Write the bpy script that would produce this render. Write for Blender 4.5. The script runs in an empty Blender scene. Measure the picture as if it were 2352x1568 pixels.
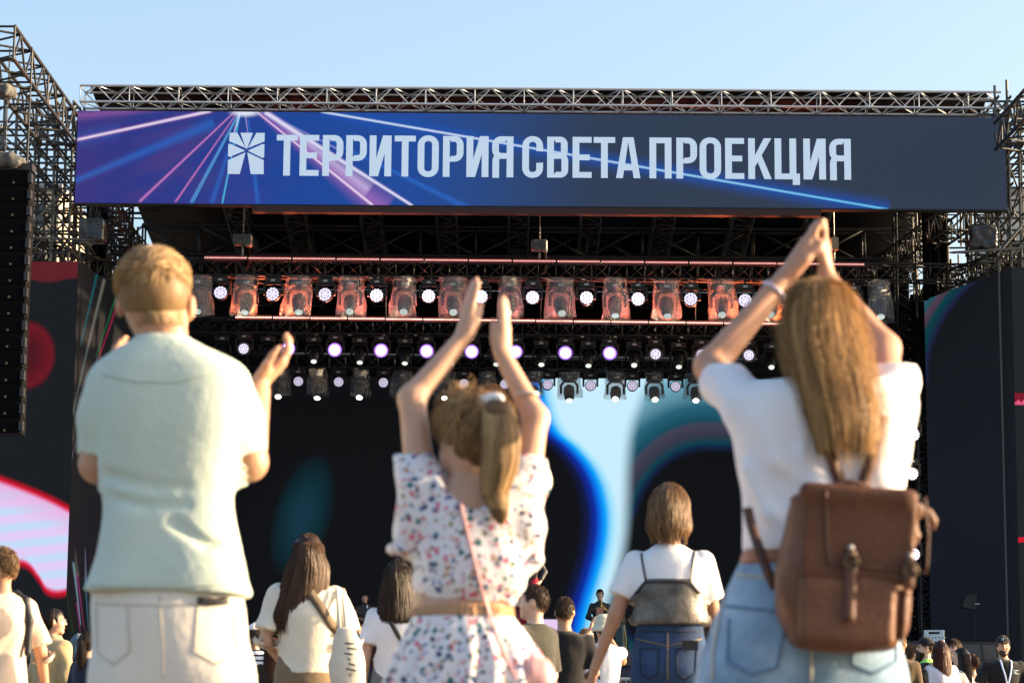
import bpy, math, random
import numpy as np
from mathutils import Vector, Matrix
from mathutils.bvhtree import BVHTree

SC = bpy.context.scene
COL = SC.collection
random.seed(7)
RNG = np.random.default_rng(7)
R_ = math.radians

# ------------------------------------------------------------------ camera, sky, sun, exposure
CAM_H, PITCH, ROLL, LENS = 0.62, R_(9.02), R_(0.42), 85.0
FPX = LENS / 36.0 * 2352.0          # measured on the photograph seen 2352 px wide
_F = Vector((0, math.cos(PITCH), math.sin(PITCH)))
_R0 = Vector((1, 0, 0)); _U0 = Vector((0, -math.sin(PITCH), math.cos(PITCH)))
_R = _R0 * math.cos(ROLL) + _U0 * math.sin(ROLL)
_U = _U0 * math.cos(ROLL) - _R0 * math.sin(ROLL)
CAMP = Vector((0, 0, CAM_H))
cam_d = bpy.data.cameras.new('camera'); cam = bpy.data.objects.new('camera', cam_d); COL.objects.link(cam)
M = Matrix((_R, _U, -_F)).transposed().to_4x4(); M.translation = CAMP
cam.matrix_world = M
cam_d.sensor_width = 36; cam_d.lens = LENS; cam_d.clip_start = 0.1; cam_d.clip_end = 3000
cam_d.dof.use_dof = True; cam_d.dof.focus_distance = 44.0; cam_d.dof.aperture_fstop = 6.0
SC.camera = cam

SUN_AZ, SUN_EL = R_(86), R_(13)      # azimuth from +Y towards +X
world = bpy.data.worlds.new('World'); SC.world = world; world.use_nodes = True
wn = world.node_tree; bg = wn.nodes['Background']
sky = wn.nodes.new('ShaderNodeTexSky'); sky.sky_type = 'NISHITA'; sky.sun_disc = False
sky.sun_elevation = SUN_EL; sky.sun_rotation = SUN_AZ
sky.air_density = 1.0; sky.dust_density = 5.0; sky.ozone_density = 1.5; sky.altitude = 100
wn.links.new(sky.outputs[0], bg.inputs[0]); bg.inputs[1].default_value = 0.15
sd = bpy.data.lights.new('sun', 'SUN'); sun = bpy.data.objects.new('sun', sd); COL.objects.link(sun)
sd.energy = 4.6; sd.angle = R_(0.53); sd.color = (1.0, 0.74, 0.46)
sv = Vector((math.sin(SUN_AZ) * math.cos(SUN_EL), math.cos(SUN_AZ) * math.cos(SUN_EL), math.sin(SUN_EL)))
sun.rotation_euler = sv.to_track_quat('Z', 'Y').to_euler(); sun.location = (60, 10, 30)

SC.view_settings.view_transform = 'Standard'; SC.view_settings.look = 'None'
SC.view_settings.gamma = 1.0; SC.view_settings.use_curve_mapping = False
EXPO = 1.6
SC.view_settings.exposure = EXPO
EM = 2.0 ** -EXPO                     # emission 1.0 on a screen = full white in the picture
SC.cycles.use_denoising = True
SC.cycles.max_bounces = 5; SC.cycles.diffuse_bounces = 3; SC.cycles.glossy_bounces = 3
SC.cycles.transparent_max_bounces = 12; SC.cycles.transmission_bounces = 4
SC.cycles.sample_clamp_indirect = 4.0; SC.cycles.caustics_reflective = False; SC.cycles.caustics_refractive = False


def P(px, py, Y):
    """the point of the place at distance Y that the photograph shows at (px, py)"""
    d = _F + _R * ((px - 1176) / FPX) + _U * ((784 - py) / FPX)
    return CAMP + d * (Y / d.y)


def pxm(Y, py=784):
    """metres per photograph pixel at distance Y"""
    p = P(1176, py, Y) - CAMP
    return p.dot(_F) / FPX


# ------------------------------------------------------------------ small helpers
def C(r, g, b):
    def f(c):
        c /= 255.0
        return c / 12.92 if c <= 0.04045 else ((c + 0.055) / 1.055) ** 2.4
    return (f(r), f(g), f(b), 1.0)


def empty(name, loc, label=None, cat=None, group=None, rz=0.0, scale=1.0):
    o = bpy.data.objects.new(name, None); COL.objects.link(o)
    o.location = loc; o.rotation_euler = (0, 0, rz); o.scale = (scale,) * 3
    o.empty_display_size = 0.2
    tag(o, label, cat, group)
    return o


def tag(o, label=None, cat=None, group=None, kind=None):
    if label: o['label'] = label
    if cat: o['category'] = cat
    if group: o['group'] = group
    if kind: o['kind'] = kind
    return o


def mesh_np(name, v, faces_flat, loop_tot, smooth=True):
    me = bpy.data.meshes.new(name)
    n = len(loop_tot)
    me.vertices.add(len(v)); me.vertices.foreach_set('co', np.asarray(v, np.float32).ravel())
    me.loops.add(len(faces_flat)); me.loops.foreach_set('vertex_index', np.asarray(faces_flat, np.int32))
    me.polygons.add(n)
    ls = np.zeros(n, np.int32); ls[1:] = np.cumsum(loop_tot)[:-1]
    me.polygons.foreach_set('loop_start', ls)
    me.polygons.foreach_set('loop_total', np.asarray(loop_tot, np.int32))
    me.update(calc_edges=True)
    if smooth:
        me.polygons.foreach_set('use_smooth', np.ones(n, bool))
    return me


def link(name, me, mat, parent=None, loc=(0, 0, 0)):
    o = bpy.data.objects.new(name, me); COL.objects.link(o); o.location = loc
    if mat is not None and len(me.materials) == 0: me.materials.append(mat)
    if parent is not None: o.parent = parent
    return o


class MB:
    """collects simple solids into one mesh"""
    def __init__(s): s.v = []; s.f = []
    def poly(s, pts):
        b = len(s.v); s.v += [tuple(p) for p in pts]; s.f.append(tuple(range(b, b + len(pts)))); return s
    def box(s, lo, hi):
        x0, y0, z0 = lo; x1, y1, z1 = hi; b = len(s.v)
        s.v += [(x0, y0, z0), (x1, y0, z0), (x1, y1, z0), (x0, y1, z0), (x0, y0, z1), (x1, y0, z1), (x1, y1, z1), (x0, y1, z1)]
        s.f += [tuple(b + i for i in q) for q in ((0, 3, 2, 1), (4, 5, 6, 7), (0, 1, 5, 4), (1, 2, 6, 5), (2, 3, 7, 6), (3, 0, 4, 7))]
        return s
    def prism(s, pts2, y0, y1):
        """polygon in x,z extruded in y"""
        n = len(pts2); b = len(s.v)
        s.v += [(x, y0, z) for x, z in pts2] + [(x, y1, z) for x, z in pts2]
        s.f.append(tuple(range(b, b + n))); s.f.append(tuple(range(b + 2 * n - 1, b + n - 1, -1)))
        for i in range(n):
            j = (i + 1) % n; s.f.append((b + i, b + n + i, b + n + j, b + j))
        return s
    def tube(s, pts, r, sides=6, caps=True):
        pts = [Vector(p) for p in pts]; n = len(pts)
        rs = r if isinstance(r, (list, tuple)) else [r] * n
        b = len(s.v); prev = None
        for i in range(n):
            t = (pts[min(i + 1, n - 1)] - pts[max(i - 1, 0)]).normalized()
            if prev is None:
                a = t.orthogonal().normalized()
            else:
                a = (prev - t * prev.dot(t)); a = a.normalized() if a.length > 1e-6 else t.orthogonal().normalized()
            prev = a; c = t.cross(a)
            for k in range(sides):
                w = 2 * math.pi * k / sides
                s.v.append(tuple(pts[i] + (a * math.cos(w) + c * math.sin(w)) * rs[i]))
        for i in range(n - 1):
            for k in range(sides):
                k2 = (k + 1) % sides
                s.f.append((b + i * sides + k, b + i * sides + k2, b + (i + 1) * sides + k2, b + (i + 1) * sides + k))
        if caps:
            s.f.append(tuple(b + k for k in range(sides - 1, -1, -1)))
            s.f.append(tuple(b + (n - 1) * sides + k for k in range(sides)))
        return s
    def lathe(s, prof, sides=20, axis='z', at=(0, 0, 0)):
        """profile of (radius, height) turned round an axis"""
        b = len(s.v); ax = Vector(at)
        for r, h in prof:
            for k in range(sides):
                w = 2 * math.pi * k / sides; u, v = r * math.cos(w), r * math.sin(w)
                q = {'z': (u, v, h), 'y': (u, h, v), 'x': (h, u, v)}[axis]
                s.v.append(tuple(ax + Vector(q)))
        for i in range(len(prof) - 1):
            for k in range(sides):
                k2 = (k + 1) % sides
                s.f.append((b + i * sides + k, b + i * sides + k2, b + (i + 1) * sides + k2, b + (i + 1) * sides + k))
        s.f.append(tuple(b + k for k in range(sides - 1, -1, -1)))
        s.f.append(tuple(b + (len(prof) - 1) * sides + k for k in range(sides)))
        return s
    def mesh(s, name='mesh', smooth=False):
        me = bpy.data.meshes.new(name); me.from_pydata(s.v, [], s.f); me.update()
        if smooth: me.polygons.foreach_set('use_smooth', np.ones(len(s.f), bool))
        return me
    def build(s, name, mat, parent=None, loc=(0, 0, 0), smooth=False):
        return link(name, s.mesh(name, smooth), mat, parent, loc)


_unit = {}
def tube_obj(name, a, b, r, mat, parent, sides=8):
    """one tube between two points; alike tubes share one unit cylinder"""
    key = (mat.name, sides)
    if key not in _unit:
        m = MB().tube([(0, 0, -0.5), (0, 0, 0.5)], 1.0, sides); me = m.mesh('tube', True); me.materials.append(mat)
        _unit[key] = me
    a = Vector(a); b = Vector(b); d = b - a
    o = bpy.data.objects.new(name, _unit[key]); COL.objects.link(o); o.parent = parent
    o.location = (a + b) / 2; o.rotation_mode = 'QUATERNION'
    o.rotation_quaternion = d.to_track_quat('Z', 'Y'); o.scale = (r, r, d.length)
    return o


ORD = ['zeroth', 'first', 'second', 'third', 'fourth', 'fifth', 'sixth', 'seventh', 'eighth', 'ninth', 'tenth', 'eleventh', 'twelfth',
       'thirteenth', 'fourteenth', 'fifteenth', 'sixteenth', 'seventeenth', 'eighteenth', 'nineteenth', 'twentieth']


# ------------------------------------------------------------------ materials
class NB:
    """terse node building"""
    def __init__(s, nt): s.nt = nt
    def n(s, t, **kw):
        q = s.nt.nodes.new(t)
        for k, v in kw.items(): setattr(q, k, v)
        return q
    def put(s, sock, v):
        if hasattr(v, 'is_output'): s.nt.links.new(v, sock)
        elif v is not None: sock.default_value = v
    def m(s, op, a, b=None, c=None, clamp=False):
        q = s.n('ShaderNodeMath', operation=op, use_clamp=clamp)
        s.put(q.inputs[0], a)
        if b is not None: s.put(q.inputs[1], b)
        if c is not None: s.put(q.inputs[2], c)
        return q.outputs[0]
    def rng(s, v, a, b, c=0.0, d=1.0, smooth=False):
        q = s.n('ShaderNodeMapRange', clamp=True)
        if smooth: q.interpolation_type = 'SMOOTHSTEP'
        for i, x in enumerate((v, a, b, c, d)): s.put(q.inputs[i], x)
        return q.outputs[0]
    def ramp(s, fac, stops, interp='LINEAR'):
        q = s.n('ShaderNodeValToRGB'); q.color_ramp.interpolation = interp
        e = q.color_ramp.elements
        while len(e) < len(stops): e.new(0.5)
        for i, (p, c) in enumerate(stops): e[i].position = p; e[i].color = c
        s.put(q.inputs[0], fac); return q.outputs[0]
    def mix(s, fac, a, b, mode='MIX'):
        q = s.n('ShaderNodeMix', data_type='RGBA', blend_type=mode)
        s.put(q.inputs[0], fac); s.put(q.inputs[6], a); s.put(q.inputs[7], b); return q.outputs[2]
    def curve(s, x, pts):
        q = s.n('ShaderNodeFloatCurve'); cv = q.mapping.curves[0]
        pts = sorted(pts)
        while len(cv.points) < len(pts): cv.points.new(0.5, 0.5)
        for i, (a, b) in enumerate(pts): cv.points[i].location = (a, b)
        q.mapping.update(); s.put(q.inputs[1], x); return q.outputs[0]
    def noise(s, scale, detail=3, rough=0.55, vec=None, dist=0.0):
        q = s.n('ShaderNodeTexNoise'); q.inputs['Scale'].default_value = scale; q.inputs['Detail'].default_value = detail
        q.inputs['Roughness'].default_value = rough; q.inputs['Distortion'].default_value = dist
        if vec is not None: s.nt.links.new(vec, q.inputs['Vector'])
        return q.outputs[0]


MATS = {}
def mat(name, col, rough=0.6, metal=0.0, var=0.12, scale=9.0, bump=0.0, bscale=60.0, spec=0.5, emit=None, estr=0.0,
        sheen=0.0, sss=0.0, stretch=(1, 1, 1), translucent=0.0, col2=None):
    """principled surface with procedural colour variation and fine relief"""
    if name in MATS: return MATS[name]
    m = bpy.data.materials.new(name); m.use_nodes = True; nt = m.node_tree; nb = NB(nt)
    p = nt.nodes['Principled BSDF']; out = nt.nodes['Material Output']
    col = tuple(col[:3])
    tc = nb.n('ShaderNodeTexCoord'); mp = nb.n('ShaderNodeMapping'); mp.inputs['Scale'].default_value = stretch
    nt.links.new(tc.outputs['Object'], mp.inputs[0]); vec = mp.outputs[0]
    f = nb.noise(scale, 4, 0.6, vec)
    lo = tuple(c * (1 - var) for c in col) + (1,); hi = (tuple(min(1, c * (1 + var)) for c in col) if col2 is None else tuple(col2[:3])) + (1,)
    cl = nb.ramp(f, [(0.3, lo), (0.7, hi)])
    nt.links.new(cl, p.inputs['Base Color'])
    p.inputs['Roughness'].default_value = rough; p.inputs['Metallic'].default_value = metal
    p.inputs['Specular IOR Level'].default_value = spec
    if sheen: p.inputs['Sheen Weight'].default_value = sheen
    if sss:
        p.inputs['Subsurface Weight'].default_value = sss; p.inputs['Subsurface Radius'].default_value = (1.0, 0.35, 0.2)
        p.inputs['Subsurface Scale'].default_value = 0.015
    if bump:
        b = nb.n('ShaderNodeBump'); b.inputs['Strength'].default_value = bump; b.inputs['Distance'].default_value = 0.01
        nt.links.new(nb.noise(bscale, 3, 0.6, vec), b.inputs['Height']); nt.links.new(b.outputs[0], p.inputs['Normal'])
    if emit is not None:
        p.inputs['Emission Color'].default_value = tuple(emit[:3]) + (1,); p.inputs['Emission Strength'].default_value = estr
    if translucent:
        t = nb.n('ShaderNodeBsdfTranslucent'); nt.links.new(cl, t.inputs[0])
        mx = nb.n('ShaderNodeMixShader'); mx.inputs[0].default_value = translucent
        nt.links.new(p.outputs[0], mx.inputs[1]); nt.links.new(t.outputs[0], mx.inputs[2]); nt.links.new(mx.outputs[0], out.inputs[0])
    MATS[name] = m
    return m


def fabric(name, col, var=0.06, bump=0.35, bscale=25.0, rough=0.9, translucent=0.06):
    return mat(name, col, rough, 0, var, 6.0, bump, bscale, 0.2, sheen=0.15, translucent=translucent)


BLACK_METAL = mat('black_painted_metal', (0.016, 0.016, 0.019), 0.5, 0.0, 0.3, 20, 0.1)
ALU = mat('aluminium_tube', (0.60, 0.60, 0.60), 0.4, 0.45, 0.15, 30)
GALV = mat('galvanised_scaffold_tube', (0.10, 0.10, 0.095), 0.55, 0.5, 0.4, 12)
DARK_STEEL = mat('dark_steel_truss', (0.028, 0.026, 0.024), 0.5, 0.3, 0.4, 12)
BLACK_CLOTH = mat('black_molton_drape', (0.008, 0.008, 0.009), 0.95, 0, 0.2, 3, 0.5, 4, 0.1)
BLACK_PLASTIC = mat('black_plastic_housing', (0.008, 0.008, 0.010), 0.5, 0, 0.2, 20)
GREY_LABEL = mat('pale_display_window', (0.42, 0.47, 0.52), 0.5)


# ------------------------------------------------------------------ signed-distance modelling
class SDF:
    def __init__(s, lo, hi, h):
        s.lo = np.array(lo, float); s.h = float(h)
        n = np.ceil((np.array(hi, float) - s.lo) / h).astype(int) + 1
        s.ax = [(s.lo[i] + h * np.arange(n[i])).astype(np.float32) for i in range(3)]
        s.f = np.full(n, 0.5, np.float32)
    def _sl(s, lo, hi):
        r = []
        for i in range(3):
            a = int(np.floor((lo[i] - s.lo[i]) / s.h)); b = int(np.ceil((hi[i] - s.lo[i]) / s.h)) + 1
            a = max(a, 0); b = min(b, s.f.shape[i])
            if b <= a: return None
            r.append(slice(a, b))
        return tuple(r)
    def _grid(s, sl):
        return (s.ax[0][sl[0]][:, None, None], s.ax[1][sl[1]][None, :, None], s.ax[2][sl[2]][None, None, :])
    def _put(s, sl, d, k, op):
        a = s.f[sl]
        if op == 'u':
            if k > 0:
                hh = np.maximum(k - np.abs(a - d), 0) / k; s.f[sl] = np.minimum(a, d) - hh * hh * k * 0.25
            else: s.f[sl] = np.minimum(a, d)
        elif op == 's':
            d = -d
            if k > 0:
                hh = np.maximum(k - np.abs(a - d), 0) / k; s.f[sl] = np.maximum(a, d) + hh * hh * k * 0.25
            else: s.f[sl] = np.maximum(a, d)
        return s
    def cone(s, a, b, ra, rb, k=0.02, op='u', flat=None):
        a = np.array(a, float); b = np.array(b, float); m = max(ra, rb) + k + 2 * s.h
        sl = s._sl(np.minimum(a, b) - m, np.maximum(a, b) + m)
        if sl is None: return s
        X, Y, Z = s._grid(sl); ba = b - a; L2 = max(float(ba @ ba), 1e-9)
        dx, dy, dz = X - a[0], Y - a[1], Z - a[2]
        t = np.clip((dx * ba[0] + dy * ba[1] + dz * ba[2]) / L2, 0, 1)
        dx = dx - t * ba[0]; dy = dy - t * ba[1]; dz = dz - t * ba[2]
        q = dx * dx + dy * dy + dz * dz; sc = 1.0
        if flat is not None:
            n, fc = np.array(flat[0], float), flat[1]; n = n / np.linalg.norm(n)
            w = dx * n[0] + dy * n[1] + dz * n[2]; q = q + w * w * (1 / fc ** 2 - 1); sc = min(1.0, fc)
        return s._put(sl, (np.sqrt(q) - (ra + (rb - ra) * t)) * sc, k, op)
    def path(s, pts, rs, k=0.02, flat=None):
        for i in range(len(pts) - 1): s.cone(pts[i], pts[i + 1], rs[i], rs[i + 1], k, 'u', flat)
        return s
    def ell(s, c, r, k=0.02, op='u', rot=None):
        c = np.array(c, float); r = np.array(r, float); m = r.max() + k + 2 * s.h
        sl = s._sl(c - m, c + m)
        if sl is None: return s
        X, Y, Z = s._grid(sl); x, y, z = X - c[0], Y - c[1], Z - c[2]
        if rot is not None:
            Rm = np.array(rot.to_3x3().transposed())
            x, y, z = (Rm[0, 0] * x + Rm[0, 1] * y + Rm[0, 2] * z, Rm[1, 0] * x + Rm[1, 1] * y + Rm[1, 2] * z, Rm[2, 0] * x + Rm[2, 1] * y + Rm[2, 2] * z)
        k0 = np.sqrt((x / r[0]) ** 2 + (y / r[1]) ** 2 + (z / r[2]) ** 2)
        k1 = np.sqrt((x / r[0] ** 2) ** 2 + (y / r[1] ** 2) ** 2 + (z / r[2] ** 2) ** 2)
        return s._put(sl, k0 * (k0 - 1) / np.maximum(k1, 1e-6), k, op)
    def loft(s, rows, k=0.02, op='u', e=2.0):
        """stack of (z, cx, cy, rx, ry) ellipses, smoothed"""
        rows = smooth_rows(rows); z = rows[:, 0]
        m = k + 2 * s.h
        lo = ((rows[:, 1] - rows[:, 3]).min() - m, (rows[:, 2] - rows[:, 4]).min() - m, z[0] - m)
        hi = ((rows[:, 1] + rows[:, 3]).max() + m, (rows[:, 2] + rows[:, 4]).max() + m, z[-1] + m)
        sl = s._sl(lo, hi)
        if sl is None: return s
        X, Y, Z = s._grid(sl); zz = Z.ravel()
        cx, cy, rx, ry = (np.interp(zz, z, rows[:, i]).astype(np.float32)[None, None, :] for i in (1, 2, 3, 4))
        q = (np.abs((X - cx) / rx) ** e + np.abs((Y - cy) / ry) ** e) ** (1.0 / e)
        d = (q - 1) * np.minimum(rx, ry)
        d = np.maximum(d, np.maximum(Z - z[-1], z[0] - Z))
        return s._put(sl, d.astype(np.float32), k, op)
    def box(s, c, hs, rnd=0.01, k=0.01, op='u', rot=None):
        c = np.array(c, float); hs = np.array(hs, float); m = np.linalg.norm(hs) + k + 2 * s.h
        sl = s._sl(c - m, c + m)
        if sl is None: return s
        X, Y, Z = s._grid(sl); x, y, z = X - c[0] + 0 * Y + 0 * Z, Y - c[1] + 0 * X + 0 * Z, Z - c[2] + 0 * X + 0 * Y
        if rot is not None:
            Rm = np.array(rot.to_3x3().transposed())
            x, y, z = (Rm[0, 0] * x + Rm[0, 1] * y + Rm[0, 2] * z, Rm[1, 0] * x + Rm[1, 1] * y + Rm[1, 2] * z, Rm[2, 0] * x + Rm[2, 1] * y + Rm[2, 2] * z)
        qx, qy, qz = np.abs(x) - hs[0] + rnd, np.abs(y) - hs[1] + rnd, np.abs(z) - hs[2] + rnd
        d = np.sqrt(np.maximum(qx, 0) ** 2 + np.maximum(qy, 0) ** 2 + np.maximum(qz, 0) ** 2) + np.minimum(np.maximum(qx, np.maximum(qy, qz)), 0) - rnd
        return s._put(sl, d.astype(np.float32), k, op)
    def cut(s, p, n):
        """remove everything on the side n points to"""
        n = np.array(n, float); n /= np.linalg.norm(n); X, Y, Z = s._grid((slice(None),) * 3)
        s.f = np.maximum(s.f, ((X - p[0]) * n[0] + (Y - p[1]) * n[1] + (Z - p[2]) * n[2]).astype(np.float32)); return s
    def cut_near(s, p, n, rad):
        """the same, only within rad of p"""
        p = np.array(p, float); n = np.array(n, float); n /= np.linalg.norm(n)
        sl = s._sl(p - rad, p + rad)
        if sl is None: return s
        X, Y, Z = s._grid(sl); d = (X - p[0]) * n[0] + (Y - p[1]) * n[1] + (Z - p[2]) * n[2]
        r = np.sqrt((X - p[0]) ** 2 + (Y - p[1]) ** 2 + (Z - p[2]) ** 2)
        s.f[sl] = np.where(r < rad, np.maximum(s.f[sl], d), s.f[sl]).astype(np.float32); return s
    def wrinkle(s, amp, freq=22.0, seed=0, zlo=-9, zhi=9, aniso=(1, 1, 0.55)):
        r = np.random.default_rng(seed); X, Y, Z = s._grid((slice(None),) * 3); w = 0
        for _ in range(6):
            d = r.normal(size=3) * np.array(aniso); d /= np.linalg.norm(d); fq = freq * r.uniform(0.5, 1.6)
            ph = r.uniform(0, 6.28); d2 = r.normal(size=3); 
            w = w + np.sin((X * d[0] + Y * d[1] + Z * d[2]) * fq + ph + 1.3 * np.sin((X * d2[0] + Y * d2[1] + Z * d2[2]) * fq * 0.45 + ph * 2))
        w = w / 6.0 * amp
        if zlo > -9 or zhi < 9:
            w = w * np.clip((Z - zlo) / 0.05, 0, 1) * np.clip((zhi - Z) / 0.05, 0, 1)
        s.f = (s.f + w).astype(np.float32); return s
    def mesh(s, name='surface'):
        f = s.f; f[0] = f[-1] = 0.5; f[:, 0] = f[:, -1] = 0.5; f[:, :, 0] = f[:, :, -1] = 0.5
        ins = f < 0
        cnt = np.zeros(tuple(d - 1 for d in f.shape), np.int8)
        for i in (0, 1):
            for j in (0, 1):
                for k in (0, 1):
                    cnt += ins[i:f.shape[0] - 1 + i, j:f.shape[1] - 1 + j, k:f.shape[2] - 1 + k]
        act = (cnt > 0) & (cnt < 8); idx = np.argwhere(act)
        cor = [(i, j, k) for i in (0, 1) for j in (0, 1) for k in (0, 1)]
        val = np.stack([f[idx[:, 0] + c[0], idx[:, 1] + c[1], idx[:, 2] + c[2]] for c in cor], 1)
        acc = np.zeros((len(idx), 3)); num = np.zeros(len(idx))
        for a in range(8):
            for b in range(a + 1, 8):
                ca, cb = cor[a], cor[b]
                if sum(abs(ca[q] - cb[q]) for q in range(3)) != 1: continue
                va, vb = val[:, a], val[:, b]; m = (va < 0) != (vb < 0)
                t = np.where(m, va / np.where(m, va - vb, 1), 0)
                acc += np.where(m[:, None], np.array(ca) + t[:, None] * (np.array(cb) - np.array(ca)), 0); num += m
        v = (idx + acc / num[:, None]) * s.h + s.lo
        vid = np.full(act.shape, -1, np.int64); vid[act] = np.arange(len(idx))
        quads = []
        for ax in range(3):
            o1, o2 = [(1, 2), (2, 0), (0, 1)][ax]
            A = np.moveaxis(ins, (ax, o1, o2), (0, 1, 2)); V = np.moveaxis(vid, (ax, o1, o2), (0, 1, 2))
            a = A[:-1, 1:-1, 1:-1]; b = A[1:, 1:-1, 1:-1]
            for m, flip in ((a & ~b, False), (~a & b, True)):
                e = np.argwhere(m)
                if not len(e): continue
                i, j, k = e[:, 0], e[:, 1] + 1, e[:, 2] + 1
                q = np.stack([V[i, j - 1, k - 1], V[i, j, k - 1], V[i, j, k], V[i, j - 1, k]], 1)
                quads.append(q[:, ::-1] if flip else q)
        q = np.concatenate(quads) if quads else np.zeros((0, 4), int)
        q = q[(q >= 0).all(1)]
        return mesh_np(name, v, q.ravel(), np.full(len(q), 4))
    def build(s, name, mat, parent=None, base=None, loc=(0, 0, 0)):
        me = s.mesh(name)
        if base is not None:
            me.transform(Matrix.Translation(-Vector(base)))
        return link(name, me, mat, parent, loc)


def smooth_rows(rows, per=8):
    r = np.array(sorted([tuple(q) for q in rows]), float)
    if len(r) < 3: return r
    out = []
    for i in range(len(r) - 1):
        p0, p1, p2, p3 = r[max(i - 1, 0)], r[i], r[i + 1], r[min(i + 2, len(r) - 1)]
        for j in range(per):
            t = j / per
            q = p1 + (p2 - p1) * t if False else 0.5 * ((2 * p1) + (-p0 + p2) * t + (2 * p0 - 5 * p1 + 4 * p2 - p3) * t * t + (-p0 + 3 * p1 - 3 * p2 + p3) * t ** 3)
            q[0] = p1[0] + (p2[0] - p1[0]) * t
            q[3:] = np.maximum(q[3:], np.minimum(p1[3:], p2[3:]) * 0.7)
            out.append(q)
    out.append(r[-1])
    return np.array(out)


def strands(name, lines, rad, material, parent=None, base=None, tipr=0.25, sides=3, clump=None):
    """thin tapered hairs; lines is (N, M, 3)"""
    L = np.asarray(lines, float); N, Mm, _ = L.shape
    T = np.gradient(L, axis=1); T /= np.maximum(np.linalg.norm(T, axis=2, keepdims=True), 1e-9)
    ref = np.array([0.31, 0.77, 0.55]); A = np.cross(T, ref); A /= np.maximum(np.linalg.norm(A, axis=2, keepdims=True), 1e-9); B = np.cross(T, A)
    rr = np.asarray(rad, float); rr = np.full(N, rr) if rr.ndim == 0 else rr
    tp = np.linspace(1, 0, Mm); prof = (tipr + (1 - tipr) * np.sqrt(np.clip(tp, 0, 1)))
    V = np.zeros((N, Mm, sides, 3))
    for k in range(sides):
        w = 2 * math.pi * k / sides
        V[:, :, k] = L + (A * math.cos(w) + B * math.sin(w)) * rr[:, None, None] * prof[None, :, None]
    idx = np.arange(N * Mm * sides).reshape(N, Mm, sides)
    Q = []
    for k in range(sides):
        k2 = (k + 1) % sides
        Q.append(np.stack([idx[:, :-1, k], idx[:, :-1, k2], idx[:, 1:, k2], idx[:, 1:, k]], -1).reshape(-1, 4))
    Q = np.concatenate(Q)
    V = V.reshape(-1, 3)
    if base is not None: V = V - np.array(base)
    me = mesh_np(name, V, Q.ravel(), np.full(len(Q), 4))
    at = me.attributes.new('rnd', 'FLOAT', 'POINT')
    rv = RNG.random(N)
    if clump is not None:                       # neighbouring hairs share a shade, as real locks do
        cc, ax, fq = clump; ax = np.array(ax, float); ax /= np.linalg.norm(ax); d0 = L[:, Mm // 2] - np.array(cc)
        u = np.cross(ax, (0.3, 0.9, 0.2)); u /= np.linalg.norm(u); w = np.cross(ax, u); ph = np.arctan2(d0 @ w, d0 @ u)
        rv = np.clip(0.5 + 0.34 * np.sin(fq * ph + 2.3 * np.sin(fq * 0.37 * ph)) + 0.22 * np.sin(fq * 2.3 * ph + 1) + 0.25 * (rv - 0.5), 0, 1)
    at.data.foreach_set('value', np.repeat(rv, Mm * sides).astype(np.float32))
    return link(name, me, material, parent)


def hair_mat(name, dark, light, rough=0.5, tr=0.2, spec=0.35):
    if name in MATS: return MATS[name]
    m = bpy.data.materials.new(name); m.use_nodes = True; nt = m.node_tree; nb = NB(nt)
    p = nt.nodes['Principled BSDF']; out = nt.nodes['Material Output']
    a = nb.n('ShaderNodeAttribute', attribute_name='rnd')
    tc = nb.n('ShaderNodeTexCoord'); mp = nb.n('ShaderNodeMapping'); mp.inputs['Scale'].default_value = (1, 1, 0.06)
    nt.links.new(tc.outputs['Object'], mp.inputs[0])
    nz = nb.noise(130, 3, 0.6, mp.outputs[0])
    f = nb.m('ADD', nb.m('MULTIPLY', a.outputs['Fac'], 0.62), nb.m('MULTIPLY', nz, 0.42))
    cl = nb.ramp(f, [(0.2, tuple(dark[:3]) + (1,)), (0.75, tuple(light[:3]) + (1,))])
    nt.links.new(cl, p.inputs['Base Color']); p.inputs['Roughness'].default_value = rough
    p.inputs['Specular IOR Level'].default_value = spec
    b = nb.n('ShaderNodeBump'); b.inputs['Strength'].default_value = 0.25; b.inputs['Distance'].default_value = 0.003
    nt.links.new(nz, b.inputs['Height']); nt.links.new(b.outputs[0], p.inputs['Normal'])
    t = nb.n('ShaderNodeBsdfTranslucent'); nt.links.new(cl, t.inputs[0])
    mx = nb.n('ShaderNodeMixShader'); mx.inputs[0].default_value = tr
    nt.links.new(p.outputs[0], mx.inputs[1]); nt.links.new(t.outputs[0], mx.inputs[2]); nt.links.new(mx.outputs[0], out.inputs[0])
    MATS[name] = m
    return m


# ================================================================== THE SETTING
gm = mat('pale_paving', (0.22, 0.19, 0.155), 0.85, 0, 0.25, 0.8, 0.4, 12)
ground = MB().poly([(-900, -300, 0), (900, -300, 0), (900, 1500, 0), (-900, 1500, 0)]).build('ground', gm)
tag(ground, 'pale paved ground of the festival square', 'ground', kind='structure')


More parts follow.
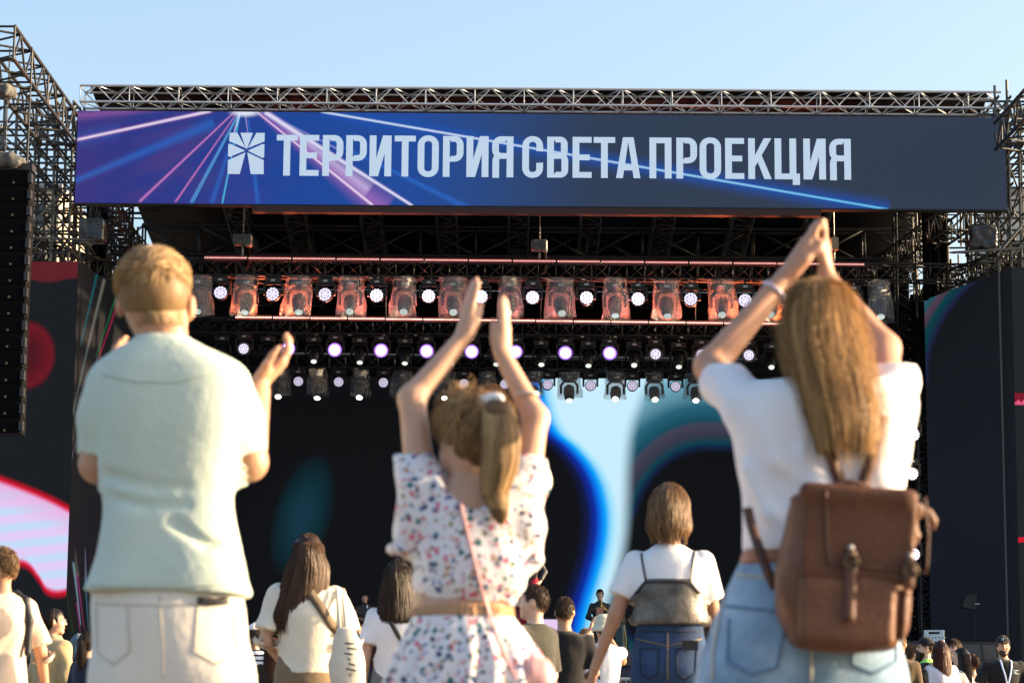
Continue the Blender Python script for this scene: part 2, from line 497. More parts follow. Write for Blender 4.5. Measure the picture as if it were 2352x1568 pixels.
def box_truss(name, label, cat, a, b, w, h, bays, chord_r, brace_r, m, split=False, group=None, faces=(0, 1, 2, 3), seed=1, node=True):
    """four-chord lattice truss from a to b (points on its centre line)"""
    a = Vector(a); b = Vector(b); root = empty(name, a, label, cat, group)
    d = (b - a); L = d.length; t = d.normalized()
    up = Vector((0, 0, 1)) if abs(t.z) < 0.9 else Vector((0, 1, 0))
    s = t.cross(up).normalized(); u = s.cross(t).normalized()
    cn = [s * (w / 2 * i) + u * (h / 2 * j) for i, j in ((-1, 1), (1, 1), (1, -1), (-1, -1))]
    for c in cn: tube_obj('chord', c, c + d, chord_r, m, root)
    mb = MB()
    def put(nm, p, q, r):
        if split: tube_obj(nm, p, q, r, m, root)
        else: mb.tube([p, q], r, 5)
    for i in range(bays + 1):
        o = t * (L * i / bays)
        if node and (i % 3 == 0 or not split):
            for k in range(4): put('upright', cn[k] + o, cn[(k + 1) % 4] + o, brace_r)
    for i in range(bays):
        o0 = t * (L * i / bays); o1 = t * (L * (i + 1) / bays)
        for k in faces:
            p, q = cn[k], cn[(k + 1) % 4]
            if (i + k) % 2: p, q = q, p
            put('brace', p + o0, q + o1, brace_r)
    if not split: mb.build('bracing', m, root, smooth=True)
    return root


# ------------------------------------------------------------------ LED screens
def led_material(name, x0, x1, W, yt, yb, H, content):
    """emissive screen picture; content(nb, x, y) works in picture units that run x0..x1 across the screen and yt..yb down it"""
    m = bpy.data.materials.new(name); m.use_nodes = True; nt = m.node_tree; nb = NB(nt)
    p = nt.nodes['Principled BSDF']; p.inputs['Base Color'].default_value = (0.004, 0.004, 0.005, 1)
    p.inputs['Roughness'].default_value = 0.6; p.inputs['Specular IOR Level'].default_value = 0.12
    tc = nb.n('ShaderNodeTexCoord'); sp = nb.n('ShaderNodeSeparateXYZ'); nt.links.new(tc.outputs['Object'], sp.inputs[0])
    px = nb.m('SNAP', nb.m('ADD', nb.m('MULTIPLY', sp.outputs[0], (x1 - x0) / W), x0), 1.2)
    py = nb.m('SNAP', nb.m('ADD', nb.m('MULTIPLY', sp.outputs[2], (yt - yb) / H), yb), 1.2)
    col = content(nb, px, py)
    nt.links.new(col, p.inputs['Emission Color']); p.inputs['Emission Strength'].default_value = EM
    return m


def beam(nb, col, x, y, a, b, w0, w1, c, power=1.5, amp=1.0):
    """a straight streak of light drawn on a screen"""
    dx, dy = b[0] - a[0], b[1] - a[1]; L = math.hypot(dx, dy); dx /= L; dy /= L
    t = nb.m('ADD', nb.m('MULTIPLY', x, dx), nb.m('MULTIPLY_ADD', y, dy, -(a[0] * dx + a[1] * dy)))
    d = nb.m('ABSOLUTE', nb.m('ADD', nb.m('MULTIPLY', x, -dy), nb.m('MULTIPLY_ADD', y, dx, a[0] * dy - a[1] * dx)))
    w = nb.m('MULTIPLY_ADD', t, (w1 - w0) / L, w0)
    i = nb.m('SUBTRACT', 1.0, nb.m('DIVIDE', d, w), clamp=True)
    i = nb.m('POWER', i, power)
    i = nb.m('MULTIPLY', i, nb.m('MULTIPLY', nb.rng(t, -4.0, 4.0), nb.rng(t, L + 4.0, L - 4.0)))
    if amp != 1.0: i = nb.m('MULTIPLY', i, amp)
    return nb.mix(i, col, c)


def screen(name, label, a, b, z0, z1, material, depth=0.12, cabinet=True, group=None):
    """flat LED wall between ground points a and b"""
    a = Vector((a[0], a[1], 0)); b = Vector((b[0], b[1], 0)); d = b - a; W = d.length
    root = empty(name, (a.x, a.y, z0), label, 'screen', group, rz=math.atan2(d.y, d.x))
    MB().box((0, 0, 0), (W, 0.03, z1 - z0)).build('display', material, root)
    if cabinet: MB().box((-0.01, 0.033, -0.02), (W + 0.01, depth, z1 - z0 + 0.01)).build('cabinet', BLACK_PLASTIC, root)
    return root


# front banner --------------------------------------------------------------
BY = 52.0
bw = (2311 - 176) * pxm(BY, 367); btop = P(1243, 262, BY); bbot = P(1243, 473, BY); BH = btop.z - bbot.z
bx0 = P(1243, 367, BY).x - bw / 2; u_ = bw / 2135.0           # metres per picture unit


def banner_content(nb, x, y):
    # x: 0..2135 from the left end, y: 0..211 from the top
    n1 = nb.n('ShaderNodeCombineXYZ'); nb.put(n1.inputs[0], nb.m('MULTIPLY', x, 0.004)); nb.put(n1.inputs[1], nb.m('MULTIPLY_ADD', y, 0.011, nb.m('MULTIPLY', x, 0.004)))
    nz = nb.noise(1.6, 2, 0.5, n1.outputs[0], 0.6)
    base = nb.ramp(nb.m('DIVIDE', x, 2135.0), [(0.0, C(50, 50, 128)), (0.13, C(38, 56, 138)), (0.22, C(22, 66, 150)), (0.36, C(28, 72, 152)), (0.46, C(38, 68, 120)), (0.56, C(44, 58, 80)), (1.0, C(46, 56, 74))])
    pur = nb.m('MULTIPLY', nb.rng(nz, 0.42, 0.72), nb.rng(x, 560.0, 220.0))
    col = nb.mix(nb.m('MULTIPLY', pur, 0.6), base, C(80, 58, 124))
    def q(zx, zy): return (165.4 + zx * 0.3593 - 176, 165.4 + zy * 0.3593 - 257 - (165.4 + zx * 0.3593 - 176) * 0.0061)
    W1, PK, LP, CY, BL = C(228, 226, 246), C(205, 120, 190), C(160, 95, 165), C(80, 195, 235), C(40, 105, 200)
    B = [((-10, 290), (900, 200), 26, 12, LP, 1.5, 0.6), ((20, 705), (900, 330), 14, 26, BL, 1.2, 0.7), ((30, 440), (300, 380), 40, 30, BL, 1.5, 0.4),
         ((30, 440), (880, 255), 9, 9, PK, 1.2, 0.9), ((30, 440), (880, 255), 4.5, 5.5, W1, 0.7, 1.0),
         ((440, 835), (1030, 262), 8, 4, C(170, 95, 175), 1.2, 1.0), ((440, 835), (1030, 262), 3, 2.5, C(215, 150, 210), 0.8, 0.6),
         ((670, 835), (1050, 262), 5, 3, PK, 1.2, 1.0), ((765, 840), (1060, 262), 5, 3, C(95, 150, 225), 1.2, 1.0), ((780, 840), (1066, 262), 3, 2.4, CY, 1.0, 0.8),
         ((900, 845), (1075, 262), 14, 6, BL, 1.4, 0.7), ((968, 845), (1068, 262), 4, 3.4, CY, 1.0, 1.0), ((1195, 845), (1120, 300), 11, 4, BL, 1.2, 0.8),
         ((1120, 400), (1098, 262), 1.5, 3, C(190, 170, 230), 1.0, 0.9), ((1030, 400), (1066, 262), 2, 5, W1, 1.0, 0.9),
         ((1180, 262), (2010, 880), 9, 62, C(150, 100, 180), 1.3, 0.95), ((1240, 262), (1900, 760), 8, 40, C(205, 185, 225), 1.6, 0.8),
         ((1175, 262), (1925, 855), 4, 9, PK, 1.2, 0.9), ((1175, 262), (1930, 858), 2, 5, W1, 0.8, 1.0),
         ((1225, 262), (2180, 858), 13, 7, C(180, 170, 230), 1.3, 0.8), ((1225, 262), (2180, 858), 8, 5, W1, 0.8, 1.0),
         ((1320, 310), (1700, 500), 2, 5, C(150, 150, 225), 1.0, 0.8), ((1620, 430), (2600, 905), 5, 16, BL, 1.3, 0.8)]
    for a, b, w0, w1, c, pw, am in B: col = beam(nb, col, x, y, q(*a), q(*b), w0 * 0.8, w1 * 0.8, c, pw, am * 0.92)
    a, b = (735 - 176, -2), (2040 - 176, 213)
    col = beam(nb, col, x, y, a, b, 26, 34, C(20, 80, 175), 1.6, 0.9)
    col = beam(nb, col, x, y, a, b, 3.6, 3.4, nb.mix(nb.rng(x, 900.0, 1750.0), C(205, 220, 245), C(110, 200, 240)), 0.7, 1.0)
    r2 = nb.m('SQRT', nb.m('ADD', nb.m('POWER', nb.m('DIVIDE', nb.m('SUBTRACT', x, 385.0), 46.0), 2.0), nb.m('POWER', nb.m('DIVIDE', y, 15.0), 2.0)))
    col = nb.mix(nb.rng(r2, 1.0, 0.2, smooth=True), col, C(222, 230, 248))
    return col


bm_ = led_material('banner_screen_picture', 0, 2135, bw, 0, 211, BH, banner_content)
banner = empty('led_banner', (bx0, BY, bbot.z), 'long LED banner across the stage front with white Cyrillic lettering and light beams', 'banner')
MB().box((0, 0, 0), (bw, 0.03, BH)).build('display', bm_, banner)
MB().box((-0.02, 0.034, -0.03), (bw + 0.02, 0.28, BH + 0.01)).build('cabinet', BLACK_PLASTIC, banner)
red_lip = mat('red_enamel_trim', (0.022, 0.003, 0.003), 0.7, 0, 0.2, 3)
MB().box((3.9, 0.02, -0.17), (16.4, 0.26, -0.035)).build('lower_trim', red_lip, banner)
LETTER = mat('pale_led_lettering', (0.02, 0.02, 0.02), 0.6, emit=C(186, 207, 229), estr=EM)


def rring(x0, y0, x1, y1, t, th, R, sq=(0, 0, 0, 0), keep=None):
    """rounded frame as quads; sq marks square corners (tl, tr, br, bl)"""
    def contour(a0, b0, a1, b1, rad):
        pts = []
        for (cx, cy, ang, s) in ((a0, b0, 180, sq[0]), (a1, b0, 270, sq[1]), (a1, b1, 0, sq[2]), (a0, b1, 90, sq[3])):
            r = 0.01 if s else rad
            ox = cx + r if cx == a0 else cx - r; oy = cy + r if cy == b0 else cy - r
            for k in range(7):
                w = R_(ang + 15 * k); pts.append((ox + r * math.cos(w), oy + r * math.sin(w)))
        # cut the straight sides so that gaps can be dropped
        out = []
        for i in range(len(pts)):
            p, q_ = pts[i], pts[(i + 1) % len(pts)]; out.append(p)
            if (i + 1) % 7 == 0:
                for k in range(1, 12): out.append((p[0] + (q_[0] - p[0]) * k / 12, p[1] + (q_[1] - p[1]) * k / 12))
        return out
    o = contour(x0, y0, x1, y1, R); i_ = contour(x0 + t, y0 + th, x1 - t, y1 - th, max(R - t, 2))
    qs = []
    for k in range(len(o)):
        k2 = (k + 1) % len(o); q4 = [o[k], o[k2], i_[k2], i_[k]]
        c = (sum(p[0] for p in q4) / 4, sum(p[1] for p in q4) / 4)
        if keep is None or keep(*c): qs.append(q4)
    return qs


def rect(x0, y0, x1, y1): return [[(x0, y0), (x1, y0), (x1, y1), (x0, y1)]]


def glyph(ch, w, h):
    t, th, R = 15.5, 13.5, 21.0
    if ch == 'Т': return rect(0, 0, w, th) + rect((w - t) / 2, th, (w + t) / 2, h)
    if ch == 'Е': return rect(0, 0, t, h) + rect(t, 0, w, th) + rect(t, h * 0.43, w * 0.9, h * 0.43 + th) + rect(t, h - th, w, h)
    if ch == 'Р': return rect(0, 0, t, h) + rring(0, 0, w, h * 0.63, t, th, R, (1, 0, 0, 1), lambda x, y: x > t - 1)
    if ch == 'И': return rect(0, 0, t, h) + rect(w - t, 0, w, h) + [[(t - 1, h), (t - 1, h * 0.6), (w - t - 4.5, 0), (w - t + 1, 0), (w - t + 1, h * 0.4), (t + 4.5, h)]]
    if ch == 'О': return rring(0, -1, w, h + 1, t, th, R + 2)
    if ch == 'С': return rring(0, -1, w, h + 1, t, th, R + 2, keep=lambda x, y: not (x > w * 0.6 and h * 0.36 < y < h * 0.62))
    if ch == 'Я':
        g = rect(w - t, 0, w, h) + rring(0, 0, w, h * 0.55, t, th, R, (0, 1, 1, 0), lambda x, y: x < w - t + 1)
        return g + rring(1, h * 0.55 - th, w, h * 1.5, t, th, R - 3, (0, 1, 1, 0), lambda x, y: y < h and x < w - t + 1)
    if ch == 'В':
        g = rect(0, 0, t, h) + rring(0, 0, w * 0.97, h * 0.54, t, th, R - 4, (1, 0, 0, 1), lambda x, y: x > t - 1)
        return g + rring(0, h * 0.54 - th, w, h, t, th, R - 3, (1, 0, 0, 1), lambda x, y: x > t - 1)
    if ch == 'А': return [[(w * 0.28, 0), (w * 0.5, 0), (w * 0.5, h * 0.12), (t, h), (0, h)], [(w * 0.72, 0), (w, h), (w - t, h), (w * 0.5, h * 0.12), (w * 0.5, 0)], rect(w * 0.27, h * 0.67, w * 0.73, h * 0.67 + th)[0]]
    if ch == 'П': return rect(0, 0, t, h) + rect(w - t, 0, w, h) + rect(t, 0, w - t, th)
    if ch == 'К': return rect(0, 0, t, h) + [[(t, h * 0.42), (w - t - 2, 0), (w, 0), (t, h * 0.70)], [(t + 4, h * 0.52), (t + 13, h * 0.36), (w, h), (w - t - 1, h)]]
    if ch == 'Ц': return rect(0, 0, t, h) + rect(w - 8 - t, 0, w - 8, h) + rect(t, h - th, w - 8 - t, h) + rect(w - t - 1, h - th, w, h + 13)
    return []


WORDS = [('Т', 635.4, 683.5), ('Е', 688.9, 733), ('Р', 741.3, 788.8), ('Р', 795.2, 842.7), ('И', 849.2, 899.4), ('Т', 906.6, 955.1), ('О', 959.7, 1008.2),
         ('Р', 1017.8, 1065), ('И', 1071.9, 1122.5), ('Я', 1130.6, 1179.7), ('С', 1200, 1247.8), ('В', 1257.2, 1305.6), ('Е', 1315.6, 1359.4), ('Т', 1364, 1413.4),
         ('А', 1415.6, 1471.3), ('П', 1492.2, 1542.8), ('Р', 1554, 1601.6), ('О', 1607.3, 1656.6), ('Е', 1666, 1709.7), ('К', 1719, 1772.5), ('Ц', 1779.6, 1837.3),
         ('И', 1845.7, 1897.2), ('Я', 1905.5, 1954.9)]
for ch, xa, xb in WORDS:
    mb = MB()
    for i, q4 in enumerate(glyph(ch, xb - xa, 96.0)):
        yy = -0.012 - 0.0006 * (i % 12)
        pts = [((xa - 176 + x) * u_, yy, BH - (54 + y) * u_) for x, y in q4]
        mb.poly(pts)
    mb.build('letter', LETTER, banner)
ew, eh = 83.0, 97.0; ecx, ecy = 41.5, 43.0
EMB = [[(3, 0), (20, 0), (40, 36), (1.5, 20)], [(27, 0), (56, 0), (43, 38), (41, 38)], [(64, 0), (83, 0), (83, 20), (45, 36)],
       [(0, 27), (4, 26), (39, 42), (4, 57), (0, 55)], [(83, 27), (83, 57), (79, 59), (45, 42), (79, 26)],
       [(2, 64), (40, 46), (28, 97), (0, 97), (0, 64)], [(44, 46), (82, 64), (83, 97), (53, 97)]]
for q4 in EMB:
    MB().poly([((524.3 - 176 + x) * u_, -0.012, BH - (50 + y) * u_) for x, y in q4]).build('emblem_segment', LETTER, banner)

# central screen ------------------------------------------------------------
SY = 63.0; STZ = 2.0
cs0, cs1 = P(428, 1100, SY), P(2010, 1100, SY); cz1 = P(1278, 868, SY).z


def centre_content(nb, x, y):
    v = nb.m('DIVIDE', nb.m('SUBTRACT', y, 860.0), 600.0)
    def X(pts): return nb.m('MULTIPLY_ADD', nb.curve(v, [((b - 860) / 600, (a - 1200) / 500) for a, b in pts]), 500.0, 1200.0)
    xl = X([(1228, 860), (1238, 920), (1262, 985), (1315, 1035), (1356, 1090), (1376, 1150), (1381, 1200), (1375, 1260), (1360, 1320), (1342, 1380), (1322, 1460)])
    xr = X([(1500, 860), (1482, 920), (1462, 980), (1453, 1060), (1450, 1150), (1446, 1230), (1436, 1290), (1422, 1340), (1404, 1390), (1380, 1460)])
    dl = nb.m('SUBTRACT', x, xl)
    K = C(12, 13, 16)
    col = nb.ramp(nb.rng(dl, -52.0, 40.0), [(0.0, K), (0.22, C(14, 22, 66)), (0.42, C(10, 44, 160)), (0.56, C(0, 116, 236)), (0.68, C(20, 170, 250)), (0.84, C(160, 226, 253)), (1.0, C(202, 238, 254))])
    e = nb.m('SQRT', nb.m('ADD', nb.m('POWER', nb.m('DIVIDE', nb.m('SUBTRACT', nb.m('MINIMUM', x, 1630.0), 1625.0), 168.0), 2.0), nb.m('POWER', nb.m('DIVIDE', nb.m('SUBTRACT', y, 1235.0), 200.0), 2.0)))
    e = nb.m('ADD', e, nb.rng(y, 1180.0, 1420.0, 0.0, -0.5))
    arc = nb.ramp(nb.rng(e, 0.95, 2.0), [(0.0, K), (0.03, K), (0.09, C(14, 30, 62)), (0.15, C(12, 62, 76)), (0.23, C(52, 54, 72)), (0.34, C(66, 64, 84)), (0.40, C(20, 74, 92)), (0.55, C(40, 98, 120)), (0.68, C(92, 142, 160)), (0.88, C(120, 176, 198)), (1.0, C(186, 226, 244))])
    f = nb.rng(nb.m('SUBTRACT', x, xr), -34.0, 10.0, smooth=True)
    col = nb.mix(nb.rng(dl, -3.0, 3.0), col, nb.mix(f, col, arc))
    t = nb.m('SQRT', nb.m('ADD', nb.m('POWER', nb.m('DIVIDE', nb.m('SUBTRACT', nb.m('MULTIPLY_ADD', y, 0.22, x), 958.0), 72.0), 2.0), nb.m('POWER', nb.m('DIVIDE', nb.m('SUBTRACT', y, 1190.0), 148.0), 2.0)))
    teal = nb.ramp(nb.m('SUBTRACT', 1.0, t, clamp=True), [(0.0, K), (0.2, C(9, 30, 37)), (0.45, C(9, 42, 52)), (0.75, C(16, 50, 64)), (1.0, C(20, 48, 68))])
    return nb.mix(nb.rng(t, 1.0, 0.9), col, teal)


_pb = P(1278, 1541, SY)
def z_to_py(z, Y):
    """row of the photograph on the centre line for height z at distance Y"""
    d = Vector((0, Y, z - CAM_H)); return 784 - FPX * d.dot(_U) / d.dot(_F)
cm = led_material('centre_screen_picture', 428, 2010, cs1.x - cs0.x, 868, z_to_py(STZ + 0.1, SY), cz1 - STZ - 0.1, centre_content)
screen('led_screen', 'huge dark LED wall at the back of the stage with a cyan swoosh', (cs0.x, SY), (cs1.x, SY), STZ + 0.1, cz1, cm, 0.2)

# side screens --------------------------------------------------------------
LF = 52.0
lz1 = P(120, 601, LF).z; lx1 = P(165, 1000, LF).x; lx0 = P(-190, 1000, LF).x
sz0 = 1.2


def left_content(nb, x, y):
    K = C(16, 20, 24)
    v = nb.m('DIVIDE', nb.m('ADD', x, 200.0), 400.0)
    def Yc(pts): return nb.m('MULTIPLY_ADD', nb.curve(v, [((a + 200) / 400, (b - 1000) / 500) for a, b in pts]), 500.0, 1000.0)
    yt = Yc([(-190, 1060), (-60, 1085), (0, 1108), (60, 1130), (120, 1155), (165, 1178)]); yb = Yc([(-190, 1200), (-60, 1250), (0, 1296), (40, 1304), (72, 1310), (100, 1340), (122, 1369), (165, 1371)])
    st = nb.m('SINE', nb.m('MULTIPLY', nb.m('MULTIPLY_ADD', x, 0.12, y), 0.16))
    white = nb.mix(nb.rng(st, -0.6, 0.8), C(226, 205, 246), C(196, 220, 250))
    white = nb.mix(nb.rng(nb.m('SUBTRACT', y, yt), 70.0, 0.0), white, C(232, 176, 222))
    din = nb.m('MINIMUM', nb.m('SUBTRACT', y, yt), nb.m('SUBTRACT', yb, y))
    red = nb.ramp(nb.rng(din, -12.0, 14.0), [(0.0, K), (0.3, C(150, 6, 30)), (0.55, C(212, 16, 50)), (1.0, C(235, 150, 200))])
    col = nb.mix(nb.rng(din, 8.0, 16.0), red, white)
    e = nb.m('SQRT', nb.m('ADD', nb.m('POWER', nb.m('DIVIDE', nb.m('SUBTRACT', x, 52.0), 72.0), 2.0), nb.m('POWER', nb.m('DIVIDE', nb.m('SUBTRACT', y, 822.0), 86.0), 2.0)))
    col = nb.mix(nb.rng(e, 1.0, 0.88), col, nb.ramp(e, [(0.3, C(72, 10, 20)), (0.8, C(104, 10, 26)), (1.0, C(58, 12, 20))]))
    top = nb.rng(nb.m('ADD', y, nb.m('MULTIPLY', nb.m('SINE', nb.m('MULTIPLY', x, 0.05)), 5.0)), 648.0, 640.0)
    return nb.mix(top, col, C(92, 22, 32))


lm = led_material('left_screen_picture', -190, 165, lx1 - lx0, 601, z_to_py(sz0, LF), lz1 - sz0, left_content)
screen('led_screen', 'flat LED side screen behind the hanging loudspeakers showing a pale pink shape edged in red', (lx0, LF), (lx1, LF), sz0, lz1, lm)


def left_slant(nb, x, y):
    col = nb.mix(nb.rng(y, 1050.0, 1200.0), C(13, 16, 20), C(20, 18, 27))
    col = nb.mix(nb.rng(y, 1300.0, 1420.0), col, C(11, 14, 16))
    S = [((222, 600), (190, 790), 9, 6, C(120, 120, 110)), ((190, 790), (160, 980), 6, 2, C(90, 110, 110)), ((205, 600), (175, 790), 7, 4, C(0, 95, 110)),
         ((262, 610), (215, 800), 8, 4, C(150, 30, 70)), ((254, 610), (209, 800), 5, 3, C(10, 110, 60)), ((212, 800), (165, 1060), 4, 1.5, C(110, 100, 130)),
         ((178, 1262), (186, 1330), 3, 10, C(90, 40, 60)), ((178, 1275), (186, 1330), 2, 8, C(30, 100, 60)), ((176, 1300), (196, 1440), 7, 2, C(140, 170, 190)), ((184, 1320), (204, 1450), 6, 2, C(150, 50, 120)),
         ((200, 1262), (204, 1340), 2, 6, C(110, 120, 150)), ((202, 1330), (214, 1460), 5, 1.5, C(60, 120, 150)), ((228, 1245), (214, 1330), 2, 6, C(150, 60, 90)), ((214, 1325), (222, 1460), 5, 1, C(30, 130, 90)),
         ((160, 1350), (182, 1470), 1, 2, C(40, 90, 50)), ((186, 1390), (196, 1460), 4, 1, C(190, 60, 160))]
    for a, b, w0, w1, c in S: col = beam(nb, col, x, y, a, b, w0 * 0.62, w1 * 0.7, c, 1.3, 0.7)
    return col


lsx1, lsy1 = P(338, 1000, 58).x, 58.0
lsm = led_material('left_slanted_screen_picture', 165, 338, math.hypot(lsx1 - lx1, lsy1 - LF), 601, z_to_py(sz0, LF + 1.5), lz1 - sz0, left_slant)
screen('led_screen', 'slanted dark LED panel left of the stage with thin rainbow streaks', (lx1 + 0.01, LF + 0.01), (lsx1, lsy1), sz0, lz1, lsm, 0.1)

rz1 = P(2345, 614, LF).z; rx0 = P(2333, 1000, LF).x; rx1 = P(2700, 1000, LF).x


def right_content(nb, x, y):
    col = nb.mix(nb.rng(y, 640.0, 640.5), C(26, 30, 34), C(24, 28, 31))
    a = nb.m('MULTIPLY', nb.rng(y, 904.0, 906.0), nb.rng(y, 932.0, 926.0)); col = nb.mix(a, col, C(120, 14, 36))
    a = nb.m('MULTIPLY', nb.rng(nb.m('MULTIPLY_ADD', nb.m('SINE', nb.m('MULTIPLY', x, 0.5)), 3.0, y), 922.0, 925.0), nb.rng(y, 934.0, 929.0)); col = nb.mix(a, col, C(235, 90, 130))
    a = nb.m('MULTIPLY', nb.rng(nb.m('MULTIPLY_ADD', x, 0.12, y), 1513.0, 1516.0), nb.rng(nb.m('MULTIPLY_ADD', x, 0.12, y), 1527.0, 1524.0)); col = nb.mix(a, col, C(205, 10, 40))
    return col


rm_ = led_material('right_screen_picture', 2333, 2700, rx1 - rx0, 614, z_to_py(sz0, LF), rz1 - sz0, right_content)
screen('led_screen', 'dark LED side screen with red marks at the right edge of the picture', (rx0, LF), (rx1, LF), sz0, rz1, rm_)
rsx0, rsy0 = P(2129, 1000, 56.2).x, 56.2


def right_slant(nb, x, y):
    e = nb.m('SQRT', nb.m('ADD', nb.m('POWER', nb.m('SUBTRACT', x, 2345.0), 2.0), nb.m('POWER', nb.m('MULTIPLY', nb.m('SUBTRACT', y, 842.0), 1.08), 2.0)))
    e = nb.m('ADD', e, nb.m('MULTIPLY', nb.rng(x, 2130.0, 2340.0), -6.0))
    e = nb.m('MULTIPLY', e, nb.rng(y, 862.0, 858.0))
    K = nb.mix(nb.rng(y, 1000.0, 1150.0), C(17, 20, 25), C(19, 21, 28))
    arc = nb.ramp(nb.rng(e, 205.0, 320.0), [(0.0, C(17, 20, 25)), (0.10, C(28, 31, 62)), (0.2, C(12, 50, 66)), (0.34, C(10, 62, 70)), (0.42, C(70, 54, 72)), (0.52, C(78, 60, 78)), (0.6, C(22, 78, 92)), (0.76, C(62, 84, 112)), (1.0, C(96, 98, 136))])
    return nb.mix(nb.rng(e, 204.0, 208.0), K, arc)


rsm = led_material('right_slanted_screen_picture', 2129, 2333, math.hypot(rx0 - rsx0, LF - rsy0), 660, z_to_py(sz0, 54), rz1 - sz0, right_slant)
screen('led_screen', 'slanted dark LED panel right of the stage with purple and teal arcs in its corner', (rsx0, rsy0), (rx0 - 0.01, LF + 0.01), sz0, rz1, rsm, 0.1)

# ------------------------------------------------------------------ stage, roof, drapes
deck_m = mat('black_stage_deck', (0.03, 0.03, 0.032), 0.6, 0, 0.3, 2)
skirt_m = mat('dark_blue_stage_skirt', (0.03, 0.04, 0.075), 0.8, 0, 0.2, 3)
stage = empty('stage', (0, 50, 0), 'raised black stage with a dark skirt behind the crowd', 'stage')
MB().box((-10.4, 0, STZ - 0.14), (10.6, 18, STZ)).build('deck', deck_m, stage)
for i in range(14):
    xa = -10.4 + i * 1.5
    MB().box((xa + 0.01, 0.12, 0.0), (xa + 1.49, 0.16, STZ - 0.145)).build('skirt_panel', skirt_m, stage)
MB().box((-0.3, -13.5, STZ - 0.14), (0.85, -0.003, STZ - 0.003)).build('catwalk', deck_m, stage)
for i in range(9):
    for s in (-0.26, 0.77):
        MB().box((s, -13.4 + i * 1.5, 0), (s + 0.04, -11.93 + i * 1.5, STZ - 0.145)).build('skirt_panel', BLACK_CLOTH, stage)
MB().box((-0.21, -13.45, 0), (0.76, -13.41, STZ - 0.145)).build('skirt_panel', BLACK_CLOTH, stage)

RF, RB = 52.95, 66.5
zf = P(1240, 196, 52.6).z; zb = 12.6
rX0, rX1 = P(205, 250, 53).x, P(2275, 250, 53).x
roof_m = mat('black_roof_tarpaulin', (0.003, 0.003, 0.004), 0.6, 0, 0.25, 1.5, 0.3, 2.5, 0.2)
roof = empty('stage_roof', (0, RF, zf), 'black tarpaulin roof over the stage behind the banner', 'roof')
mb = MB(); nX = 24
for i in range(nX + 1):
    x = rX0 + (rX1 - rX0) * i / nX; sag = 0.05 * math.sin(i * 2.1) ; mb.v += [(x, 0, 0.02 + 0.5 * sag), (x, (RB - RF) / 2, (zb - zf) / 2 + sag), (x, RB - RF, zb - zf)]
for i in range(nX):
    for k in (0, 1): mb.f.append((3 * i + k, 3 * i + 3 + k, 3 * i + 4 + k, 3 * i + 1 + k))
mb.build('roof_sheet', roof_m, roof, smooth=True)
MB().box((rX0, RB - RF + 0.02, STZ - zf), (rX1, RB - RF + 0.1, zb - zf)).build('back_curtain', BLACK_CLOTH, roof)


def drape(name, label, a, b, z0, z1, folds=9, amp=0.12, m=BLACK_CLOTH):
    a = Vector(a); b = Vector(b); d = b - a; n = folds * 8; s = Vector((-d.y, d.x)).normalized(); mb = MB()
    for i in range(n + 1):
        p = a + d * (i / n) + s * (amp * math.sin(i / 8 * 6.283 + 0.6 * math.sin(i * 0.7)))
        mb.v += [(p.x - a.x, p.y - a.y, 0), (p.x - a.x, p.y - a.y, z1 - z0)]
    for i in range(n): mb.f.append((2 * i, 2 * i + 2, 2 * i + 3, 2 * i + 1))
    o = mb.build(name, m, None, (a.x, a.y, z0), smooth=True); tag(o, label, 'drape', 'black stage drapes'); return o


drape('stage_drape', 'black drape closing the left side of the stage beside the rainbow-streaked panel', (lsx1, 58.2), (cs0.x - 0.05, 63), STZ, P(400, 640, 60).z)
drape('stage_drape', 'black drape closing the right side of the stage behind the round lights', (cs1.x + 0.05, 63), (rsx0 + 0.5, 57.0), STZ, P(2100, 690, 60).z)
drape('stage_drape', 'narrow black drape hanging beside the right scaffold below the banner', tuple(P(2118, 560, 56).xy), tuple(P(2178, 560, 56).xy), P(2150, 690, 56).z, P(2150, 478, 56).z, 3, 0.08)
drape('stage_drape', 'narrow black drape hanging beside the left scaffold below the banner', tuple(P(196, 560, 56).xy), tuple(P(246, 560, 56).xy), P(220, 640, 56).z, P(220, 466, 56).z, 3, 0.08)
drape('stage_drape', 'large black drape high behind the right side trusses', tuple(P(1990, 600, 64.5).xy), tuple(P(2085, 600, 60).xy), STZ, P(2050, 610, 62).z, 5)

# ------------------------------------------------------------------ trusses
ft = P(1240, 203, 52.6); fb = P(1240, 240, 52.6)
fx0, fx1 = P(183, 220, 52.6).x, P(2300, 220, 52.6).x
fz = (ft.z + fb.z) / 2; fh = ft.z - fb.z
box_truss('roof_truss', 'silver aluminium box truss running along the top of the banner', 'truss', (fx0, 52.95, fz), (fx1, 52.95, fz), 0.62, fh, 56, 0.030, 0.0135, ALU, True, faces=(0, 1, 2, 3))
for i, px in enumerate((480, 628, 818, 1010, 1192, 1375, 1562, 1760, 1950)):
    x = P(px, 484, 54).x
    box_truss('rafter_truss', f'dark rafter truss under the stage roof, {ORD[i + 1]} from the left', 'truss', (x, 53.5, zf - 0.45), (x, 66, zb - 0.35), 0.5, 0.4, 20, 0.028, 0.016, mat('dark_aluminium', (0.10, 0.10, 0.105), 0.5, 0.3, 0.25, 10), group='rafter trusses under the roof')
zA = P(1240, 622, 55).z; xA0, xA1 = P(420, 620, 55).x, P(2215, 660, 55).x
box_truss('lighting_truss', 'upper black lighting truss with the red light bars on top', 'truss', (xA0, 55, zA), (xA1, 55, zA), 0.4, 0.38, 44, 0.026, 0.013, BLACK_METAL)
zB = P(1240, 755, 58).z; xB0, xB1 = P(400, 755, 58).x, P(2000, 755, 58).x
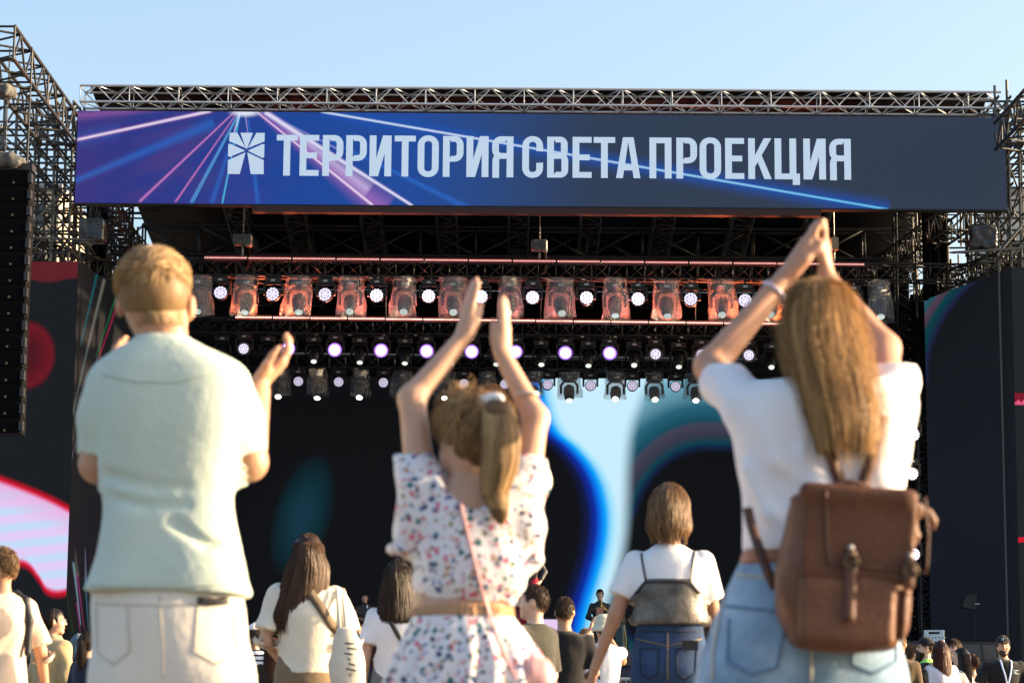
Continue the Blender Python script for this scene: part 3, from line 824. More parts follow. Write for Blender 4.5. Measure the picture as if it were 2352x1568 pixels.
box_truss('lighting_truss', 'middle black lighting truss above the brightest row of lamps', 'truss', (xB0, 58, zB), (xB1, 58, zB), 0.4, 0.36, 42, 0.026, 0.013, BLACK_METAL)
zC = P(1240, 833, 61).z; xC0, xC1 = P(420, 830, 61).x, P(1990, 830, 61).x
box_truss('lighting_truss', 'lowest black lighting truss just above the LED wall', 'truss', (xC0, 61, zC), (xC1, 61, zC), 0.4, 0.36, 42, 0.026, 0.013, BLACK_METAL)
zs = P(1240, 560, 60.5).z
box_truss('spine_beam', 'wide black spine beam with V braces high under the roof', 'truss', (P(330, 560, 60.5).x, 60.5, zs), (P(2110, 560, 60.5).x, 60.5, zs), 0.5, 0.75, 14, 0.045, 0.03, BLACK_METAL, faces=(1, 3))
box_truss('edge_truss', 'dark lattice truss sloping back along the right roof edge', 'truss', P(2200, 500, 54), P(1985, 655, 64), 0.55, 0.55, 18, 0.03, 0.018, DARK_STEEL)
box_truss('edge_truss', 'dark lattice truss sloping back along the left roof edge', 'truss', P(238, 480, 54), P(340, 650, 64), 0.55, 0.55, 18, 0.03, 0.018, DARK_STEEL)
box_truss('wing_truss', 'large steel truss running back over the hanging loudspeakers at the left', 'truss', P(-14, 98, 46), P(137, 300, 52.2), 0.8, 0.66, 12, 0.04, 0.024, DARK_STEEL, True)
box_truss('wing_truss', 'steel truss running back at the right edge of the picture beside the banner', 'truss', P(2400, 232, 48.5), P(2318, 318, 52.2), 0.7, 0.6, 8, 0.04, 0.024, DARK_STEEL, True)
box_truss('side_truss', 'dark truss lying above the slanted left panel', 'truss', P(60, 572, 52.8), P(330, 652, 58), 0.5, 0.42, 16, 0.03, 0.018, DARK_STEEL)
box_truss('side_truss', 'dark truss lying above the slanted right panel', 'truss', P(2352, 588, 52.8), P(2120, 672, 57), 0.5, 0.42, 16, 0.03, 0.018, DARK_STEEL)
for k, (px, py0, py1, Y) in enumerate(((278, 470, 640, 57), (2250, 488, 640, 55), (2078, 495, 690, 59))):
    box_truss('roof_tower', ['dark lattice tower left of the stage below the banner end', 'dark lattice tower between the right drape and the scaffold', 'dark lattice tower at the back right roof corner'][k], 'tower',
              (P(px, py1, Y).x, Y, 0), P(px, py0, Y), 0.5, 0.5, 36, 0.03, 0.018, DARK_STEEL)


# ------------------------------------------------------------------ scaffold towers
def scaffold(label, pxs, pys, Ya, Yb, seed, extra):
    rnd = random.Random(seed)
    root = empty('scaffold_tower', (P(pxs[len(pxs) // 2], 500, Ya).x, Ya, 0), label, 'scaffold'); o = Vector(root.location)
    XS = [P(p, 420, Ya).x for p in pxs]; ZS = [P((pxs[0] + pxs[-1]) / 2, y, Ya).z for y in pys]; YS = [Ya, (Ya + Yb) / 2, Yb]
    for x in XS:
        for y in YS: tube_obj('standard', Vector((x, y, 0)) - o, Vector((x, y, max(ZS) + rnd.uniform(0.1, 0.5))) - o, 0.032, GALV, root)
    for z in ZS:
        for y in YS: tube_obj('ledger', Vector((XS[0] - 0.4, y + 0.06, z)) - o, Vector((XS[-1] + 0.15, y + 0.06, z)) - o, 0.028, GALV, root)
        for x in XS: tube_obj('ledger', Vector((x + 0.06, Ya - 0.15, z + 0.07)) - o, Vector((x + 0.06, Yb + 0.15, z + 0.07)) - o, 0.028, GALV, root)
    for i in range(len(XS) - 1):
        for j in range(len(ZS) - 1):
            for y in YS:
                if rnd.random() < 0.62:
                    a, b = (ZS[j], ZS[j + 1]) if rnd.random() < 0.5 else (ZS[j + 1], ZS[j])
                    tube_obj('diagonal_brace', Vector((XS[i], y - 0.06, a)) - o, Vector((XS[i + 1], y - 0.06, b)) - o, 0.024, GALV if rnd.random() < 0.5 else DARK_STEEL, root)
    for a, b, r in extra: tube_obj('diagonal_brace', Vector(a) - o, Vector(b) - o, r, GALV, root)
    return root


scaffold('grey tubular scaffold tower left of the banner above the side screen', (-60, 4, 33, 78, 123, 163), (246, 297, 342, 388, 432, 482, 529, 580), 52.4, 55.0, 3,
         [(P(74, 513, 52.2), P(152, 437, 52.2), 0.034), (P(45, 355, 52.2), P(156, 246, 52.2), 0.034), (P(60, 545, 52.0), P(230, 552, 52.0), 0.03)])
scaffold('grey tubular scaffold tower right of the banner above the side screen', (2290, 2318, 2342, 2375, 2420), (232, 262, 330, 345, 430, 500, 560, 600), 52.4, 55.0, 5,
         [(P(2290, 585, 52.2), P(2345, 520, 52.2), 0.034), (P(2188, 580, 52.0), P(2352, 570, 52.0), 0.03)])

# lattice clutter behind the side panels
for k, (x0, x1, y0, y1, Y, sd_) in enumerate(((172, 320, 470, 640, 59, 11), (2095, 2320, 488, 680, 59, 12))):
    rnd = random.Random(sd_)
    root = empty('side_bracing', P((x0 + x1) / 2, y1, Y), ['tangle of dark tubes between the left scaffold and the stage opening', 'tangle of dark tubes between the stage opening and the right scaffold'][k], 'bracing')
    o = Vector(root.location)
    for i in range(46):
        a = P(rnd.uniform(x0, x1), rnd.uniform(y0, y1), Y + rnd.uniform(-3, 3)); c = rnd.random()
        ln = rnd.uniform(0.5, 1.6)
        if c < 0.3: d = Vector((0, 0, ln * 1.3))
        elif c < 0.55: d = Vector((ln * rnd.choice((-1, 1)), 0, 0.02))
        elif c < 0.7: d = Vector((0.05, ln * 2, 0))
        else: d = Vector((ln * 0.7 * rnd.choice((-1, 1)), 0.3, ln * 0.7))
        tube_obj('brace', a - o - d / 2, a - o + d / 2, rnd.uniform(0.02, 0.034), DARK_STEEL, root, 6)

# ------------------------------------------------------------------ hanging loudspeakers (left)
grille = mat('black_speaker_grille', (0.0022, 0.0022, 0.003), 0.95, 0, 0.25, 120, 0.4, 300, 0.1)
badge = mat('gold_speaker_badge', (0.16, 0.12, 0.06), 0.5, 0.3)
LY = 47.0
la = P(33, 390, LY); lb = P(36, 995, LY); nb_ = 16; lw = 72 * pxm(LY)
ARRAY_BOX = mat('matt_black_speaker_box', (0.003, 0.003, 0.004), 0.8, 0, 0.2, 20, spec=0.1)
arr = empty('line_array', (la.x, LY, lb.z), 'long black column of hanging loudspeakers at the left edge', 'loudspeakers')
for i in range(nb_):
    zt = la.z + (lb.z - la.z) * i / nb_ - lb.z; ch = (la.z - lb.z) / nb_; tl = max(0, i - 10) * 0.012
    c = MB().prism([(-lw * 0.62, -ch * 0.96), (lw * 0.5, -ch * 0.96), (lw * 0.5, -0.0), (-lw * 0.62, -0.0)], 0.0, 0.5).build('cabinet', ARRAY_BOX, arr, (0, tl, zt))
    MB().box((-lw * 0.6, -0.012, -ch * 0.92), (lw * 0.42, -0.002, -ch * 0.05)).build('grille', grille, c)
    MB().box((-0.022, -0.024, -ch * 0.86), (0.022, -0.014, -ch * 0.73)).build('badge', badge, c)
    MB().box((lw * 0.46, -0.06, -ch * 0.8), (lw * 0.5 + 0.05, 0.1, -ch * 0.25)).build('rigging_plate', BLACK_METAL, c)
MB().box((-lw * 0.62, 0.05, 0), (lw * 0.56, 0.45, 0.14)).build('flying_frame', BLACK_METAL, arr, (0, 0, la.z - lb.z + 0.005))
for s in (-0.25, 0.2): tube_obj('chain', (s, 0.25, la.z - lb.z + 0.14), (s, 0.3, la.z - lb.z + 2.6), 0.014, DARK_STEEL, arr)

tarp_m = mat('grey_canvas_tarp', (0.10, 0.097, 0.09), 0.85, 0, 0.25, 4, 0.6, 9)
for k, (px, py, w, h) in enumerate(((2, 368, 120, 36), (-6, 208, 90, 32))):
    c = P(px, py, 47.2); s = pxm(47); F_ = SDF((-0.8, -0.5, -0.4), (0.8, 0.5, 0.4), 0.03)
    F_.box((0, 0, 0), (w * s * 0.42, 0.3, h * s * 0.36), 0.05, 0.02, rot=Matrix.Rotation(0.12, 3, 'Y')).box((w * s * 0.22, -0.1, -0.06), (w * s * 0.2, 0.22, h * s * 0.34), 0.04, 0.06, rot=Matrix.Rotation(0.3, 3, 'Y')).wrinkle(0.10, 26, 20 + k, aniso=(1, 1, 0.2))
    o = F_.build('tarp_cover', tarp_m, None, None, c)
    tag(o, ['crumpled grey canvas cover on top of the hanging loudspeakers', 'crumpled grey canvas cover high up under the left steel truss'][k], 'cover', 'canvas covers on the rigging')
bagm = mat('black_plastic_sheet', (0.02, 0.02, 0.022), 0.3, 0, 0.2, 4, 0.8, 8)
for k, (px, py) in enumerate(((2258, 548), (214, 532))):
    F_ = SDF((-0.45, -0.4, -0.45), (0.45, 0.4, 0.45), 0.025); F_.box((0, 0, 0), (0.28, 0.24, 0.26), 0.06).wrinkle(0.04, 22, 31 + k)
    o = F_.build('wrapped_box', bagm, None, None, P(px, py, 52.2))  # box bagged in black plastic, no lamp inside
    tag(o, ['black plastic-wrapped box hanging beside the right scaffold', 'black plastic-wrapped box hanging beside the left scaffold'][k], 'wrapped box', 'wrapped boxes on the scaffolds')

# ------------------------------------------------------------------ far buildings seen through the scaffolds
def building(label, x0, x1, Y, zt, colr, name):
    root = empty(name, (x0, Y, 0), label, 'building'); W = x1 - x0
    MB().box((0, 0, 0), (W, 14, zt)).build('wall', mat(name + '_wall', colr, 0.9, 0, 0.08, 1.0), root)
    MB().box((-0.2, -0.2, zt + 0.003), (W + 0.2, 14.2, zt + 0.5)).build('roof', mat('grey_roof_sheet', (0.2, 0.2, 0.2), 0.8), root)
    gl = mat('dark_window_glass', (0.03, 0.04, 0.05), 0.1); fm = mat('white_window_frame', (0.7, 0.7, 0.68), 0.6)
    nx = max(2, int(W / 3.2)); nz = max(2, int(zt / 3.3))
    fr = MB(); fr.box((-0.06, -0.05, -0.06), (1.56, -0.003, 0.0)).box((-0.06, -0.05, 1.7), (1.56, -0.003, 1.76)).box((-0.06, -0.05, 0.003), (0, -0.003, 1.697)).box((1.5, -0.05, 0.003), (1.56, -0.003, 1.697)).box((0.73, -0.05, 0.003), (0.77, -0.003, 1.697))
    frm = fr.mesh('frame'); frm.materials.append(fm); gm_ = MB().box((0.003, -0.02, 0.003), (1.497, -0.004, 1.697)).mesh('window'); gm_.materials.append(gl)
    for i in range(nx):
        for j in range(nz - 5, nz):
            w = link('window', gm_, None, root, ((i + 0.5) * W / nx - 0.75, -0.002, j * zt / nz + 0.9)); link('frame', frm, None, w, (0, 0, 0))


p = P(137, 440, 170); building('pale yellow block glimpsed through the left scaffold', p.x - 14, p.x, 170, p.z, (0.62, 0.50, 0.32), 'yellow_building')
p = P(2322, 446, 170); building('pale grey block glimpsed through the right scaffold', p.x, p.x + 14, 170, p.z, (0.42, 0.42, 0.4), 'grey_building')


# ================================================================== STAGE LIGHTS
def copy_tree(o, parent=None):
    c = o.copy(); COL.objects.link(c); c.parent = parent
    for ch in list(o.children): copy_tree(ch, c)
    return c


def emit_mat(name, c, s):
    return mat(name, (0.02, 0.02, 0.02), 0.3, emit=c, estr=s * EM)


def disc(mb, cx, cz, r, y, n=8):
    mb.poly([(cx + r * math.cos(6.2832 * k / n), y, cz + r * math.sin(6.2832 * k / n)) for k in range(n)])


# round wash light: hanging base, yoke, head, lens cells; origin at its clamp
lens_rim = mat('grey_lens_rim', (0.10, 0.09, 0.12), 0.3)
def wash_light(R, emat, drop, tilt=0.0, plate=None):
    root = empty('wash_light', (0, 0, 0))
    b = MB().box((-0.17, -0.10, -0.16), (0.17, 0.10, -0.04)); b.build('base', BLACK_PLASTIC, root)
    MB().box((-0.05, -0.112, -0.13), (0.05, -0.103, -0.085)).build('status_display', GREY_LABEL, root)
    MB().tube([(0, 0, -0.04), (0, 0, 0.03)], 0.03, 8).build('clamp', BLACK_METAL, root)
    y = MB()
    for s in (-1, 1): y.box((s * (R + 0.05) - 0.025, -0.04, -drop - 0.02), (s * (R + 0.05) + 0.025, 0.05, -0.155))
    y.box((-R - 0.08, -0.045, -0.2), (R + 0.08, 0.055, -0.163)); y.build('yoke', BLACK_PLASTIC, root)
    h = MB().lathe([(R * 0.75, 0.2), (R * 1.0, 0.08), (R * 1.1, -0.02), (R * 1.12, -0.06), (R * 1.02, -0.065)], 24, 'y').build('head', BLACK_PLASTIC, root, (0, 0, -drop), smooth=True)
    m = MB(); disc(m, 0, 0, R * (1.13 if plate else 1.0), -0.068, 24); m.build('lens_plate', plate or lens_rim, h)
    m = MB(); q = R / 5.0 * (0.86 if plate else 1.0)
    disc(m, 0, 0, q * 0.95, -0.072)
    for k in range(6): disc(m, 2 * q * math.cos(k * 1.0472), 2 * q * math.sin(k * 1.0472), q * 0.95, -0.072)
    for k in range(12): disc(m, 3.95 * q * math.cos(k * 0.5236 + 0.26), 3.95 * q * math.sin(k * 0.5236 + 0.26), q * 0.95, -0.072)
    tag(m.build('lens_cells', emat, h), kind='stuff')
    h.rotation_euler.x = tilt
    return root


def beam_head(emat, size=1.0, bright=True):
    """moving head: base, yoke arms, body with a lens at its lower end; origin at its clamp"""
    s = size; root = empty('moving_head', (0, 0, 0))
    MB().box((-0.18 * s, -0.13 * s, -0.14 * s), (0.18 * s, 0.13 * s, -0.02 * s)).build('base', BLACK_PLASTIC, root)
    MB().box((-0.05 * s, -0.142 * s, -0.11 * s), (0.05 * s, -0.133 * s, -0.06 * s)).build('status_display', GREY_LABEL, root)
    MB().tube([(0, 0, -0.02 * s), (0, 0, 0.06)], 0.03, 8).build('clamp', BLACK_METAL, root)
    y = MB(); arch = [(-0.19, -0.46), (-0.19, -0.26), (-0.12, -0.17), (0.12, -0.17), (0.19, -0.26), (0.19, -0.46)]
    y.tube([(a * s, 0, b * s) for a, b in arch], 0.03 * s, 6); y.build('yoke', BLACK_PLASTIC, root, smooth=True)
    h = MB().lathe([(0.07 * s, 0.20 * s), (0.12 * s, 0.14 * s), (0.13 * s, -0.02 * s), (0.11 * s, -0.14 * s), (0.085 * s, -0.22 * s), (0.075 * s, -0.222 * s)], 18, 'z').build('head', BLACK_PLASTIC, root, (0, 0, -0.44 * s), smooth=True)
    h.rotation_euler.x = R_(-38)
    MB().lathe([(0.072 * s, -0.2235 * s), (0.055 * s, -0.236 * s), (0.02 * s, -0.243 * s)], 16, 'z').build('lens', emat, h, smooth=True)
    return root


def cover_material(name, tint):
    m = bpy.data.materials.new(name); m.use_nodes = True; nt = m.node_tree; nb = NB(nt); out = nt.nodes['Material Output']
    nt.nodes.remove(nt.nodes['Principled BSDF'])
    tc = nb.n('ShaderNodeTexCoord'); nz = nb.noise(14, 4, 0.7, tc.outputs['Object'], 1.2)
    bp = nb.n('ShaderNodeBump'); bp.inputs['Strength'].default_value = 0.9; bp.inputs['Distance'].default_value = 0.03; nt.links.new(nz, bp.inputs['Height'])
    tr = nb.n('ShaderNodeBsdfTransparent'); tl = nb.n('ShaderNodeBsdfTranslucent'); tl.inputs[0].default_value = tint; nt.links.new(bp.outputs[0], tl.inputs['Normal'])
    df = nb.n('ShaderNodeBsdfDiffuse'); df.inputs[0].default_value = tint; nt.links.new(bp.outputs[0], df.inputs['Normal'])
    gl = nb.n('ShaderNodeBsdfGlossy'); gl.inputs['Roughness'].default_value = 0.22; nt.links.new(bp.outputs[0], gl.inputs['Normal'])
    def mix(f, a, b):
        q = nb.n('ShaderNodeMixShader'); nb.put(q.inputs[0], f); nt.links.new(a.outputs[0], q.inputs[1]); nt.links.new(b.outputs[0], q.inputs[2]); return q
    body = mix(0.35, mix(0.5, tl, df), gl)
    fac = nb.rng(nz, 0.3, 0.75, 0.18, 0.5)
    q = mix(fac, tr, body); nt.links.new(q.outputs[0], out.inputs[0])
    return m


COVER = cover_material('clear_plastic_rain_cover', (0.52, 0.52, 0.54, 1))
def cover_mesh(seed, w0=0.31, w1=0.38, h=0.9):
    r = np.random.default_rng(seed); n, k = 28, 12; V = []
    ph = r.uniform(0, 6.28, 6)
    for j in range(k):
        t = j / (k - 1); z = -h * t
        for i in range(n):
            a = 2 * math.pi * i / n
            cr = 1 + 0.05 * math.sin(5 * a + ph[0] + 4 * t) + 0.035 * math.sin(9 * a + ph[1] - 7 * t) + 0.03 * math.sin(3 * a + ph[2] + 9 * t) + r.normal() * 0.012
            w = (w0 + (w1 - w0) * t ** 1.2) * cr
            V.append((w * math.cos(a), w * 0.8 * math.sin(a), z + (0.03 * math.sin(2 * a + ph[3]) if j == k - 1 else 0)))
    F = []
    for j in range(k - 1):
        for i in range(n):
            i2 = (i + 1) % n; F.append((j * n + i, j * n + i2, (j + 1) * n + i2, (j + 1) * n + i))
    F.append(tuple(range(n)))
    me = bpy.data.meshes.new('rain_cover'); me.from_pydata(V, [], F); me.update(); me.polygons.foreach_set('use_smooth', np.ones(len(F), bool))
    me.materials.append(COVER); return me


COVERS = [cover_mesh(s) for s in (1, 2, 3, 4)]
LAV = C(232, 224, 255)
lens_dim = emit_mat('white_beam_lens', (0.86, 1.0, 0.92), 0.75); lens_hot = emit_mat('bright_beam_lens', (1.0, 1.0, 0.86), 6.0)
cell_a = emit_mat('lavender_led_cells', LAV, 1.5); cell_b = emit_mat('bright_violet_led_cells', (0.82, 0.66, 1.0), 9.0); cell_c = emit_mat('soft_violet_led_cells', (0.80, 0.72, 0.95), 1.0)
cell_d = emit_mat('violet_led_cells_medium', (0.88, 0.76, 1.0), 2.6)

# row one ------------------------------------------------------------------
def hang(proto, first, x, y, z): 
    o = proto if first else copy_tree(proto); o.location = (x, y, z); return o


def relamp(o, cells, plate=None):
    for h in o.children:
        if h.name.startswith('head'):
            for l in h.children:
                if l.name.startswith('lens_cells'): l.data = l.data.copy(); l.data.materials[0] = cells
                if plate is not None and l.name.startswith('lens_plate'): l.data = l.data.copy(); l.data.materials[0] = plate


HOT, DIM = [], []
mh = beam_head(lens_dim, 1.28)
for i, px in enumerate((456, 567.5, 687.5, 805.5, 930, 1041, 1171, 1288, 1412.5, 1531, 1657, 1770, 1895, 2020)):
    q = P(px, 640 + (px - 456) * 0.0085, 54.75); o = hang(mh, i == 0, q.x, q.y, q.z)
    tag(o, f'moving head under a crumpled plastic rain cover, {ORD[i + 1]} from the left in the upper row', 'stage light', 'covered moving heads on the upper truss')
    for c in [c for c in o.children if c.name.startswith('rain_cover')]: bpy.data.objects.remove(c)
    c = link('rain_cover', COVERS[i % 4], None, o, (0, 0, 0.05)); c.rotation_euler = (R_(4 * math.sin(i)), R_(3 * math.sin(i * 2.3)), i * 1.3)
wl = wash_light(0.155, cell_a, 0.42)
for i, px in enumerate((507, 628, 748, 866, 985, 1105.7, 1224, 1347, 1465, 1586.5, 1711, 1838, 1960)):
    q = P(px, 674 + (px - 507) * 0.0135, 54.9); o = hang(wl, i == 0, q.x, q.y, q.z + 0.42); o.rotation_euler.z = R_(-4 + i * 0.6)
    tag(o, f'round lit wash light, {ORD[i + 1]} from the left in the upper row', 'stage light', 'wash lights on the upper truss')
    if 2 < i < 9: HOT.append(o)
for o in HOT: relamp(o, cell_d)
# row two ------------------------------------------------------------------
w2 = wash_light(0.15, cell_b, 0.40, plate=emit_mat('painted_violet_halo', (0.40, 0.17, 0.95), 1.5))  # oversized emissive plate stands in for the violet halo round each lamp
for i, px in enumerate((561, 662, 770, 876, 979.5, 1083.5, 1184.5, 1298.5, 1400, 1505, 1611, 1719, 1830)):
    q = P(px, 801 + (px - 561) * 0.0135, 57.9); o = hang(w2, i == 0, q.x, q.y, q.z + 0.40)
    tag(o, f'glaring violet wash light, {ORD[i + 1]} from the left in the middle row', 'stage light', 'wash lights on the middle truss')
    if i in (0, 9, 10, 11, 12): DIM.append(o)
for o in DIM: relamp(o, cell_a, lens_rim)
b2 = beam_head(emit_mat('greenish_white_beam_lens', (0.9, 1.0, 0.88), 1.1), 1.0)
for i, px in enumerate((512, 617, 722, 827, 931, 1036, 1140, 1243, 1351, 1456, 1558, 1664, 1771)):
    q = P(px, 771 + (px - 513) * 0.0145, 57.9); o = hang(b2, i == 0, q.x, q.y, q.z)
    tag(o, f'black moving head pointing down, {ORD[i + 1]} from the left in the middle row', 'stage light', 'moving heads on the middle truss')
# row three ----------------------------------------------------------------
m3 = beam_head(lens_hot, 1.1)
for i, px in enumerate((641, 732, 828.5, 925, 1022, 1120, 1224, 1307.5, 1414, 1503, 1598, 1690)):
    q = P(px, 853 + (px - 641) * 0.009, 60.8); o = hang(m3, i == 0, q.x, q.y, q.z)
    tag(o, f'moving head in a clear rain cover, {ORD[i + 1]} from the left in the lowest row', 'stage light', 'covered moving heads on the lowest truss')
    for c in [c for c in o.children if c.name.startswith('rain_cover')]: bpy.data.objects.remove(c)
    c = link('rain_cover', COVERS[(i + 1) % 4], None, o, (0, 0, 0.04)); c.scale = (0.86, 0.86, 0.72); c.rotation_euler = (0, R_(3 * math.sin(i * 1.7)), i * 0.9)
w3 = wash_light(0.125, cell_c, 0.36)
for i, px in enumerate((685, 777.5, 881.5, 972, 1066, 1160, 1257.5, 1356, 1452.5, 1551.5, 1648)):
    q = P(px, 877 + (px - 685) * 0.013, 60.9); o = hang(w3, i == 0, q.x, q.y, q.z + 0.36)
    tag(o, f'small soft violet wash light, {ORD[i + 1]} from the left in the lowest row', 'stage light', 'wash lights on the lowest truss')
# side column ---------------------------------------------------------------
ws = wash_light(0.15, cell_d, 0.40)
for i, (px, py) in enumerate(((2096, 998), (2093, 1088), (2098, 1168), (2097, 1273))):
    q = P(px, py, 57.0); o = hang(ws, i == 0, q.x, q.y, q.z + 0.40); o.rotation_euler.z = R_(10)
    tag(o, f'round violet wash light, {ORD[i + 1]} from the top in the column beside the right panel', 'stage light', 'wash lights in the right column')
q = P(2112, 1000, 57.3)
sidep = box_truss('side_ladder', 'thin black lighting ladder carrying the column of round lights at the right', 'truss', (q.x + 0.1, 57.4, STZ), (q.x + 0.1, 57.4, P(2110, 960, 57.3).z), 0.3, 0.3, 22, 0.02, 0.012, BLACK_METAL)

rl = random.Random(5)
for o in list(COL.objects):
    if o.name.split('.')[0] in ('wash_light', 'moving_head') and o.parent is None:
        for h in o.children:
            if h.name.startswith('head'):
                h.rotation_euler.x += R_(rl.uniform(-9, 7)); h.rotation_euler.z += R_(rl.uniform(-7, 7))
            if h.name.startswith(('yoke', 'base')): h.rotation_euler.z += R_(rl.uniform(-4, 4))
# power cables looped along the trusses
for k, (px, py, Y, n, sag) in enumerate(((470, 642, 54.95, 14, 0.16), (500, 768, 57.95, 12, 0.13), (620, 846, 60.9, 11, 0.12))):
    a = P(px, py, Y); b = P(1990 - 120 * k, py + 16, Y); pts = []
    for i in range(n * 6 + 1):
        t = i / (n * 6); f_ = (i % 6) / 6; pts.append(((b.x - a.x) * t, 0.02 * math.sin(i), -4 * sag * (0.55 + 0.45 * math.sin(i // 6 * 2.7)) * f_ * (1 - f_)))
    o = MB().tube(pts, 0.012, 5).build('power_cable', BLACK_PLASTIC, None, (a.x, Y, a.z), smooth=True); tag(o, ['black power cable looped along the upper lighting truss', 'black power cable looped along the middle lighting truss', 'black power cable looped along the lowest lighting truss'][k], 'cable', 'power cables')

# LED bars -------------------------------------------------------------------
def led_bar(L, n, dot, glow, lit, red):
    root = empty('led_bar', (0, 0, 0))
    MB().box((-L / 2, -0.05, -0.055), (L / 2, 0.05, 0.055)).build('housing', BLACK_PLASTIC, root)
    if red: MB().box((-L / 2 + 0.01, -0.055, -0.045), (L / 2 - 0.01, -0.051, 0.045)).build('diffuser', glow, root)
    m = MB(); r = L / n * 0.36
    for i in range(n): disc(m, -L / 2 + (i + 0.5) * L / n, 0, r, -0.058, 8)
    tag(m.build('lens_row', dot, root), kind='stuff')
    m = MB()
    for s in (-0.3, 0.3): m.tube([(s * L, 0.0, -0.05), (s * L, 0.0, -0.14)], 0.015, 6)
    m.build('bracket', BLACK_METAL, root)
    return root


dot_up = emit_mat('pink_white_led', (1.0, 0.52, 0.45), 1.6); glow_up = emit_mat('red_led_diffuser', (1.0, 0.04, 0.05), 0.12)
dot_lo = emit_mat('warm_white_led', (1.0, 0.66, 0.52), 3.5); glow_lo = emit_mat('orange_led_diffuser', (1.0, 0.10, 0.05), 0.3)
dot_dim = emit_mat('dim_grey_led', (0.5, 0.55, 0.6), 0.22)  # grey lens dots with a faint emission
bu = led_bar(0.985, 20, dot_up, glow_up, True, True)
for i in range(15):
    q = P(519 + i * 101.2, 593 + i * 1.06, 54.7); o = hang(bu, i == 0, q.x, q.y, q.z)
    tag(o, f'red LED bar, {ORD[i + 1]} from the left along the top of the upper truss', 'light bar', 'LED bars on the upper truss')
bl = led_bar(0.85, 20, dot_lo, glow_lo, True, True); BARS = []
for i in range(15):
    q = P(583 + i * 86.3, 729.5 + i * 1.06, 55.32); o = hang(bl, i == 0, q.x, q.y, q.z)
    tag(o, f'glowing orange-white LED bar, {ORD[i + 1]} from the left below the covered lamps', 'light bar', 'LED bars on the middle truss'); BARS.append(o)
for i, o in enumerate(BARS):                      # the bars shine up into the plastic covers hanging in front of them
    ld = bpy.data.lights.new('bar_glow', 'SPOT'); ld.spot_size = R_(150); ld.spot_blend = 0.7; ld.shadow_soft_size = 0.012
    t = abs(i - 6.5) / 7.0
    ld.energy = 26 + 120 * t * t; ld.color = (1.0, 0.17 + 0.03 * (1 - t), 0.05 + 0.13 * (1 - t))
    lo_ = bpy.data.objects.new('bar_glow', ld); COL.objects.link(lo_); lo_.parent = o; lo_.location = (0, -0.03, 0.075); lo_.rotation_euler = (R_(-148), 0, 0)
q0, q1 = P(520, 734, 55.32), P(1800, 749, 55.32)
pipe = empty('lighting_pipe', (q0.x, 55.36, q0.z), 'thin black pipe slung under the upper truss carrying the lower light bars', 'pipe')
tube_obj('pipe', (0, 0, 0), (q1.x - q0.x, 0, 0), 0.025, BLACK_METAL, pipe)
for k in range(8): x = (q1.x - q0.x) * (k + 0.06) / 7.2; tube_obj('drop_rod', (x, 0, 0), (x, -0.18, zA - 0.2 - q0.z), 0.01, BLACK_METAL, pipe)
bd = led_bar(0.8, 16, dot_dim, None, False, False)
for i in range(12):
    q = P(690 + i * 92, 812 + i * 1.2, 58.6); o = hang(bd, i == 0, q.x, q.y, q.z)
    tag(o, f'dim grey LED bar, {ORD[i + 1]} from the left behind the glaring violet lamps', 'light bar', 'dim LED bars behind the middle row')

# chain hoists ------------------------------------------------------------------
hoist_m = mat('grey_hoist_housing', (0.13, 0.15, 0.16), 0.45, 0.3, 0.2, 12)
chain_m = mat('steel_chain', (0.3, 0.29, 0.26), 0.4, 0.8)
for k, (px, py) in enumerate(((558, 553), (1239, 566))):
    q = P(px, py, 54.9); root = empty('chain_hoist', q, ['grey chain hoist above the upper truss at the left', 'grey chain hoist above the upper truss at the middle, with an orange glint'][k], 'chain hoist', 'chain hoists')
    s = 1.0 if k == 0 else 0.85
    F_ = SDF((-0.35, -0.25, -0.3), (0.35, 0.25, 0.3), 0.02); F_.box((-0.03, 0, 0.02), (0.19 * s, 0.12, 0.13), 0.05).box((0.13 * s, 0, 0.0), (0.09 * s, 0.14, 0.15), 0.05, 0.02)
    F_.build('housing', hoist_m, root)
    tube_obj('hook', (0, 0, -0.12), (0, 0, -0.36), 0.025, chain_m, root)
    zt = P(px, 480, 54.9).z - q.z; n = 16; me = None
    lk = MB().tube([(0.016 * math.cos(a), 0, 0.035 * math.sin(a)) for a in [0.785 * j for j in range(9)]], 0.007, 5, False); lk = lk.mesh('chain_link', True); lk.materials.append(chain_m)
    for j in range(n):
        o = link('chain_link', lk, None, root, (0.01, 0, 0.15 + (zt - 0.15) * (j + 0.5) / n)); o.rotation_euler.z = 1.5708 * (j % 2); o.scale = (1, 1, (zt - 0.15) / n / 0.06)
    F_ = SDF((-0.2, -0.2, -0.75), (0.2, 0.2, 0.2), 0.03); F_.path([(0.1, 0.05, -0.1), (0.12, 0.05, -0.4), (0.08, 0.05, -0.6)], [0.06, 0.09, 0.06]); F_.build('chain_bag', BLACK_CLOTH, root)
q = P(1914, 560, 54.9); root = empty('chain_hoist', q, 'small pale chain hoist right of the raised hands', 'chain hoist', 'chain hoists')
MB().box((-0.05, -0.1, -0.14), (0.11, 0.1, 0.14)).build('housing', mat('pale_hoist_housing', (0.42, 0.38, 0.3), 0.5), root); tube_obj('chain', (0.02, 0, 0.14), (0.02, 0, 1.2), 0.012, chain_m, root); tube_obj('hook', (0.02, 0, -0.14), (0.02, 0, -0.4), 0.02, chain_m, root)


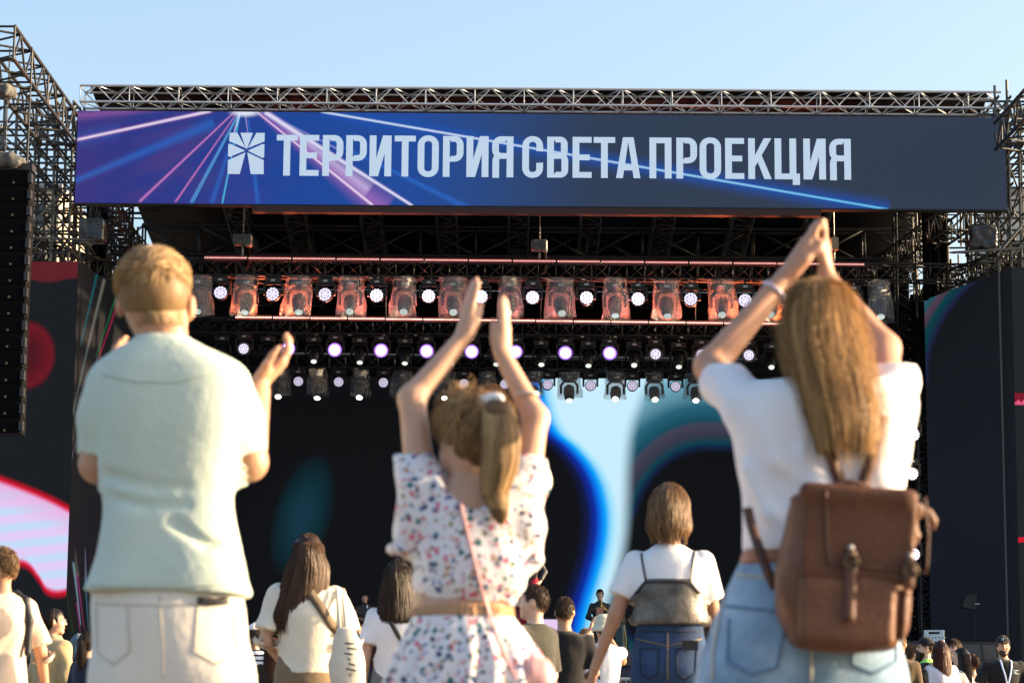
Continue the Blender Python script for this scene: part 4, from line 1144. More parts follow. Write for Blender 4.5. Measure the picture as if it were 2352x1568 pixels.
# ================================================================== PEOPLE: shared builders
SKIN = mat('skin_light', (0.52, 0.31, 0.21), 0.5, 0, 0.10, 12, 0.12, 90, 0.4, sss=0.2)
SKIN_T = mat('skin_tanned', (0.46, 0.245, 0.15), 0.5, 0, 0.10, 12, 0.12, 90, 0.4, sss=0.2)
SKIN_P = mat('skin_pale', (0.62, 0.41, 0.31), 0.5, 0, 0.10, 12, 0.12, 90, 0.4, sss=0.2)
EYE_W = mat('eye_white', (0.7, 0.68, 0.65), 0.2); EYE_D = mat('eye_iris', (0.05, 0.03, 0.02), 0.2)
SHOE = mat('white_shoe', (0.6, 0.58, 0.55), 0.6); SHOE_D = mat('dark_shoe', (0.03, 0.03, 0.03), 0.5)
LIP = mat('lip_skin', (0.45, 0.18, 0.15), 0.4)


def add_hand(F, W, d, n, th, L=0.185, curl=(0.25, 0.25, 0.28, 0.32), thumb=0.5, k=0.006):
    """hand from wrist W: d towards the fingers, n out of the palm, th towards the thumb"""
    W = Vector(W); d = Vector(d).normalized(); n = Vector(n); n = (n - d * n.dot(d)).normalized()
    th = Vector(th); th = (th - d * th.dot(d) - n * th.dot(n)).normalized(); q = L / 0.185
    fing = ((0.34, 0.43, 0.51), (0.115, 0.475, 0.53), (-0.115, 0.44, 0.515), (-0.33, 0.34, 0.475))
    for i, (off, ln, kn) in enumerate(fing):
        K = W + d * (kn * L) + th * (off * 0.235 * L) + n * (0.004 * q if i in (1, 2) else 0.008 * q)
        F.cone(W + th * (off * 0.14 * L), K, 0.0165 * q, 0.0118 * q, 0.012 * q)
        v = d.copy(); p = K; a = 0.0; r = 0.0095 * q * (0.88 if i == 3 else 1)
        sp = th * (off * 0.10)
        for j, fr in enumerate((0.47, 0.30, 0.23)):
            a += curl[i] * (0.8 if j == 0 else 1.1)
            v = (d * math.cos(a) + n * math.sin(a) + sp).normalized(); p2 = p + v * (ln * L * fr)
            F.cone(p, p2, r, r * 0.9, k); p = p2; r *= 0.9
    b0 = W + d * (0.10 * L) + th * (0.09 * L) + n * (0.01 * q); b1 = W + d * (0.30 * L) + th * ((0.22 if thumb > 0 else 0.15) * L + 0.05 * L * thumb) + n * (0.02 * q)
    b2 = b1 + (d * 0.8 + th * thumb * 0.6 + n * 0.25).normalized() * (0.17 * L); b3 = b2 + (d * 0.95 + th * thumb * 0.25 + n * 0.2).normalized() * (0.14 * L)
    F.cone(b0, b1, 0.0185 * q, 0.0135 * q, 0.014 * q); F.cone(b1, b2, 0.0125 * q, 0.0105 * q, k); F.cone(b2, b3, 0.0105 * q, 0.008 * q, k)


def bvh_of(*objs):
    out = []
    for o in objs:
        me = o.data; v = np.zeros(len(me.vertices) * 3, np.float32); me.vertices.foreach_get('co', v)
        out.append(BVHTree.FromPolygons(v.reshape(-1, 3).tolist(), [tuple(p.vertices) for p in me.polygons]))
    return out


def on_back(bv, pts, sub=6, off=0.004, front=False):
    """points (x, z) dropped on to the side of a figure that faces the camera"""
    out = []; last = None
    fine = []
    for i in range(len(pts) - 1):
        for j in range(sub): t = j / sub; fine.append((pts[i][0] + (pts[i + 1][0] - pts[i][0]) * t, pts[i][1] + (pts[i + 1][1] - pts[i][1]) * t))
    fine.append(pts[-1])
    for x, z in fine:
        best = None
        for b in bv:
            s = 3.0 if front else -3.0
            h = b.ray_cast(Vector((x, s, z)), Vector((0, -1 if front else 1, 0)))
            if h[0] is not None and (best is None or h[3] < best[2]): best = (h[0], h[1], h[3])
        if best is None:
            if last is None: continue
            best = (Vector((x, last[0].y, z)), last[1], 0)
        nn = best[1] if best[1].y < 0 or front else -best[1]
        out.append((best[0] + nn * off, nn)); last = (best[0], nn)
    return out


def ribbon(name, pn, width, thick, material, parent, closed_ends=True):
    """flat strap along (point, normal) pairs"""
    if len(pn) < 2: return None
    mb = MB(); n = len(pn)
    for i, (p, nn) in enumerate(pn):
        t = (pn[min(i + 1, n - 1)][0] - pn[max(i - 1, 0)][0]).normalized(); s = t.cross(nn).normalized() * (width / 2); o = nn.normalized() * thick
        mb.v += [tuple(p - s), tuple(p + s), tuple(p + s + o), tuple(p - s + o)]
    for i in range(n - 1):
        a, b = 4 * i, 4 * i + 4
        mb.f += [(a, a + 1, b + 1, b), (a + 1, a + 2, b + 2, b + 1), (a + 2, a + 3, b + 3, b + 2), (a + 3, a, b, b + 3)]
    mb.f += [(3, 2, 1, 0), tuple(4 * (n - 1) + k for k in range(4))]
    return mb.build(name, material, parent, smooth=True)


def loft_strands(rows, n, m, a0, a1, out=0.003, endj=0.05, wav=0.004, seed=0, drift=0.15, inner=0.012, shrink=0.0):
    """hair lines down the surface of a loft; angles in degrees, 270 = towards -y"""
    r = np.random.default_rng(seed); R2 = smooth_rows(rows); R2 = R2[::-1]
    z0, z1 = R2[0, 0], R2[-1, 0]; t = np.linspace(0, 1, m)
    th = np.radians(r.uniform(a0, a1, n)); dr = r.normal(0, drift, n); ze = z1 + r.uniform(-endj, endj * 1.6, n) - 0.0
    zs = z0 - r.random(n) ** 2 * 0.02
    Z = zs[:, None] + (ze - zs)[:, None] * (t ** 0.85)[None]
    f = [np.interp(Z, R2[::-1, 0], R2[::-1, i]) for i in (1, 2, 3, 4)]
    off = r.uniform(-inner, out, n)[:, None] + wav * np.sin(r.uniform(0, 6.28, n)[:, None] + t[None] * r.uniform(4, 14, n)[:, None])
    A = th[:, None] + dr[:, None] * t[None]
    sc = 1 - shrink * np.clip(t[None] - 0.8, 0, 1) * 5
    X = f[0] + (f[2] + off) * np.cos(A) * sc; Y = f[1] + (f[3] + off) * np.sin(A) * sc
    return np.stack([X, Y, Z], -1)


def cap_strands(c, r, n, m, length, seed=0, whorl=(0, -0.35, 1), keep=None, lift=0.012):
    """short hair combed away from a whorl over an ellipsoid"""
    rg = np.random.default_rng(seed); v = rg.normal(size=(n * 3, 3)); v /= np.linalg.norm(v, axis=1, keepdims=True)
    c = np.array(c); r = np.array(r); p = c + v * r
    if keep is not None: v = v[keep(p)]
    v = v[:n]; n = len(v); w = np.array(whorl, float); w /= np.linalg.norm(w)
    tan = v - w; tan -= v * (tan * v).sum(1, keepdims=True); tan /= np.maximum(np.linalg.norm(tan, axis=1, keepdims=True), 1e-6)
    tan += rg.normal(0, 0.25, tan.shape); L = length * rg.uniform(0.7, 1.3, n); t = np.linspace(0, 1, m)
    d = v[:, None] + tan[:, None] * (L / r.mean())[:, None, None] * t[None, :, None]; d /= np.linalg.norm(d, axis=2, keepdims=True)
    rad = 1 + (lift / r.mean()) * np.sin(t * 2.2)[None, :, None] * rg.uniform(0.3, 1.2, (n, 1, 1))
    return c + d * r * rad


HAIRS = {'light_brown': ((0.045, 0.025, 0.013), (0.30, 0.17, 0.075)), 'blond': ((0.2, 0.11, 0.045), (0.60, 0.38, 0.17)), 'darkblond': ((0.09, 0.05, 0.024), (0.40, 0.24, 0.11)), 'brown': ((0.028, 0.014, 0.008), (0.12, 0.06, 0.028)),
         'dark': ((0.012, 0.007, 0.005), (0.05, 0.026, 0.014)), 'black': ((0.006, 0.005, 0.005), (0.025, 0.018, 0.014)), 'red': ((0.03, 0.010, 0.006), (0.12, 0.035, 0.018)), 'light': ((0.20, 0.13, 0.06), (0.55, 0.40, 0.22))}
def hm(k): return hair_mat('hair_' + k, *HAIRS[k])


HC = np.array((0, 0.005, 1.635))       # head centre of the 1.75 m figure


def human(px, py, Y, label, base_z=0.0, face=0.0, sex='m', skin=None, top=None, bottom=None, hair=None, arms=None, hands=(True, True), beard=None,
          facev=False, group=None, h=0.0115, turn=0.0, lean=0.0, build=1.0, legs=True, seed=1, head_drop=0.0):
    """a whole standing figure; local axes: facing +y, x to its right, feet at z = 0"""
    skin = skin or SKIN; zt = P(px, py, Y).z - base_z; s = zt / 1.765
    loc = P(px, py, Y); root = empty('person', (loc.x, Y, base_z), label, 'person', group, R_(face), s)
    fem = sex == 'f'; b = build
    if fem: T = [(0.86, .165, .12), (0.94, .168, .12), (1.08, .125, .093), (1.26, .15, .112), (1.37, .158, .09), (1.43, .10, .07), (1.47, .055, .055)]
    else: T = [(0.86, .158, .115), (0.94, .160, .115), (1.08, .148, .105), (1.28, .175, .12), (1.38, .19, .10), (1.44, .125, .08), (1.48, .062, .06)]
    sx = (0.158 if fem else 0.185) * b
    def rows(g, lo=0.0, hi=9.0, gy=None): return [(z, 0, -0.004 + lean * (z - 1) , rx * b + g, ry * b + (g if gy is None else gy)) for z, rx, ry in T if lo <= z <= hi]
    arms = arms or [None, None]; aj = []
    for k, a in enumerate(arms):
        sg = -1 if k == 0 else 1
        if a is None: a = ((sg * (sx + 0.045), -0.03, 1.12), (sg * (sx + 0.065), 0.05, 0.88))
        aj.append([np.array((sg * sx, lean * 0.4, 1.385)), np.array(a[0], float), np.array(a[1], float)] + ([Vector(a[2])] if len(a) > 2 else []))
    # head turn: everything above the neck is rotated about the vertical
    ct, st_ = math.cos(R_(turn)), math.sin(R_(turn)); hl = lean * 0.62
    def H(x, y, z): return (x * ct - y * st_, x * st_ + y * ct + hl, z - head_drop)
    rot = Matrix.Rotation(R_(turn), 3, 'Z')
    F = SDF((-0.75, -0.75, 0.80), (0.75, 0.75, 1.85 + (0.5 if max(max(q[2] for q in a[1:3]) for a in aj) > 1.5 else 0)), h)
    F.loft(rows(-0.008, 0.85), 0.02)
    nr = 0.047 if fem else 0.056
    F.cone(H(0, -0.012, 1.44), H(0, -0.004, 1.58), nr, nr * 0.95, 0.03)
    F.ell(H(*HC), (0.075, 0.095, 0.112), 0.02, rot=rot); F.ell(H(0, 0.035, 1.578), (0.056, 0.062, 0.062), 0.035, rot=rot)
    for sg in (-1, 1): F.ell(H(sg * 0.078, -0.004, 1.625), (0.012, 0.022, 0.032), 0.008, rot=rot)
    if facev:
        F.cone(H(0, 0.095, 1.652), H(0, 0.117, 1.612), 0.010, 0.0145, 0.014); F.ell(H(0, 0.085, 1.533), (0.026, 0.022, 0.020), 0.03, rot=rot)
        F.cone(H(-0.038, 0.082, 1.668), H(0.038, 0.082, 1.668), 0.012, 0.012, 0.02); F.ell(H(0, 0.09, 1.572), (0.026, 0.014, 0.012), 0.015, rot=rot)
        for sg in (-1, 1): F.ell(H(sg * 0.031, 0.103, 1.646), (0.016, 0.014, 0.010), 0.014, 's', rot=rot); F.ell(H(sg * 0.045, 0.06, 1.605), (0.022, 0.028, 0.025), 0.03, rot=rot)
    ra = 0.043 if fem else 0.050
    for k, a in enumerate(aj):
        F.path(a[:3], [ra * b, ra * 0.80, ra * 0.55], 0.02)
        if hands[k]:
            fa = Vector(a[2] - a[1]).normalized(); d = a[3].normalized() if len(a) > 3 else fa
            sg = -1 if k == 0 else 1
            n = Vector((-sg, 0.15, 0)); th = Vector((0, 1, 0.1)) if abs(d.z) > 0.5 else Vector((-sg * 0.5, 0, 1))
            if abs(d.dot(n.normalized())) > 0.85: n = Vector((0, 0.3, -1))
            add_hand(F, a[2], d, n, th, 0.165 if fem else 0.18, k=0.008)
    body = F.build('body', skin, root)
    if facev:
        for sg in (-1, 1):
            e = MB().lathe([(0.002, -0.011), (0.008, -0.008), (0.0115, 0.0), (0.008, 0.008), (0.002, 0.011)], 10, 'y').build('eye', EYE_W, body, H(sg * 0.031, 0.083, 1.647), smooth=True)
            MB().lathe([(0.0055, 0.0100), (0.004, 0.0115), (0.001, 0.012)], 8, 'y').build('iris', EYE_D, e).rotation_euler = (0, 0, 0)
            e.rotation_euler.z = R_(turn)
            if beard is not None or hair:
                MB().tube([H(sg * 0.014, 0.1, 1.670), H(sg * 0.032, 0.099, 1.677), H(sg * 0.05, 0.086, 1.668)], [0.004, 0.005, 0.003], 6).build('eyebrow', hm((hair or {}).get('col', 'brown')), body, smooth=True)
        MB().tube([H(-0.022, 0.1, 1.572), H(0, 0.1075, 1.575), H(0.022, 0.1, 1.572)], [0.003, 0.0065, 0.003], 8).build('lips', LIP, body, smooth=True)
    # --- lower garment and legs
    bt = bottom or dict(m=fabric('dark_trousers', (0.05, 0.05, 0.06)))
    zl = bt.get('z0', 0.09); zw = bt.get('waist', 1.02)
    G = SDF((-0.36, -0.3, 0.0), (0.36, 0.3, 1.2), 0.0145)
    if bt.get('skirt'):
        fl = bt['skirt']; G.loft([(zl, 0, 0, fl, fl * 0.8), (0.6, 0, 0, fl * 0.9, fl * 0.72), (0.9, 0, 0, 0.185 * b, 0.14)] + [(z, 0, 0, rx * b + 0.012, ry * b + 0.012) for z, rx, ry in T if 0.92 < z < zw] + [(zw, 0, 0, 0.145 * b, 0.11)], 0.0)
    else:
        G.loft([(0.80, 0, -0.005, 0.155 * b, 0.115), (0.87, 0, -0.012, 0.172 * b, 0.130), (0.94, 0, -0.008, 0.172 * b, 0.128), (zw, 0, 0, 0.142 * b + 0.01, 0.112)], 0.0)
        w = bt.get('wide', 1.0)
        for sg in (-1, 1): G.path([(sg * 0.088 * b, -0.005, 0.84), (sg * 0.095, 0.0, 0.46), (sg * 0.10, -0.01, zl)], [0.088 * b, 0.066 * w, 0.056 * w], 0.03); 
        G.cut((0, 0, zl), (0, 0, -1))
    G.wrinkle(0.006, 30, seed + 3, 0.1, zw - 0.06)
    G.build('trousers' if not bt.get('skirt') else 'skirt', bt['m'], root)
    if legs:
        for sg in (-1, 1):
            q = MB(); q.tube([(sg * 0.10, -0.09, 0.04), (sg * 0.10, -0.04, 0.05), (sg * 0.10, 0.05, 0.04), (sg * 0.105, 0.15, 0.03), (sg * 0.105, 0.17, 0.022)], [0.03, 0.04, 0.04, 0.033, 0.018], 10)
            q.build('shoe', SHOE if seed % 2 else SHOE_D, root, smooth=True)
            if zl > 0.2: MB().tube([(sg * 0.097, 0, zl + 0.05), (sg * 0.10, -0.01, 0.06)], [0.05, 0.035], 10).build('shin', skin, root, smooth=True)
    # --- upper garment
    tp = top or dict(m=fabric('grey_shirt', (0.3, 0.3, 0.3)))
    g = tp.get('loose', 0.016); hem = tp.get('hem', 0.92); st = tp.get('sleeve', 0.75); nk = tp.get('neck', 1.47)
    S = SDF((-0.75, -0.6, min(0.8, hem - 0.03)), (0.75, 0.6, 1.62 + (0.4 if max(a[1][2] for a in aj) > 1.45 else 0)), 0.0125 if h < 0.011 else 0.0145)
    R3 = [(z, 0, -0.004 + lean * (z - 1), rx * b + g + (tp.get('flare', 0.0) * max(0, 1.1 - z)), ry * b + g + 0.006) for z, rx, ry in T if hem + 0.02 < z < nk]
    z0 = R3[0]
    R3 = [(hem, 0, z0[2], z0[3] + 0.004, z0[4] + 0.006)] + R3 + [(nk, 0, lean * 0.45 - 0.006, nr + 0.02, nr + 0.018)]
    S.loft(R3, 0.0)
    if st > 0:
        sr = tp.get('srad', 0.062 if fem else 0.07)
        for k, a in enumerate(aj):
            if st <= 1: e = a[0] + (a[1] - a[0]) * st; S.path([a[0], e + (a[1] - a[0]) * 0.1], [sr * 0.80, sr * 1.0], 0.03); nn = a[1] - a[0]
            else: e = a[1] + (a[2] - a[1]) * (st - 1); S.path([a[0], a[1], e + (a[2] - a[1]) * 0.08], [sr * 0.85, sr * 0.85, sr * 0.66], 0.03); nn = a[2] - a[1]
            S.cut_near(e, nn, 0.10)
    S.wrinkle(tp.get('wr', 0.009), 24, seed)
    shirt = S.build(tp.get('name', 'shirt'), tp['m'], root)
    # --- hair
    hr = hair or dict(kind='short', col='brown'); kind = hr['kind']; m = hm(hr.get('col', 'brown'))
    hs = hr.get('h', 0.010)
    hobj = None
    if kind in ('short', 'fade'):
        c = (HC[0], HC[1] - 0.008, HC[2] + 0.012); rr = np.array((0.082, 0.101, 0.116)) * (1.0 if kind == 'short' else 0.985)
        K = SDF((-0.2, -0.2, 1.45), (0.2, 0.2, 1.85), hs)
        K.ell(c, rr, 0.0); K.cut((0, 0.0, 1.62), (0, 0.55, -1.0)); K.box((0, 0.12, 1.60), (0.2, 0.07, 0.085), 0.03, 0.02, 's')
        for sg in (-1, 1): K.ell((sg * 0.085, 0.0, 1.615), (0.022, 0.034, 0.045), 0.01, 's')
        K.wrinkle(0.002, 60, seed); hobj = K.build('hair', m, root)
        ln = cap_strands(c, rr, hr.get('n', 500), 4, hr.get('len', 0.03), seed, (0, -0.3, 1), lambda p: (p[:, 2] - 1.615 > 0.55 * p[:, 1]) & ~((p[:, 1] > 0.05) & (p[:, 2] < 1.69)) & ~((np.abs(p[:, 0]) > 0.06) & (p[:, 2] < 1.64) & (p[:, 1] > -0.04)))
        so = strands('hair_strands', ln, 0.0022, m, hobj)
    elif kind in ('long', 'bob', 'pony', 'bun'):
        zl2 = hr.get('z', 1.25); w = hr.get('w', 0.11); fl = hr.get('flare', 0.0); cx = hr.get('cx', 0.0); dp = hr.get('d', 0.085)
        if kind in ('pony', 'bun'): zl2 = 1.555; w = 0.083
        rws = [(zl2, cx * 1.0, -0.055, (w + fl) * 0.82, dp * 0.75), (zl2 + 0.06, cx * 0.9, -0.05, w + fl, dp), ((zl2 + 1.55) / 2, cx * 0.5, -0.045, w + fl * 0.5, dp + 0.006), (1.56, 0, -0.032, w * 0.94, 0.092),
               (1.62, 0, -0.02, 0.096, 0.106), (1.68, 0, -0.008, 0.090, 0.104), (1.72, 0, 0.0, 0.07, 0.085), (1.745, 0, 0.0, 0.045, 0.055), (1.76, 0, 0.0, 0.015, 0.02)]
        if kind in ('pony', 'bun'): rws = [(1.55, 0, -0.03, 0.05, 0.06), (1.59, 0, -0.02, 0.075, 0.088)] + rws[4:]
        elif zl2 > 1.44: rws = [(zl2, cx, -0.04, w * 0.8, 0.082), (zl2 + 0.035, cx, -0.035, w, 0.096)] + [q for q in rws if q[0] > zl2 + 0.07]
        K = SDF((-0.32, -0.3, zl2 - 0.05), (0.32, 0.25, 1.85), hs)
        K.loft(rws, 0.0)
        K.box((0, 0.15, 1.545), (0.085, 0.105, 0.145), 0.03, 0.02, 's')
        if kind in ('pony', 'bun'):
            for sg in (-1, 1): K.ell((sg * 0.085, 0.0, 1.615), (0.022, 0.034, 0.045), 0.01, 's')
        hobj = K.build('hair', m, root)
        a0, a1 = (175, 365) if facev or kind in ('pony', 'bun') else (160, 380)
        ln = loft_strands(rws, hr.get('n', 600), 12, a0, a1, 0.004, 0.035 if kind in ('long', 'bob') else 0.01, 0.002, seed, 0.10, 0.006)
        strands('hair_strands', ln, hr.get('sr', 0.003), m, hobj)
        if kind == 'pony':
            pz = hr.get('z', 1.25); pr = [(pz, 0.0, -0.10, 0.02, 0.015), ((pz + 1.66) / 2, 0, -0.125, 0.045, 0.032), (1.62, 0, -0.12, 0.038, 0.03), (1.67, 0, -0.1, 0.02, 0.02)]
            K = SDF((-0.1, -0.25, pz - 0.03), (0.1, 0.0, 1.72), 0.01); K.loft(pr, 0.0); K.build('ponytail', m, hobj)
            strands('ponytail_strands', loft_strands(pr, 150, 10, 0, 360, 0.006, 0.03, 0.004, seed), 0.004, m, hobj)
        if kind == 'bun':
            K = SDF((-0.1, -0.25, 1.55), (0.1, 0.0, 1.8), 0.01); K.ell((0, -0.125, 1.69), (0.035, 0.03, 0.033), 0.0).wrinkle(0.006, 90, 3); K.build('bun', m, hobj)
    if hobj is not None and (turn or lean or head_drop):
        hobj.rotation_euler.z = R_(turn); hobj.location = (0, hl, -head_drop)
    if beard is not None:
        K = SDF((-0.14, -0.05, 1.44), (0.14, 0.2, 1.68), 0.008)
        K.ell((0, 0.045, 1.562), (0.062, 0.064, 0.062 + beard * 0.3), 0.0); K.ell((0, 0.095, 1.535 - beard * 0.3), (0.03, 0.03, 0.03 + beard), 0.03)
        K.box((0, 0.0, 1.655), (0.2, 0.3, 0.06), 0.01, 0.015, 's'); K.ell((0, 0.118, 1.573), (0.024, 0.03, 0.009), 0.006, 's'); K.wrinkle(0.003, 120, seed)
        bo = K.build('beard', m, root); bo.rotation_euler.z = R_(turn); bo.location = (0, hl, -head_drop)
    return dict(root=root, body=body, shirt=shirt, hair=hobj, S=S, H=H, aj=aj, s=s, rot=rot)


def local(r, px, py, dy=0.0):
    """a spot of the photograph near a person, in that person's own (back-facing) frame"""
    o = r['root']; p = P(px, py, o.location.y + dy) - o.location
    return (Matrix.Rotation(-o.rotation_euler.z, 3, 'Z') @ p) / r['s']


def cap(r, m, brim=True, back=False, name='cap', logo=None, zb=1.685):
    H = r['H']; K = SDF((-0.2, -0.25, 1.6), (0.2, 0.3, 1.85), 0.009)
    K.ell((0, -0.005, 1.675), (0.089, 0.108, 0.096), 0.0); K.cut((0, 0, zb - 0.018), (0, 0.12, -1))
    o = K.build(name, m, r['root'])
    if brim:
        sg = -1 if back else 1; b = MB(); n = 9
        for i in range(n):
            a = math.pi * (i / (n - 1)); x = 0.078 * math.cos(a); y = 0.075 + 0.085 * math.sin(a)
            b.v += [(x, sg * y, zb - 0.012 - 0.012 * math.sin(a) + 0.012 * (1 - abs(x) / 0.08)), (x, sg * 0.07, zb - 0.004 + 0.012 * (1 - abs(x) / 0.08))]
        for i in range(n - 1): b.f.append((2 * i, 2 * i + 2, 2 * i + 3, 2 * i + 1))
        bo = b.build('brim', m, o, smooth=True); md = bo.modifiers.new('thickness', 'SOLIDIFY'); md.thickness = 0.005
    o.rotation_euler.z = math.atan2(r['rot'][1][0], r['rot'][0][0]); q = H(0, 0, 0); o.location = (0, q[1], q[2])
    return o


def strap_on(r, pts, w, m, name='strap', parts=('shirt',), thick=0.004, off=0.003, front=False):
    """strap over the camera-facing side; pts are photograph spots"""
    bv = bvh_of(*[r[p] for p in parts]); loc = [local(r, *p) for p in pts]
    return ribbon(name, on_back(bv, [(v.x, v.z) for v in loc], 6, off, front), w, thick, m, r['root'])


# ================================================================== THE THREE CLAPPING PEOPLE IN FRONT
class Fig:
    def __init__(s, px, Y, label):
        s.Y = Y; q = P(px, 1200, Y); s.base = Vector((q.x, Y, 0)); s.root = empty('person', s.base, label, 'person', 'people clapping in front')
        s.m = pxm(Y, 1000)
    def J(s, px, py, dy=0.0): return np.array(P(px, py, s.Y + dy) - s.base)
    def row(s, py, xl, xr, ry, dy=0.0):
        q = s.J((xl + xr) / 2, py, dy); return (q[2], q[0], dy, (xr - xl) / 2 * s.m * (s.Y + dy) / s.Y, ry)
    def rib(s, name, pts, w, t, m, bv, off=0.004):
        return ribbon(name, on_back(bv, [tuple(s.J(*p)[[0, 2]]) for p in pts], 6, off), w, t, m, s.root)


def field(f, xs, ys, dlo, dhi, h):
    a = f.J(min(xs), max(ys), 0); b = f.J(max(xs), min(ys), 0); return SDF((a[0], dlo, a[2]), (b[0], dhi, b[2]), h)


def floral_material():
    m = bpy.data.materials.new('floral_print_cotton'); m.use_nodes = True; nt = m.node_tree; nb = NB(nt); p = nt.nodes['Principled BSDF']
    tc = nb.n('ShaderNodeTexCoord'); mp = nb.n('ShaderNodeMapping'); mp.inputs['Scale'].default_value = (1, 0.75, 1); nt.links.new(tc.outputs['Object'], mp.inputs[0])
    nz = nb.n('ShaderNodeTexNoise'); nz.inputs['Scale'].default_value = 60; nz.inputs['Detail'].default_value = 2; nt.links.new(mp.outputs[0], nz.inputs['Vector'])
    wv = nb.n('ShaderNodeVectorMath', operation='MULTIPLY_ADD'); nt.links.new(nz.outputs['Color'], wv.inputs[0]); wv.inputs[1].default_value = (0.022, 0.022, 0.022); nt.links.new(mp.outputs[0], wv.inputs[2])
    col = (0.80, 0.78, 0.81, 1)
    for sc, thr, off, pal in ((48, 0.40, 0.0, [(0.0, C(52, 66, 110)), (0.26, C(48, 112, 116)), (0.5, C(214, 110, 138)), (0.72, C(70, 84, 128)), (0.86, C(196, 150, 128))]), (62, 0.34, 7.3, [(0.0, C(150, 128, 84)), (0.3, C(222, 176, 172)), (0.55, C(88, 110, 170)), (0.8, C(196, 96, 110))])):
        ad = nb.n('ShaderNodeVectorMath', operation='ADD'); nt.links.new(wv.outputs[0], ad.inputs[0]); ad.inputs[1].default_value = (off, off * 2, off)
        vo = nb.n('ShaderNodeTexVoronoi'); vo.inputs['Scale'].default_value = sc; nt.links.new(ad.outputs[0], vo.inputs['Vector'])
        sp = nb.n('ShaderNodeSeparateColor'); nt.links.new(vo.outputs['Color'], sp.inputs[0])
        spot = nb.m('MULTIPLY', nb.rng(vo.outputs['Distance'], thr, thr - 0.05), nb.rng(sp.outputs[1], 0.12, 0.14))
        col = nb.mix(spot, col, nb.ramp(sp.outputs[0], pal, 'CONSTANT'))
    nt.links.new(col, p.inputs['Base Color']); p.inputs['Roughness'].default_value = 0.9; p.inputs['Specular IOR Level'].default_value = 0.2
    t = nb.n('ShaderNodeBsdfTranslucent'); nt.links.new(col, t.inputs[0]); mx = nb.n('ShaderNodeMixShader'); mx.inputs[0].default_value = 0.12
    nt.links.new(p.outputs[0], mx.inputs[1]); nt.links.new(t.outputs[0], mx.inputs[2]); nt.links.new(mx.outputs[0], nt.nodes['Material Output'].inputs[0])
    return m


FLORAL = floral_material()
MINT = fabric('mint_cotton', (0.52, 0.61, 0.54), 0.04, 0.3, 30)
CREAM_T = fabric('cream_trouser_cotton', (0.74, 0.69, 0.61), 0.05, 0.3, 30)
WHITE_T = fabric('white_jersey', (0.80, 0.79, 0.82), 0.03, 0.3, 25)
DENIM_L = mat('light_blue_denim', (0.15, 0.28, 0.43), 0.9, 0, 0.35, 7, 0.4, 140, 0.2, col2=(0.34, 0.48, 0.62))
LEATHER = mat('brown_leather', (0.125, 0.045, 0.017), 0.6, 0, 0.35, 14, 0.35, 60, 0.5)
LEATHER_D = mat('dark_brown_leather', (0.085, 0.030, 0.016), 0.62, 0, 0.3, 14, 0.3, 60, 0.5)
STITCH = mat('pale_stitching', (0.42, 0.40, 0.34), 0.8); STITCH_D = mat('blue_seam', (0.12, 0.2, 0.32), 0.9)
STEEL = mat('steel_fitting', (0.55, 0.55, 0.53), 0.3, 0.9)


def legs_and_shoes(f, m, cx, hw, z0, rt, shoe, name='trousers', extra=None):
    pass


# ------------------------------------------------------------------ the man
f = Fig(370, 6.1, 'tall fair-haired man in a loose mint shirt and cream trousers, seen from behind, clapping'); J = f.J
F = field(f, (120, 720), (520, 1500), -0.32, 0.62, 0.0075)
F.ell(J(354, 672), (0.079, 0.098, 0.112), 0.02).ell(J(356, 725, 0.04), (0.06, 0.065, 0.062), 0.04)
F.cone(J(374, 745), J(372, 830), 0.062, 0.068, 0.03)
F.ell(J(439, 706, 0.005), (0.012, 0.021, 0.034), 0.01).ell(J(276, 700, 0.02), (0.011, 0.021, 0.034), 0.01)
F.loft([f.row(y, a, b, c) for y, a, b, c in ((820, 290, 460, .07), (870, 235, 540, .10), (1000, 240, 525, .105), (1180, 255, 515, .10), (1480, 230, 545, .12))], 0.02)
F.path([J(515, 890), J(572, 1062, 0.05), J(592, 898, 0.26)], [0.05, 0.045, 0.033], 0.02)
F.path([J(260, 890), J(226, 1066, 0.03), J(256, 905, 0.27)], [0.05, 0.046, 0.030], 0.02)
add_hand(F, J(591, 888, 0.27), (0.66, 0.1, 0.62), (-0.5, 0.05, 0.85), (0.1, -1.0, 0.2), 0.178, (0.42, 0.44, 0.47, 0.5), 0.25)
add_hand(F, J(256, 898, 0.28), (-0.1, 0.3, 0.9), (0.9, 0.1, 0.2), (0.0, -1.0, 0.2), 0.170, (0.3, 0.35, 0.4, 0.45), 0.6)
F.build('body', SKIN_T, f.root)
S = field(f, (120, 680), (740, 1400), -0.34, 0.34, 0.0085)
S.loft([f.row(y, a, b, c, d) for y, a, b, c, d in ((774, 316, 436, .068, .0), (790, 296, 462, .085, .0), (812, 258, 506, .10, 0), (845, 226, 548, .115, 0), (900, 214, 566, .125, 0), (970, 216, 560, .13, 0), (1050, 224, 538, .125, 0), (1110, 230, 530, .122, 0), (1180, 238, 536, .128, 0), (1270, 222, 550, .14, 0), (1330, 204, 560, .15, 0), (1364, 192, 569, .152, 0))], 0.0, e=2.8)
S.path([J(262, 890), J(240, 965, 0.01), J(236, 1045, 0.03), J(236, 1066, 0.03)], [0.070, 0.064, 0.058, 0.056], 0.035)
S.path([J(510, 892), J(536, 965, 0.02), J(550, 1035, 0.035), J(553, 1058, 0.04)], [0.072, 0.068, 0.062, 0.061], 0.035)
S.cut_near(J(222, 1054, 0.03), (-0.25, 0, -1), 0.075); S.cut_near(J(566, 1042, 0.035), (0.2, 0, -1), 0.075)
